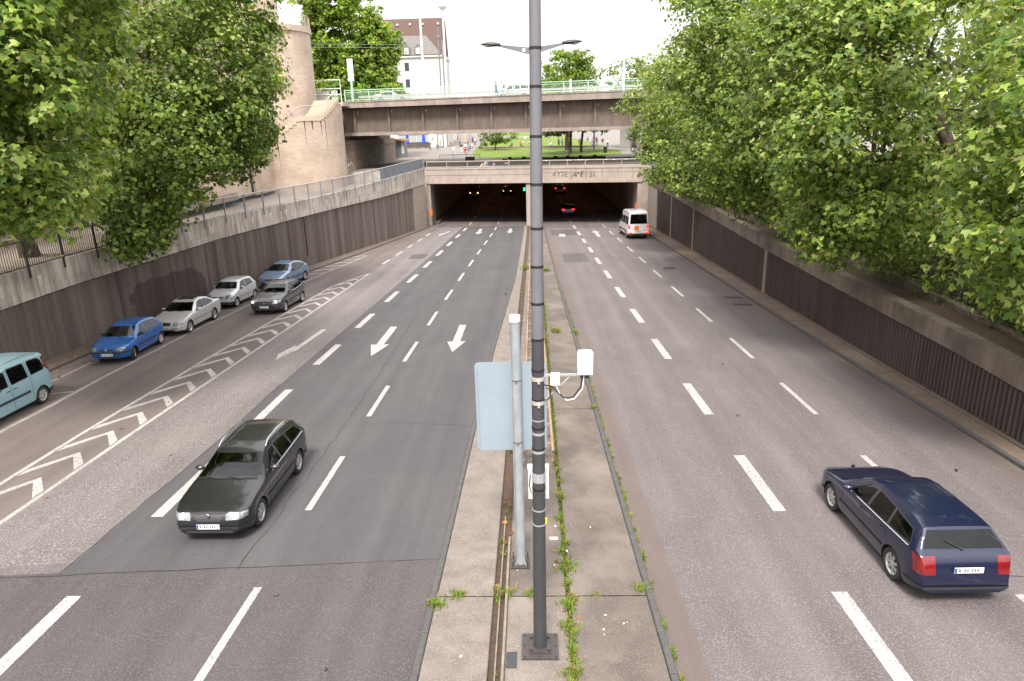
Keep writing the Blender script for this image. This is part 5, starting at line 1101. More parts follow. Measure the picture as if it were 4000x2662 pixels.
WAGON = dict(L=4.45, W=1.77, fo=.85, wb=2.68, r=.32, rim='alloy', paint=paint('black', (0.012, 0.012, 0.014), .2), cowl=1.25, rf=2.0, rr=3.98, tail=4.24, nose_t=.25, lights=True,
    top=[(0, .48), (.03, .60), (.09, .71), (.4, .81), (.9, .91), (1.25, .97), (1.65, 1.22), (2.0, 1.39), (2.4, 1.46), (3.0, 1.475), (3.6, 1.45), (3.98, 1.39), (4.12, 1.22), (4.24, 1.04), (4.34, .96), (4.41, .76), (4.45, .5)],
    belt=[(0, .62), (.6, .82), (1.25, .92), (3.0, .97), (4.45, 1.02)], windows=[[(1.62, .955), (2.38, .98), (2.38, 1.32), (2.12, 1.30)], [(2.46, .985), (3.16, 1.0), (3.12, 1.31), (2.48, 1.33)], [(3.23, 1.01), (3.98, 1.05), (3.82, 1.25), (3.19, 1.30)]],
    seams=[(1.42, .34, 1.42, .92), (2.42, .3, 2.42, .98), (3.24, .66, 3.2, 1.0)], hl=(.40, .82, .57, .70, .72), tl=(.56, .86, .66, .98), gate=.50, rw=True, grille=(.34, .54, .70), intake=(.55, .26, .40), plate=(.44, .80), handles=[2.28, 3.08], rails=(2.2, 3.8), chrome=(1.55, 4.0), emblem=(.68, .03), pillars=True, strip=.40, mould=(1.3, 3.15, .50, .54))
HATCH = dict(FOCUS, L=4.2, wb=2.6, fo=.84, paint=paint('dark_grey', (0.035, 0.036, 0.046), .3), rim='alloy', mirror=paint('dark_grey', (0.035, 0.036, 0.046), .3), plate=(.44, .66), chrome=(1.55, 3.6))
HATCH['top'] = [(s * 4.2 / 4.34, z) for s, z in FOCUS['top']]; HATCH.pop('bumper')
NAVY = dict(WAGON, paint=paint('navy', (0.0045, 0.008, 0.034), .2), plate=(.44, .78)); NAVY.pop('rails')
COUPE = dict(CORSA, L=4.1, W=1.78, fo=.85, wb=2.56, r=.31, rim='alloy', paint=WAGON['paint'], hl=(.46, .82, .58, .72, .74), tl=(.42, .82, .74, .88), plate=(.42, .55), mirror=WAGON['paint'], handle_mat=WAGON['paint'], bumper=(.22, .30))
COUPE['top'] = [(s * 4.1 / 3.74, z * .97) for s, z in CORSA['top']]; COUPE['belt'] = [(s * 4.1 / 3.74, z * .99) for s, z in CORSA['belt']]; COUPE['windows'] = [[(s * 4.1 / 3.74, z * .97) for s, z in p] for p in CORSA['windows']]; COUPE['seams'] = [(a * 1.096, b, c * 1.096, d) for a, b, c, d in CORSA['seams']]
for k_ in ('cowl', 'rf', 'rr', 'tail'): COUPE[k_] = CORSA[k_] * 4.1 / 3.74
COUPE.pop('mould'); COUPE['aerial'] = None
VAN = dict(L=5.9, W=2.0, fo=.95, wb=3.66, r=.345, rim='steel', th=.11, paint=paint('white', (0.80, 0.80, 0.80), 0), cowl=1.0, rf=1.85, rr=5.80, tail=5.84, tail_t=.05, zb=.3, rear_glass=True,
    top=[(0, .6), (.04, .85), (.12, 1.0), (.5, 1.2), (1.0, 1.34), (1.45, 1.9), (1.85, 2.36), (2.2, 2.55), (3.0, 2.62), (4.5, 2.63), (5.5, 2.60), (5.70, 2.54), (5.80, 2.36), (5.82, 2.0), (5.84, 1.38), (5.87, 1.0), (5.9, .55)],
    belt=[(0, .9), (.6, 1.1), (1.0, 1.22), (3, 1.30), (5.9, 1.30)], windows=[[(1.40, 1.36), (2.3, 1.36), (2.3, 2.02), (1.9, 2.02)], [(2.55, 1.36), (3.75, 1.36), (3.75, 2.02), (2.55, 2.02)], [(3.95, 1.36), (4.65, 1.36), (4.65, 2.02), (3.95, 2.02)], [(4.8, 1.36), (5.55, 1.36), (5.55, 2.02), (4.8, 2.02)]],
    seams=[(1.3, .4, 1.3, 1.25), (2.4, .4, 2.4, 2.1), (3.85, .4, 3.85, 2.1), (4.72, .6, 4.72, 2.1)], mould=(1.0, 5.0, .62, .75), hl=(.55, .92, .80, 1.05, 1.1), tl=(.80, .96, .95, 1.32), grille=(.45, .75, .95), bumper=(.3, .52), plate=(.5, .72), handles=[2.2, 3.7], mirror=TRIM)
# parked along the lay-by, facing the camera
def hd(deg): a = R(deg); return (math.sin(a), -math.cos(a))      # heading down the road, turned by deg
G1 = 'cars parked along the wall'
car('parked_van', 'light blue high-roofed family van, nearest of the parked vehicles, cut by the left edge', KANGOO, -18.50, 20.95, None, hd(1), G1, cat='van')
car('parked_car', 'bright blue small hatchback parked with its front wheels turned', CORSA, -18.20, 28.85, None, hd(3), G1, steer=R(24), plate_front='K AV 1755')
car('parked_car', 'silver saloon with dark sunroof parked between the blue and the small silver hatchback', MERC, -17.95, 33.75, None, hd(0), G1)
car('parked_car', 'small silver three-door hatchback parked behind the silver saloon', LUPO, -17.92, 39.25, None, hd(-3), G1)
car('parked_car', 'grey-blue hatchback, farthest of the parked cars, by the ribbed wall', FOCUS, -16.95, 45.35, None, hd(-7), G1)
G2 = 'cars driving on the carriageways'
car('moving_car', 'dark grey car driving along the chevron strip beside the parked cars', HATCH, -14.65, 37.9, None, hd(-2), G2, lights=True)
car('moving_car', 'black estate car with bright headlights driving towards the viewer in the oncoming lane', WAGON, -7.3, 15.3, None, hd(0), G2, lights=True)
car('moving_car', 'dark navy estate car seen from behind, nearest on the right carriageway', NAVY, 7.75, 13.0, None, (-.015, 1), G2)
vn = car('passenger_van', 'white high-roofed passenger van with orange square on its rear door', VAN, 9.95, 67.9, None, (-.03, 1), G2, tails=True, cat='van')
MB().cbox((-5.9 / 2 + .015, .18, 1.02), .02, .42, .42).build('orange_square', mat('orange_print', (.8, .2, .02), rough=.5), vn)
MB().cbox((-5.9 / 2 - .02, 0, .45), .1, 1.8, .16).build('rear_step', TRIM, vn)
for sg in (-1, 1): MB().cbox((-5.9 / 2 - .03, sg * .78, .56), .05, .35, .12).build('rear_reflector', TLON, vn)
car('moving_car', 'black coupe with lit red tail lights entering the right tunnel bay', COUPE, 4.65, 90.4, None, (0, 1), G2, slope=False, tails=True)
car('moving_car', 'farther car with red tail lights deep in the right tunnel bay', dict(HATCH), 4.9, 122, None, (0, 1), G2, slope=False, tails=True)
car('moving_van', 'dark van with lit headlights deep in the left tunnel bay', dict(KANGOO, paint=paint('taxi_dark', (.10, .085, .07), .1)), -9.6, 118, None, (0, -1), G2, slope=False, lights=2, cat='van')
car('moving_car', 'dark car with lit headlights beside the centre wall in the left tunnel bay', dict(COUPE), -4.2, 122, None, (0, -1), G2, slope=False, lights=2)
car('moving_car', 'grey saloon driving on the bridge behind the left part of the green railing', dict(MERC, paint=paint('grey_bridge', (.33, .37, .38), .3)), -17.6, 92.0, bz(-17.6, 12.05, 12.45), (1, 0), 'cars on the bridge', slope=False)
car('moving_van', 'silver van driving on the bridge behind the two walking people', dict(KANGOO, paint=paint('silver_bridge', (.5, .53, .56), .3)), -2.2, 94.0, bz(-2.2, 12.05, 12.45), (-1, 0), 'cars on the bridge', slope=False, cat='van')
# ------------------------------------------------------------------ trees
BARK = mat('plane_bark', (0.115, 0.085, 0.06), (0.26, 0.22, 0.15), scale=3.5, rough=.95, bump=.5, bscale=14, stretch=(1, 1, .45), contrast=(.5, .62))
BARK_D = mat('dark_bark', (0.05, 0.037, 0.028), (0.085, 0.062, 0.045), scale=6, rough=1, bump=.6, bscale=20, stretch=(1, 1, .3))
def leaf_mat(name):
    m = bpy.data.materials.new(name); m.use_nodes = True; n = m.node_tree.nodes; l = m.node_tree.links; b = n['Principled BSDF']; o = n['Material Output']
    at = n.new('ShaderNodeAttribute'); at.attribute_name = 'tint'; l.new(at.outputs['Color'], b.inputs['Base Color'])
    b.inputs['Roughness'].default_value = .48; b.inputs['Specular IOR Level'].default_value = .3
    tr = n.new('ShaderNodeBsdfTranslucent'); h = n.new('ShaderNodeHueSaturation'); h.inputs['Value'].default_value = 1.9; h.inputs['Hue'].default_value = .485; h.inputs['Saturation'].default_value = 1.1
    l.new(at.outputs['Color'], h.inputs['Color']); l.new(h.outputs[0], tr.inputs[0])
    mx_ = n.new('ShaderNodeMixShader'); mx_.inputs[0].default_value = .42; l.new(b.outputs[0], mx_.inputs[1]); l.new(tr.outputs[0], mx_.inputs[2]); l.new(mx_.outputs[0], o.inputs[0]); return m
LEAF = leaf_mat('leaf')
# leaf outlines (unit length, stalk at origin, blade along +x), slightly folded
PALM = np.array([(0, 0, 0), (.02, .30, .05), (.22, .52, .07), (.30, .30, .03), (.62, .48, .05), (.62, .20, .0), (1.0, 0, -.10), (.62, -.20, .0), (.62, -.48, .05), (.30, -.30, .03), (.22, -.52, .07), (.02, -.30, .05)], float)
PALM_F = [(0, 1, 2, 3), (0, 3, 4, 5), (0, 5, 6, 7), (0, 7, 8, 9), (0, 9, 10, 11)]
OVAL = np.array([(0, 0, 0), (.45, .36, .05), (1, 0, -.08), (.45, -.36, .05)], float); OVAL_F = [(0, 1, 2, 3)]
STAR = np.array([(0, 0, 0), (.25, .45, .05), (.55, .42, .04), (1, 0, -.1), (.55, -.42, .04), (.25, -.45, .05)], float); STAR_F = [(0, 1, 2, 3), (0, 3, 4, 5)]
TRI = np.array([(0, 0, 0), (.03, .38, .05), (.42, .50, .06), (.46, .20, .0), (1.0, 0, -.10), (.46, -.20, .0), (.42, -.50, .06), (.03, -.38, .05)], float); TRI_F = [(0, 1, 2, 3), (0, 3, 4, 5), (0, 5, 6, 7)]
def leaf_mesh(name, pos, nrm, size, tint, shape='palm'):
    T, TF = {'palm': (PALM, PALM_F), 'lobed': (TRI, TRI_F), 'oval': (OVAL, OVAL_F), 'star': (STAR, STAR_F)}[shape]
    N = len(pos); nrm = nrm / (np.linalg.norm(nrm, axis=1, keepdims=True) + 1e-9)
    a = rng.normal(size=(N, 3)); a[:, 2] -= .5; t = a - nrm * np.sum(a * nrm, 1, keepdims=True); t /= np.linalg.norm(t, axis=1, keepdims=True) + 1e-9; b = np.cross(nrm, t)
    V = pos[:, None, :] + size[:, None, None] * (T[None, :, 0, None] * t[:, None, :] + T[None, :, 1, None] * b[:, None, :] + T[None, :, 2, None] * nrm[:, None, :])
    k = len(T); V = V.reshape(-1, 3).astype(np.float32)
    me = bpy.data.meshes.new(name); me.vertices.add(len(V)); me.vertices.foreach_set('co', V.ravel())
    nf = len(TF); fl = len(TF[0]); F_ = (np.arange(N)[:, None, None] * k + np.array(TF)[None]).reshape(-1).astype(np.int32)
    me.loops.add(len(F_)); me.loops.foreach_set('vertex_index', F_); me.polygons.add(N * nf); me.polygons.foreach_set('loop_start', np.arange(0, len(F_), fl, dtype=np.int32))
    at = me.attributes.new('tint', 'FLOAT_COLOR', 'POINT'); c = np.ones((N, k, 4), np.float32); c[:, :, :3] = tint[:, None, :]; at.data.foreach_set('color', c.ravel())
    me.materials.append(LEAF); me.update(calc_edges=True); return me
GREENS = np.array([(0.158, 0.228, 0.040), (0.098, 0.162, 0.030), (0.220, 0.290, 0.060), (0.062, 0.114, 0.025), (0.285, 0.340, 0.105), (0.122, 0.188, 0.050)])
def tints(n, pal=GREENS, pale=.03, bright=1.0):
    c = pal[rng.integers(0, len(pal), n)] * rng.uniform(.75, 1.25, (n, 1)) * bright
    k = rng.random(n) < pale; c[k] = np.array([(0.42, 0.30, 0.15)]) * rng.uniform(.7, 1.2, (k.sum(), 1)); return c
def lumpy(d, seed):
    """smooth bumps on the crown outline"""
    g = np.random.default_rng(seed); f = np.zeros(len(d))
    for i in range(5):
        v = g.normal(size=3); v /= np.linalg.norm(v); f += .13 * np.sin(3.2 * (1 + .5 * i) * (d @ v) + g.uniform(0, 6.28)) / (1 + .35 * i)
    return f
def tree(name, label, base, fork, lobes, n_clusters, per, leaf, trunk_r, shape='palm', pal=GREENS, pale=.03, spread=.55, seed=1, group=None, bark=BARK, lim=26, inner=.35, keep=None, bright=1.0, flat=.6):
    """base/fork: trunk foot and first fork; lobes: (centre, radii, weight) ellipsoids filled with leaf clusters"""
    g = np.random.default_rng(seed); t = thing(name, label, 'tree', base, group); base = np.array(base, float)
    cs = []; ws = np.array([l_[2] for l_ in lobes], float); ws /= ws.sum()
    for (c, rad, _), wgt in zip(lobes, ws):
        n = int(n_clusters * wgt); d = g.normal(size=(n, 3)); d /= np.linalg.norm(d, axis=1, keepdims=True)
        q = np.where(g.random(n) < inner, g.random(n) ** (1 / 3) * .85, .86 + .16 * g.random(n)) * (1 + lumpy(d, seed + int(abs(c[0] * 7 + c[1]))))
        cs.append(np.array(c) + d * np.array(rad) * q[:, None])
    cs = np.concatenate(cs)
    if keep is not None: cs = cs[keep(cs)]
    ctr = np.average([l_[0] for l_ in lobes], axis=0, weights=ws)
    n = len(cs); k = g.integers(int(per * .6), int(per * 1.4), n); idx = np.repeat(np.arange(n), k); m = len(idx)
    crad = spread * g.uniform(.75, 1.6, n)                       # each clump is a little dome of leaves round its twig
    d = g.normal(size=(m, 3)); d[:, 2] += .35; d /= np.linalg.norm(d, axis=1, keepdims=True)
    pos = cs[idx] + d * (crad[idx] * g.uniform(.35, 1.1, m))[:, None] * np.array([1.15, 1.15, flat])
    out = cs[idx] - ctr; out /= np.linalg.norm(out, axis=1, keepdims=True) + 1e-9
    nrm = d * .75 + out * .3 + g.normal(size=(m, 3)) * .38 + np.array([0, 0, .45])
    tb = tints(m, pal, 0, bright) * (g.uniform(.66, 1.34, (n, 1))[idx])
    sz = leaf * g.uniform(.42, 1.2, m); pk = g.random(m) < 1.6 * pale * (1 + 2 * (d[:, 2] > .5)); tb[pk] = np.array([(.52, .44, .24)]) * g.uniform(.6, 1.1, (pk.sum(), 1)); sz[pk] *= .45
    me = leaf_mesh('crown', pos - base, nrm, sz, tb, shape); link('crown', me, t)
    b = MB(); f = np.array(fork, float) - base; wob = g.normal(size=3) * .12
    tp = [np.array((0, 0, -.2)), f * .33 + wob, f * .7 - wob * .6, f]; b.tube([tuple(p) for p in tp], [trunk_r * 1.25, trunk_r * .95, trunk_r * .86, trunk_r * .8], 12)
    mains = []
    sel = cs[g.choice(n, min(lim, n), replace=False)] - base
    for i, e in enumerate(sel):
        if i < 6:
            mid = f + (e - f) * .5 + np.array([0, 0, .12 * np.linalg.norm(e - f)]) + g.normal(size=3) * .25
            b.tube([tuple(f - (0, 0, .15)), tuple(f + (mid - f) * .5 + g.normal(size=3) * .12), tuple(mid), tuple(e)], [trunk_r * .55, trunk_r * .42, trunk_r * .3, .02], 8); mains.append((f, mid, e))
        else:
            ff, mid, ee = mains[i % len(mains)]; s0 = mid * .6 + ff * .4 if i % 2 else mid; q = s0 + (e - s0) * .55 + np.array([0, 0, .3]) + g.normal(size=3) * .2
            b.tube([tuple(s0), tuple(q), tuple(e)], [trunk_r * .26, trunk_r * .14, .012], 6)
    b.build('trunk', bark, t, 50)
    return t
GT = 'plane trees along the road'
# left: near plane tree whose trunk stands behind the dark railing, and the next one behind it
tree('plane_tree', 'large leafy plane tree in the upper left corner, its trunk behind the dark railing', (-23.3, 30.9, 3.35), (-21.6, 28.0, 7.4),
     [((-17.0, 21.5, 12.4), (5.2, 4.6, 5.4), 6), ((-15.2, 18.6, 10.6), (3.4, 3.2, 3.6), 3.2), ((-17.6, 22.8, 7.9), (3.2, 3.4, 2.5), 2.4), ((-13.6, 19.8, 13.6), (2.8, 3.0, 3.2), 2), ((-19.5, 24, 14), (5, 5, 5), 2), ((-15.8, 19.6, 6.9), (2.0, 2.2, 1.3), 1.0)],
     960, 78, .235, .36, shape='lobed', seed=3, group=GT, pale=.035, spread=.62, bright=1.2, flat=.7, inner=.25)
tree('plane_tree', 'second plane tree with drooping branches hanging over the concrete parapet', (-23.8, 43.5, 3.55), (-21.8, 40.5, 8.0),
     [((-19.2, 36.8, 13.4), (6.2, 5.0, 6.0), 8), ((-17.6, 35.2, 8.6), (3.3, 3.8, 2.8), 3.2), ((-19.2, 33.6, 5.9), (1.9, 2.6, 1.9), 1.5), ((-19.0, 32.5, 4.3), (1.1, 1.4, 1.2), .8), ((-15.6, 37.6, 12.0), (2.6, 3.2, 3.8), 2.2), ((-15.9, 38.3, 8.2), (2.0, 2.4, 1.7), 1.2), ((-21, 38, 8), (3.5, 4, 4), 1.5)],
     1350, 62, .225, .38, seed=5, group=GT, pale=.03, spread=.62, shape='star', flat=.7, inner=.28)
# right row, nearest first
tree('plane_tree', 'nearest plane tree at the right edge with big pale leaves hanging low over the wall', (17.2, 16.6, 1.5), (16.2, 16.6, 6.0),
     [((14.9, 16.0, 10.3), (4.6, 4.4, 4.6), 4), ((13.2, 16.4, 6.2), (2.7, 2.6, 2.5), 2.4), ((13.5, 17.8, 4.4), (1.8, 2.2, 1.4), 1.2), ((13.0, 15.4, 8.4), (2.8, 2.6, 2.6), 2)],
     540, 78, .215, .3, shape='lobed', seed=11, group=GT, pale=.04, spread=.58, bright=1.15, flat=.7, inner=.25)
tree('plane_tree', 'plane tree with forked pale trunk showing through its leaves on the right', (16.9, 27.2, 2.1), (16.2, 27.0, 6.6),
     [((13.6, 26.2, 9.8), (4.6, 4.2, 3.9), 5), ((11.4, 25.4, 7.2), (3.0, 2.8, 2.6), 2.4), ((12.8, 25.6, 4.9), (2.4, 2.6, 1.6), 1.6), ((14.0, 28.6, 13.0), (5.4, 4.8, 3.0), 2.4), ((10.6, 27.5, 11.2), (2.6, 2.8, 3.0), 2), ((11.6, 27.2, 4.2), (1.5, 1.6, 1.0), .7)],
     860, 66, .225, .34, shape='lobed', seed=13, group=GT, pale=.035, spread=.6, flat=.7, inner=.25, bright=1.05, keep=lambda c: ~((np.abs(c[:, 0] / c[:, 1] - .575) < .035) & (c[:, 2] > 7.2) & (c[:, 2] < 12.4)))
tree('plane_tree', 'middle plane tree of the right row, leaning out over the right pavement', (17.4, 41.0, 2.5), (16.4, 40.5, 7.0),
     [((13.6, 39.5, 11.2), (5.4, 4.8, 4.8), 5), ((11.6, 38.2, 7.4), (3.4, 3.4, 3.0), 2.6), ((13.4, 38.8, 4.9), (2.6, 3.2, 2.0), 1.6), ((10.4, 40.6, 12.6), (3.0, 3.2, 3.8), 2)],
     850, 62, .22, .34, seed=17, group=GT, shape='star', spread=.6, flat=.7, inner=.28)
tree('plane_tree', 'far plane tree of the right row whose leaves reach over the bridge end', (18.0, 57.0, 3.0), (16.6, 56.5, 7.2),
     [((14.2, 55.5, 9.4), (5.8, 5.2, 5.4), 5), ((12.0, 54.5, 6.2), (3.2, 3.6, 3.0), 2.4), ((15.2, 53.5, 4.4), (2.8, 3.6, 1.8), 1.6), ((10.9, 60.0, 10.0), (2.8, 3.0, 3.4), 1.6), ((13.8, 68, 9), (3.6, 4.4, 5), 2)],
     950, 50, .225, .36, seed=19, group=GT, shape='star', spread=.6)
# backdrop trees beyond, right: they close the view behind the row
for i, (x, y, h) in enumerate(((25.5, 33, 12), (27.5, 48, 13), (26, 21, 11))):
    tree('plane_tree', ['tree of the back row standing behind the forked plane tree', 'tree of the back row standing behind the middle plane tree', 'tree of the back row at the right edge of the view'][i], (x, y, 2.2), (x, y, 6),
         [((x, y, h), (5.5, 5, 5), 4), ((x - 2, y - 2, h - 5), (3.5, 3.5, 2.2), 1.2)], 260, 44, .25, .3, seed=30 + i, group='trees of the back row', shape='star', spread=.7)
# shrubs under the right-hand trees
def shrub(name, label, c, rad, n, per, leaf, seed, pal, group, shape='oval'):
    g = np.random.default_rng(seed); t = thing(name, label, 'shrub', c, group); d = g.normal(size=(n, 3)); d /= np.linalg.norm(d, axis=1, keepdims=True); d[:, 2] = np.abs(d[:, 2])
    cs = d * np.array(rad) * (.6 + .45 * g.random((n, 1))) * (1 + lumpy(d, seed))[:, None]; idx = np.repeat(np.arange(n), per); m = len(idx)
    pos = cs[idx] + g.normal(size=(m, 3)) * .22; pos[:, 2] = np.maximum(pos[:, 2], .03)
    link('foliage', leaf_mesh('foliage', pos, d[idx] * .5 + g.normal(size=(m, 3)) * .5 + (0, 0, .5), leaf * g.uniform(.6, 1.2, m), tints(m, pal, .01), shape), t)
    b = MB()
    for i in range(7):
        e = cs[i] ; b.tube([(0, 0, -.1), tuple(e * .5 + g.normal(size=3) * .1), tuple(e)], [.035, .022, .006], 5)
    b.build('stems', BARK_D, t); return t
DK = GREENS * .75; OL = np.array([(0.085, 0.105, 0.05), (0.11, 0.13, 0.065), (0.065, 0.085, 0.04)])
SH = [(16.0, 19.8, 'dark'), (16.3, 22.6, 'olive'), (16.2, 25.2, 'olive'), (15.9, 28.6, 'dark'), (16.4, 31.6, 'dark'), (16.2, 35.2, 'dark'), (16.4, 38.6, 'dark'), (16.5, 44, 'dark'), (16.6, 49, 'dark'), (18.8, 23.5, 'dark'), (18.8, 28.8, 'dark'), (19.2, 34.0, 'dark')]
nm_ = ['nearest the right edge', 'with greyish leaves below the forked trunk', 'with greyish leaves left of the forked trunk', 'just above the coping joint', 'in the gap under the middle tree', 'behind the low wall under the middle tree', 'in the deep shade of the middle tree', 'below the far plane tree', 'farthest along the low wall', 'in the second row at the right edge', 'in the second row behind the forked trunk', 'in the second row under the middle tree']
for i, (x, y, k_) in enumerate(SH):
    shrub('shrub', '%s shrub behind the low wall, %s' % ('olive-grey' if k_ == 'olive' else 'dark green', nm_[i]), (x, y, ip(W2T, y) - .15), (1.4, 1.8, 2.5 if k_ == 'dark' else 3.0), 90, 48, .13, 50 + i, OL if k_ == 'olive' else DK, 'shrubs under the right trees')
YG = np.array([(0.14, 0.22, 0.03), (0.10, 0.18, 0.025), (0.20, 0.27, 0.04), (0.07, 0.14, 0.025), (0.24, 0.28, 0.05)])
# trees beyond the bridge
tree('lime_tree', 'big rounded green tree behind the bridge beside the stone tower', (-29, 118, 4.5), (-28.5, 118, 11), [((-30.0, 118, 22.5), (6.2, 5, 8.2), 6), ((-25.2, 117, 17), (4.6, 4, 5), 4), ((-34.5, 119, 18), (4.5, 4, 7), 3), ((-24.4, 116, 14.2), (4.2, 3.5, 3.0), 3), ((-30.5, 115.5, 14), (4.5, 3, 3), 2.5), ((-24.0, 118, 22), (3, 3, 4), 2), ((-31, 117, 28), (5, 4, 4), 2)], 1300, 52, .50, .5, shape='star', pal=YG * 1.15, pale=0, spread=.75, seed=41, bark=BARK_D, group='trees beyond the bridge')
tree('lime_tree', 'rounded tree rising above the bridge railing right of the lamp post', (6.6, 128, 4.8), (6.6, 128, 10), [((6.6, 128, 16.0), (5.0, 4.5, 5.0), 3), ((8.6, 128, 18.6), (2.4, 2.4, 2.6), 1), ((4.4, 127, 14), (3.2, 3, 3), 1)], 300, 36, .42, .4, shape='star', pal=YG, pale=0, spread=.8, seed=43, bark=BARK_D, group='trees beyond the bridge')
tree('lime_tree', 'sparse yellowish tree above the right part of the bridge railing', (18.5, 128, 4.8), (18.5, 128, 9), [((18.0, 128, 14.6), (4.6, 4.5, 4.2), 3), ((20.5, 128, 17.2), (2.6, 2.6, 2.8), 1)], 150, 30, .42, .36, shape='star', pal=YG, pale=0, spread=.9, seed=44, bark=BARK_D, group='trees beyond the bridge')
tree('lawn_tree', 'low round tree on the left side of the lawn', (-6.6, 133, 4.9), (-6.6, 133, 6.4), [((-6.6, 133, 8.2), (3.1, 3.0, 2.4), 3)], 150, 36, .3, .1, shape='oval', pal=DK, pale=0, spread=.5, seed=45, bark=BARK_D, group='trees on the lawn')
tree('lawn_tree', 'lawn tree with the nearer dark trunk right of the lamp post', (6.3, 114.5, 4.35), (6.5, 114.5, 8.4), [((5.6, 115, 11.2), (5.2, 4, 3.6), 3), ((3.4, 114, 8.5), (2.6, 2.5, 1.1), 1)], 230, 36, .32, .24, shape='star', pal=DK, pale=0, spread=.6, seed=46, bark=BARK_D, group='trees on the lawn')
tree('lawn_tree', 'lawn tree with the farther dark trunk right of the lamp post', (8.5, 119.5, 4.5), (8.7, 119.5, 8.6), [((9.4, 120, 11.2), (5.0, 4, 3.4), 3), ((12.4, 119, 9.2), (2.8, 2.5, 1.2), 1)], 230, 36, .32, .22, shape='star', pal=DK, pale=0, spread=.6, seed=47, bark=BARK_D, group='trees on the lawn')
# ------------------------------------------------------------------ white house beyond the bridge
WH = mat('white_render', (0.62, 0.60, 0.58), (.56, .55, .53), scale=.6, rough=.9); TILE = mat('brown_roof_tiles', (0.125, 0.078, 0.064), (0.10, 0.062, 0.052), scale=2.2, rough=.9, stretch=(.6, .6, 4), bump=.3, bscale=10); SLATE = mat('grey_slate', (0.20, 0.18, 0.172), (0.15, 0.135, 0.13), scale=2.2, rough=.8, stretch=(.8, .8, 3), bump=.3, bscale=10)
BLIND = mat('window_blind', (.36, .37, .38), rough=.3); DKF = mat('dark_frame', (.07, .075, .085), rough=.5)
Y0 = 150.0; hs = thing('white_house', 'tall white house with brown tiled roof and slate dormers behind the bridge', 'house', (-25, Y0, zp(150)))
zE = 23.2 - zp(150); zR = 31.0 - zp(150)
MB().box(-8.5, 7.3, 0, 12, -.5, zE).build('wall', WH, hs)
rf_ = MB().hexa([(-8.6, -.1, zE + .3), (7.25, -.1, zE + .3), (7.25, 12, zE + .3), (-8.6, 12, zE + .3), (-8.6, 3.6, zR), (7.25, 3.6, zR), (7.25, 8.6, zR), (-8.6, 8.6, zR)]).build('roof', TILE, hs)
MB().box(-8.7, 7.5, -.35, .2, zE + .0, zE + .28).build('gutter', WH, rf_); MB().box(7.26, 7.5, -.2, 12.2, zE, zE + .6).build('verge', WH, rf_)
q = 3.7 / (zR - zE - .3)
def rp(x, z, o=.12): return (x, -.1 + (z - zE - .3) * q - o, z)
MB().poly([rp(-1.5, zE + .45), rp(7.0, zE + .45), rp(6.2, zE + 1.6), rp(3.9, zE + 4.3), rp(-2.2, zE + 4.3)]).build('slate_field', SLATE, rf_)
for x in (.0, 2.4):
    d = MB().prism([(x - .75, zE + .5), (x + .75, zE + .5), (x + .75, zE + 1.9), (x, zE + 2.6), (x - .75, zE + 1.9)], 'y', -.35, 1.6).build('dormer', SLATE, rf_)
    MB().box(x - .45, x + .45, -.40, -.351, zE + .6, zE + 1.8).build('dormer_window', WH, d)
for i, (x, z) in enumerate(((-2, 6.6), (.6, 6.6), (3.2, 6.6), (6.4, 6.6), (6.5, 3.9))): MB().cbox((rp(x, zE + z)[0], rp(x, zE + z)[1] - .1, zE + z), .45, .3, .35).build('snow_guard', WH, rf_)
# ground-floor glazing with white blinds and a dark frame, plain white bay and door
MB().box(-8.4, 3.5, -.12, -.001, 0, 1.0).build('plinth', DKF, hs)
for i in range(5):
    for z0, z1 in ((1.05, 2.5), (2.7, 3.6)):
        x = -2.9 + i * 1.28; MB().box(x, x + 1.13, -.08, -.001, z0, z1).build('window', BLIND, hs); 
for z in (1.0, 2.55, 3.62): MB().box(-3.0, 3.5, -.10, -.081, z, z + .1).build('frame_rail', DKF, hs)
dr2 = MB().box(5.3, 6.6, -.14, -.001, 0, 2.7).build('door', DKF, hs); MB().box(5.45, 6.45, -.16, -.141, .15, 2.55).build('pane', mat('milk_glass', (.5, .51, .53), rough=.2), dr2)
for i, (x, z) in enumerate(((-.6, 8.5), (-.6, 12), (-.6, 15.2), (-3, 11), (-3, 14.5))): 
    MB().box(x, x + .9, -.04, -.001, z, z + 1.6).build('window', mat('dark_pane', (.06, .07, .08), rough=.1), hs)
MB().box(4.0, 4.6, -.06, -.001, 1.3, 2.1).build('poster', mat('poster_yellow', (.5, .48, .4), (.35, .3, .12), scale=3, rough=.5), hs)
MB().tube([(7.42, -.3, zE + 3), (7.42, -.3, 0)], .14, 8).build('drainpipe', mat('drainpipe_grey', (.25, .23, .22), rough=.5), hs)
# second house row across the alley and far white buildings, right-hand pale wall with spiral stair
h2 = thing('pale_house', 'pale narrow house across the alley behind the plaza', 'house', (-16.5, 172, zp(172))); MB().box(-1.3, 1.2, 0, 14, -.5, 5.5).build('wall', mat('beige_render', (.55, .48, .42), rough=.9), h2); MB().box(-1.4, 1.3, -.1, 14, 5.52, 6).build('roof', TILE, h2)
kq = thing('kiosk', 'small kiosk with wooden awning and notice panels by the abutment', 'kiosk', (-21.6, 118, zp(118)))
MB().box(-1.2, .5, 0, 2.5, -.2, 3.0).build('wall', mat('kiosk_grey', (.18, .2, .21), rough=.6), kq); MB().box(-1.3, 1.5, -.8, .2, 2.75, 3.05).build('awning', mat('awning_wood', (.5, .33, .16), rough=.7), kq)
for i in range(5): MB().box(.0, .42, -.03, -.001, .7 + i * .42, 1.05 + i * .42).build('notice', WHITE, kq)
ww = thing('white_wall', 'white building wall at the right of the plaza behind the spiral stair', 'building', (16.5, 132, zp(132)))
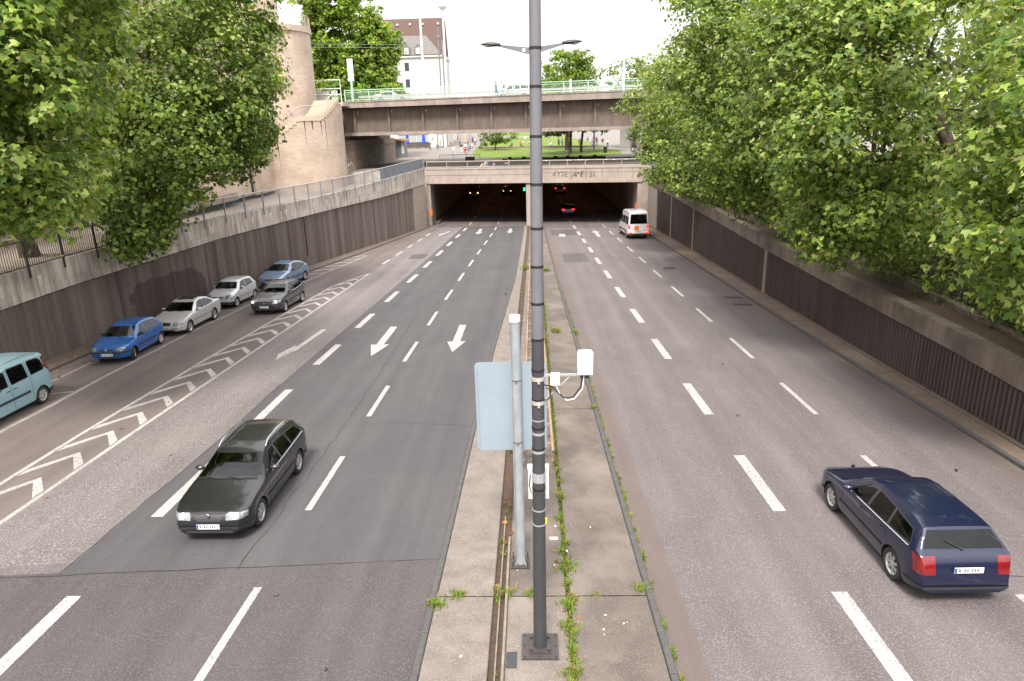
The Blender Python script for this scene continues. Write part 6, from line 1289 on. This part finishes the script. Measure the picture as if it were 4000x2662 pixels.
MB().hexa([(0, 0, -.5), (12, -14, -.5), (14, -12, -.5), (1, 4, -.5), (0, 0, 8.5), (12, -14, 8.5), (14, -12, 8.5), (1, 4, 8.5)]).build('wall', WH, ww); MB().box(3.4, 3.9, -4.8, -3.9, 1.5, 4.4).build('window', DKF, ww)
# spiral stair with dark column
st = thing('spiral_stair', 'green spiral staircase winding round a dark column at the right end of the plaza', 'staircase', (15.6, 99, 4.2)); DK_ = mat('stair_steel', (.05, .065, .055), rough=.5)
MB().box(.1, 1.25, -.1, 1.2, 0, 8.3).build('column', mat('dark_column', (.045, .038, .036), (.06, .05, .046), scale=2, rough=.9), st)
for i in range(34):
    a = R(100 + i * 14); z = .2 + i * .19; r0, r1 = .75, 2.3; a2 = a + R(15); c = (.65, .55)
    MB().hexa([(c[0] + r * math.cos(q_), c[1] + r * math.sin(q_), z + dz) for dz in (0, .05) for r, q_ in ((r0, a), (r1, a), (r1, a2), (r0, a2))]).build('tread', DK_, st)
for i in range(0, 34, 1):
    a = R(107 + i * 14); z = .2 + i * .19; MB().tube([(.65 + 2.28 * math.cos(a), .55 + 2.28 * math.sin(a), z), (.65 + 2.28 * math.cos(a), .55 + 2.28 * math.sin(a), z + 1.0)], .02, 4).build('baluster', DK_, st)
MB().tube([(.65 + 2.28 * math.cos(R(107 + i * 7)), .55 + 2.28 * math.sin(R(107 + i * 7)), 1.2 + i * .095) for i in range(68)], .035, 6).build('handrail', mat('green_handrail', (.12, .26, .17), rough=.5), st)
# dark shaded low seat with knobs behind the portal railing, stone block, bins, blue post
bn = thing('dark_bench', 'long black bench with round knobs behind the portal railing', 'bench', (3, 100, 4.2)); MB().box(-7, 7.5, -.5, .5, .0, .38).build('seat', BLACK, bn)
for x in (-6, -4, -2, .5, 2.2, 4, 6): MB().cbox((x, 0, .48), .5, .3, .2).build('knob', BLACK, bn)
tag(MB().box(-9.9, -8.5, 106, 107, 4.2, 4.75).build('stone_block', mat('block_stone', (.28, .22, .18), rough=.9)), 'square stone seat block at the corner of the lawn', 'block')
tag(MB().lathe([(.001, 1.0), (.3, 1.0), (.32, .9), (.26, 0), (.001, 0)], 14, 'z', (12.2, 116.5, zp(116.5))).build('litter_bin', BLACK, None, 40), 'black litter bin at the right edge of the lawn', 'bin')
tag(MB().tube([(11.2, 126, zp(126)), (11.2, 126, zp(126) + 4.5)], .14, 8).build('blue_post', mat('blue_paint', (.05, .16, .45), rough=.5), None, 40), 'blue post standing among the people at the right of the lawn', 'post')
railing('plaza_railing', 'pale metal railing on the plaza left of the lawn', [(-13.4, 103.5, 4.2), (-7.4, 102.6, 4.2)], 1.0, 2.0, mat('pale_metal', (.5, .47, .44), rough=.4, metallic=.3), True, .16, .03, .1)
# folded blue parasols and terrace chairs in front of the house
for i, x in enumerate((-25.4, -22.0)):
    z = zp(146); u = thing('parasol', ['folded blue parasol at the left end of the house windows', 'folded blue parasol by the plain white wall'][i], 'parasol', (x, 146, z), 'folded blue parasols')
    MB().tube([(0, 0, 0), (0, 0, 3.9)], .05, 6).build('pole', STEEL, u); MB().lathe([(.02, 4.2), (.18, 3.9), (.26, 3.0), (.32, 1.5), (.42, 1.05), (.3, .95), (.02, .95)], 10, 'z').build('canopy', mat('blue_fabric', (.01, .06, .52), rough=.8), u, 40)
CHM = mat('brown_wicker', (.17, .08, .06), rough=.7); ch0 = None; n_ = 0
for i, (x, y) in enumerate(((-26.0, 145), (-25.0, 145.3), (-24.3, 145.6), (-23.8, 145), (-23.3, 145.6), (-22.8, 145), (-21.6, 145.2), (-21.0, 145.8))):
    lab = 'brown terrace chair in front of the house, %s' % ('left of the left parasol', 'right of the left parasol', 'second right of the left parasol', 'midway between the parasols, front', 'midway between the parasols, back', 'left of the right parasol', 'right of the right parasol', 'last before the white wall')[i]
    if ch0 is None:
        ch0 = thing('terrace_chair', lab, 'chair', (x, y, zp(y)), 'terrace chairs before the house'); MB().box(-.25, .25, -.25, .25, .42, .48).build('seat', CHM, ch0); MB().box(-.25, .25, .2, .25, .48, .92).build('backrest', CHM, ch0)
        for a in (-.22, .22):
            for b_ in (-.22, .22): MB().box(a - .02, a + .02, b_ - .02, b_ + .02, 0, .419).build('leg', CHM, ch0)
        o = ch0
    else: o = copy_tree(ch0)
    o.location = (x, y, zp(y)); o.rotation_euler[2] = random.uniform(0, 6.28); o['label'] = lab
# white masts and dark tram poles on and behind the bridge, information board
WM = mat('white_mast', (.68, .72, .69), rough=.5)
def bridge_z(x): return bz(x, 12.05, 12.45)
ms = thing('mast', 'tall pale mast rising from the bridge railing in front of the house', 'mast', (-12.6, 86.6, bridge_z(-12.6))); MB().tube([(0, 0, 0), (0, 0, 13.2)], [.14, .11], 8).build('pole', WM, ms, 40)
ms = thing('street_lamp', 'pale lamp with mushroom head on the bridge in front of the slate roof', 'lamp post', (-11.0, 96, bridge_z(-11))); MB().tube([(0, 0, 0), (0, 0, 11.2)], [.16, .12], 8).build('pole', WM, ms, 40); MB().lathe([(.02, 11.9), (.3, 11.85), (.62, 11.6), (.55, 11.45), (.2, 11.2), (.02, 11.2)], 16, 'z').build('lamp_head', WM, ms, 50)
for i, (x, h) in enumerate(((-12.6, 10.2), (-12.0, 8.2))):
    ms = thing('tram_pole', ['taller dark tram pole behind the bridge', 'shorter dark tram pole behind the bridge'][i], 'pole', (x, 103, bridge_z(x))); MB().tube([(0, 0, 0), (0, 0, h)], .1, 8).build('pole', mat('dark_pole', (.17, .17, .18), rough=.5), ms, 40); MB().cbox((0, 0, h - 1.2 - .4 * i), .5, .3, .25).build('insulator', MATS['dark_pole'], ms)
for i, (x, h) in enumerate(((4.9, 1.7), (11.2, 4.3))):
    ms = thing('mast', ['short pale post behind the right bridge railing', 'pale post rising before the sparse yellowish tree'][i], 'mast', (x, 87.2, bridge_z(x))); MB().tube([(0, 0, 0), (0, 0, h)], .13, 8).build('pole', WM, ms, 40)
ib = thing('information_board', 'white five-panel information board on a green post at the bridge end', 'sign', (-21.4, 87, bridge_z(-21.4))); MB().tube([(0, 0, 0), (0, 0, 3.0)], .14, 8).build('post', GREENRAIL, ib, 40); MB().box(-.36, .36, -.05, .12, 2.4, 5.0).build('frame', DKF, ib)
for i in range(5): MB().box(-.32, .36, -.09, -.051, 2.44 + i * .51, 2.9 + i * .51).build('panel', WHITE, ib)
for i, z in enumerate((20.0, 19.6)):
    tag(MB().tube([(-40, 98, z + .5), (-15, 98, z - .4 + .9 * .0), (-13, 98, z)], .03, 4).build('overhead_wire', mat('wire_green', (.16, .22, .18), rough=.5)), ['upper', 'lower'][i] + ' overhead wire strung before the big green tree', 'wire')

# ------------------------------------------------------------------ people
def pose_mesh(kind):
    """one continuous skinned body per pose; material slots: skin, top, trousers, shoes, hair"""
    J = {}; E_ = []
    if kind in ('stand', 'walk'):
        s = .16 if kind == 'walk' else .03
        J = dict(pelvis=(0, 0, .92, .15, .11), belly=(0, 0, 1.08, .145, .105), chest=(0, 0, 1.30, .17, .11), neck=(0, 0, 1.48, .055, .055), head=(.02, 0, 1.60, .085, .09), crown=(.02, 0, 1.70, .08, .085))
        for sg, n in ((1, 'l'), (-1, 'r')):
            st_ = s * sg; J.update({n + 'hip': (0, sg * .09, .86, .095, .095), n + 'knee': (.04 + st_ * .7, sg * .10, .48, .062, .062), n + 'ank': (st_ * 1.3 - .03, sg * .10, .09, .042, .042), n + 'toe': (st_ * 1.3 + .14, sg * .11, .035, .04, .035),
                n + 'sho': (0, sg * .185, 1.40, .062, .062), n + 'elb': (-.04 - st_ * .5, sg * .25, 1.12, .045, .045), n + 'hand': (.08 - st_ * .8, sg * .26, .86, .035, .03), n + 'fing': (.11 - st_ * .9, sg * .25, .78, .025, .018)})
    elif kind == 'sit':        # on a wall or seat, feet down
        J = dict(pelvis=(0, 0, .52, .16, .12), belly=(0, 0, .68, .15, .11), chest=(.03, 0, .90, .17, .11), neck=(.05, 0, 1.08, .055, .055), head=(.08, 0, 1.20, .085, .09), crown=(.08, 0, 1.30, .08, .085))
        for sg, n in ((1, 'l'), (-1, 'r')): J.update({n + 'hip': (.06, sg * .09, .50, .09, .09), n + 'knee': (.45, sg * .12, .50, .062, .062), n + 'ank': (.46, sg * .12, .09, .042, .042), n + 'toe': (.62, sg * .13, .035, .04, .035), n + 'sho': (.03, sg * .185, 1.0, .062, .062), n + 'elb': (.10, sg * .24, .74, .045, .045), n + 'hand': (.34, sg * .15, .62, .035, .03), n + 'fing': (.42, sg * .13, .60, .025, .018)})
    else:                      # on the grass, knees raised
        J = dict(pelvis=(0, 0, .13, .16, .12), belly=(-.03, 0, .30, .15, .11), chest=(-.02, 0, .52, .17, .11), neck=(.02, 0, .70, .055, .055), head=(.05, 0, .82, .085, .09), crown=(.05, 0, .92, .08, .085))
        for sg, n in ((1, 'l'), (-1, 'r')): J.update({n + 'hip': (.08, sg * .09, .13, .09, .09), n + 'knee': (.42, sg * .14, .42, .062, .062), n + 'ank': (.66, sg * .12, .08, .042, .042), n + 'toe': (.82, sg * .13, .035, .04, .035), n + 'sho': (-.02, sg * .185, .62, .062, .062), n + 'elb': (.14, sg * .26, .42, .045, .045), n + 'hand': (.38, sg * .18, .46, .035, .03), n + 'fing': (.46, sg * .16, .48, .025, .018)})
    E_ = [('pelvis', 'belly', 1), ('belly', 'chest', 1), ('chest', 'neck', 0), ('neck', 'head', 0), ('head', 'crown', 4)]
    for n in 'lr': E_ += [('pelvis', n + 'hip', 2), (n + 'hip', n + 'knee', 2), (n + 'knee', n + 'ank', 2), (n + 'ank', n + 'toe', 3), ('chest', n + 'sho', 1), (n + 'sho', n + 'elb', 1), (n + 'elb', n + 'hand', 0), (n + 'hand', n + 'fing', 0)]
    names = list(J); me = bpy.data.meshes.new('person'); me.from_pydata([J[n][:3] for n in names], [(names.index(a), names.index(b)) for a, b, _ in E_], [])
    o = bpy.data.objects.new('person', me); COL.objects.link(o); o.modifiers.new('s', 'SKIN'); 
    if not me.skin_vertices: bpy.context.view_layer.objects.active = o; bpy.ops.mesh.customdata_skin_add()
    for i, n in enumerate(names): me.skin_vertices[0].data[i].radius = J[n][3:5]; me.skin_vertices[0].data[i].use_root = (n == 'pelvis')
    sb = o.modifiers.new('d', 'SUBSURF'); sb.levels = sb.render_levels = 1
    dg = bpy.context.evaluated_depsgraph_get(); m2 = bpy.data.meshes.new_from_object(o.evaluated_get(dg)); bpy.data.objects.remove(o)
    for k_ in range(5): m2.materials.append(MATS['dark_pole'])
    seg = [(Vector(J[a][:3]), Vector(J[b][:3]), k_) for a, b, k_ in E_]
    for p in m2.polygons:
        c = p.center; best = None
        for a, b, k_ in seg:
            d = b - a; tt = max(0, min(1, (c - a).dot(d) / d.length_squared)); ds = (c - a - d * tt).length
            if best is None or ds < best[0]: best = (ds, k_, tt)
        p.material_index = best[1]; p.use_smooth = True
    hz_ = J['head'][2]; hx = J['head'][0]
    for p in m2.polygons:
        if p.center.z > hz_ + .03 or (p.center.z > hz_ - .06 and p.center.x < hx - .03): p.material_index = 4
    return m2
POSES = {k_: pose_mesh(k_) for k_ in ('stand', 'walk', 'sit', 'grass')}
CN = {'white': (.70, .69, .67), 'red': (.50, .03, .04), 'blue': (.05, .13, .40), 'light blue': (.33, .50, .62), 'black': (.02, .02, .022), 'grey': (.25, .25, .26), 'pink': (.62, .25, .33), 'orange': (.75, .27, .03), 'purple': (.26, .03, .22), 'green': (.05, .22, .10), 'beige': (.50, .40, .29), 'dark blue': (.02, .035, .09), 'teal': (.02, .14, .19), 'yellow': (.65, .5, .05)}
SKIN = mat('skin', (.50, .30, .21), rough=.6); HAIR = mat('hair', (.05, .032, .022), rough=.7); SHOE = mat('shoes', (.16, .15, .15), rough=.6); SHOEW = mat('white_shoes', (.65, .64, .62), rough=.6)
def person(pose, top, leg, x, y, z, rot, label, group=None, shoe=SHOE, sc_=1.0):
    o = link('person', POSES[pose]); o.location = (x, y, z); o.rotation_euler[2] = rot; o.scale = (sc_,) * 3
    for i, m in enumerate((SKIN, mat('cloth_' + top, CN[top], rough=.9), mat('cloth_' + leg, CN[leg], rough=.9), shoe, HAIR)):
        o.material_slots[i].link = 'OBJECT'; o.material_slots[i].material = m
    return tag(o, label, 'person', group)
person('walk', 'purple', 'teal', -4.05, 87.2, bz(-4, 12.16, 12.56) - .03, R(10), 'person in purple top and dark teal shorts walking on the bridge', 'people on the bridge', SHOEW, 1.03)
person('walk', 'white', 'light blue', -3.35, 87.5, bz(-3.3, 12.16, 12.56) - .03, R(5), 'person in white shirt and jeans with a dark shoulder bag on the bridge', 'people on the bridge', SHOEW)
bag = MB().cbox((-3.1, 87.3, bz(-3.1, 12.16, 12.56) + 1.05), .22, .14, .36).build('shoulder_bag', BLACK); tag(bag, 'dark shoulder bag carried by the person in white on the bridge', 'bag')
person('grass', 'light blue', 'beige', -5.4, 83.4, 4.21, R(200), 'person in light blue top sitting behind the left portal railing', 'people behind the portal railing')
person('grass', 'blue', 'red', -4.4, 83.2, 4.21, R(250), 'small person in blue sitting low behind the portal railing', 'people behind the portal railing', sc_=.72)
person('grass', 'teal', 'dark blue', -2.6, 83.0, 4.21, R(180), 'person in teal shirt sitting at the railing left of the lamp post', 'people behind the portal railing', sc_=1.05)
PLN = [('walk', 'black', 'black', -19.7, 138.5, 'person in black walking before the white house door'), ('walk', 'beige', 'black', -18.2, 138.0, 'person in beige top and black trousers walking right of the house door'), ('stand', 'orange', 'grey', -18.6, 146, 'person in orange standing by the house corner'),
    ('sit', 'red', 'grey', -16.6, 148, 'person in red seated at the alley'), ('walk', 'white', 'light blue', -12.9, 118.6, 'person in white top and pale jeans walking beside the stone block'), ('walk', 'black', 'white', -12.6, 128, 'person in black top beside the person carrying a white bag'), ('stand', 'white', 'red', -11.7, 127, 'person in white shirt and red trousers by the lawn edge'),
    ('sit', 'red', 'white', -11.3, 121.5, 'person in red top seated at the lawn corner'), ('sit', 'blue', 'dark blue', -11.2, 131, 'person in blue seated on the lawn edge'), ('sit', 'light blue', 'white', -11.3, 134.5, 'person in light blue seated on the lawn edge'), ('stand', 'dark blue', 'grey', -12.4, 140, 'person in dark blue standing beyond the seated row'), ('sit', 'white', 'grey', -11.4, 138, 'person in white seated at the end of the left lawn row'),
    ('walk', 'orange', 'beige', -12.8, 145, 'person in orange walking up the alley'), ('walk', 'grey', 'blue', -15, 150, 'person in grey and blue walking up the alley'), ('walk', 'pink', 'white', -13.9, 155, 'person in pink far up the alley'), ('stand', 'blue', 'black', -13.0, 160, 'person in blue far up the alley'), ('stand', 'white', 'dark blue', -11.9, 152, 'person in white top beyond the seated row'), ('walk', 'black', 'beige', -16.2, 158, 'person in black top far up the alley'),
    ('sit', 'black', 'black', -9.6, 138.2, 'person in black on the stone edging left of the round tree'), ('sit', 'green', 'dark blue', -3.6, 138, 'person in green on the stone edging right of the round tree'), ('sit', 'red', 'black', -2.0, 137.9, 'person in red top on the stone edging right of the round tree'),
    ('grass', 'white', 'beige', 1.0 - 1.2, 152, 'person in white sitting on the far lawn left of the lamp post'), ('grass', 'pink', 'white', -.1 - 1.2, 153.5, 'person in pink sitting on the far lawn left of the lamp post'), ('grass', 'black', 'dark blue', 2.1, 156, 'person in black sitting on the far lawn next to the lamp post'), ('grass', 'beige', 'red', 1.2, 158, 'person in beige and red sitting far back on the lawn'), ('grass', 'white', 'white', -1.3, 176, 'person all in white sitting at the very back of the lawn'),
    ('grass', 'white', 'light blue', 4.0, 142, 'person in white sitting on the lawn right of the lamp post'), ('stand', 'light blue', 'blue', 6.0, 136, 'person in light blue and blue standing near the dark trunks'), ('stand', 'grey', 'black', 5.4, 137, 'person in grey standing near the dark trunks'), ('sit', 'white', 'black', 7.6, 133.6, 'person in white on the edging behind the nearer dark trunk'), ('stand', 'pink', 'pink', 9.2, 134, 'person in pink between the dark trunks'),
    ('walk', 'blue', 'white', 11.2, 140, 'person in blue and white in the crowd at the right'), ('stand', 'white', 'blue', 12.0, 137, 'person in white and blue in the crowd at the right'), ('sit', 'beige', 'red', 11.4, 132.2, 'person in beige seated in the crowd at the right'), ('sit', 'light blue', 'grey', 12.0, 131.6, 'person in light blue seated in the crowd at the right'), ('stand', 'black', 'beige', 13.4, 133, 'person in black standing in the crowd at the right'), ('stand', 'purple', 'black', 12.8, 138, 'person in purple standing in the crowd at the right'), ('stand', 'white', 'black', 14.0, 130, 'person in white and black near the litter bin'), ('walk', 'red', 'grey', 13.0, 142, 'person in red in the crowd at the right'),
    ('grass', 'white', 'blue', 16.6, 116.0, 'person in white top sitting leftmost on the right steps'), ('grass', 'black', 'beige', 17.4, 114.6, 'person in black sitting in the middle of the right steps'), ('grass', 'light blue', 'white', 18.2, 113.4, 'person in light blue sitting rightmost on the right steps'), ('stand', 'dark blue', 'white', 18.4, 117.5, 'person in dark blue behind the people on the right steps'), ('walk', 'black', 'blue', 20.6, 118, 'person in black and blue walking near the spiral stair'), ('walk', 'white', 'dark blue', 21.5, 119, 'person in white top walking near the spiral stair')]
for i, (po_, a, b_, x, y, lab) in enumerate(PLN): person(po_, a, b_, x, y, zp(y), random.uniform(0, 6.28), lab, 'people on the plaza')

# ------------------------------------------------------------------ weeds and fallen leaves
def grass_mesh(name, spots, n_per, h, spread, seed):
    g = np.random.default_rng(seed); V = []; F_ = []; C = []
    for (x, y, z, k_) in spots:
        for i in range(int(n_per * k_)):
            a = g.uniform(0, 6.28); bx_, by_ = x + g.normal() * spread[0], y + g.normal() * spread[1]; hh = h * g.uniform(.4, 1.2) * k_ ** .4; lean = g.uniform(.2, 1.1) * hh; w_ = g.uniform(.004, .011) * (1 + h)
            dx, dy = math.cos(a), math.sin(a); n = len(V); px, py = -dy * w_, dx * w_
            V += [(bx_ - px, by_ - py, z), (bx_ + px, by_ + py, z), (bx_ + dx * lean * .45 + px, by_ + dy * lean * .45 + py, z + hh * .75), (bx_ + dx * lean * .45 - px, by_ + dy * lean * .45 - py, z + hh * .75), (bx_ + dx * lean, by_ + dy * lean, z + hh * .85)]
            F_ += [(n, n + 1, n + 2, n + 3), (n + 3, n + 2, n + 4)]
            c = np.array((.15, .24, .035)) * g.uniform(.5, 1.35) if g.random() > .2 else np.array((.32, .24, .08)); C += [tuple(c) + (1,)] * 5
    me = bpy.data.meshes.new(name); me.from_pydata(V, [], F_); at = me.attributes.new('tint', 'FLOAT_COLOR', 'POINT'); at.data.foreach_set('color', np.array(C, np.float32).ravel()); me.materials.append(LEAF); me.update(); return me
sp_ = []
def mz(y): return zr(y) + .06
for y in np.arange(5, 48, .11):
    k_ = .2 + random.random() ** 3 * (1.6 if y < 21 else 1.0); sp_.append((.56 + random.gauss(0, .03), y, mz(y), k_ * 1.35))
for jy in JO[2:6]:
    for i in range(34): x = random.uniform(-1.9, 1.9); sp_.append((x, jy + random.gauss(0, .02), mz(jy), random.random() ** 3 * 1.1))
for y in np.arange(5, 40, .16):
    sp_.append((ip(MED_R, y) + .03, y, zr(y), random.random() ** 4 * 1.3)); 
    if random.random() < .3: sp_.append((-.72 + random.gauss(0, .05), y, mz(y), random.random() ** 3 * .8))
tag(link('weeds', grass_mesh('weeds', sp_, 34, .115, (.028, .05), 3)), 'fresh green weeds growing in the joints and along the kerbs of the median', 'weeds', kind='stuff')
TF = [(.58, 11.9, 1.6, 'spiky green weed tuft in the slab joint beside the lamp post'), (.55, 10.75, 1.5, 'weed clump at the crossing of the slab joints'), (.53, 10.1, 1.4, 'weed clump in the joint just past the lamp post base'), (.50, 9.0, 1.3, 'weed clump in the joint nearest the viewer'), (-1.95, 10.75, 1.5, 'bushy weed on the left median kerb'), (-1.55, 11.0, 1.2, 'weed tuft in the cross joint of the pale slabs'), (1.95, 11.2, 1.2, 'weed tuft where the cross joint meets the right kerb'), (-.62, 11.1, 1.3, 'weed clump straddling the conduit pipes'), (-.15, 11.05, 1.1, 'weed tuft left of the lamp post foot'), (1.0, 30.6, 1.9, 'tall upright grass tuft on the median behind the detector'), (-.35, 48.6, 3.6, 'leafy weed bush at the far end of the guardrail'), (.95, 47.5, 2.2, 'leafy weed right of the far guardrail end'), (1.93, 20.8, 1.2, 'weed tuft at the kerb by the second cross joint'), (1.9, 30.5, 1.2, 'weed tuft at the kerb by the third cross joint')]
for i, (x, y, k_, lab) in enumerate(TF):
    me = grass_mesh('weed_tuft', [(0, 0, 0, k_)], 64, .14 if k_ < 1.8 else .22, (.06 * k_, .06 * k_), 60 + i); o = link('weed_tuft', me); o.location = (x, y, zr(y) + .10); tag(o, lab, 'weed', 'weed tufts on the median')
# fallen leaves: gutters, parking bay, joints
N = 420; ps = []
for i in range(N):
    q_ = random.random()
    if q_ < .45: y = random.uniform(20, 50); x = ip(KERB_L, y) + abs(random.gauss(0, .5)); z = zr(y) + .014
    elif q_ < .62: y = random.uniform(20, 44); x = ip(KERB_L, y) - random.uniform(.2, .9); z = zr(y) + .125
    elif q_ < .85: y = random.uniform(9, 30); x = random.choice((.56, -.70)) + random.gauss(0, .08); z = zr(y) + TOP
    elif q_ < .93: y = random.uniform(48, 60); x = ip(WALL_R, y) - abs(random.gauss(0, .25)) - .15; z = zr(y) + .125
    else: y = random.uniform(14, 40); x = random.uniform(-19, -12.5); z = zr(y) + .014
    ps.append((x, y, z))
ps = np.array(ps); nn = np.tile((0, 0, 1.0), (N, 1)) + rng.normal(size=(N, 3)) * .25
pal_b = np.array([(.30, .15, .05), (.22, .10, .04), (.36, .24, .08), (.16, .08, .035)])
tag(link('fallen_leaves', leaf_mesh('fallen_leaves', ps, nn, rng.uniform(.06, .15, N), tints(N, pal_b, 0), 'palm')), 'scattered brown fallen leaves along kerbs and joints', 'leaves', kind='stuff')
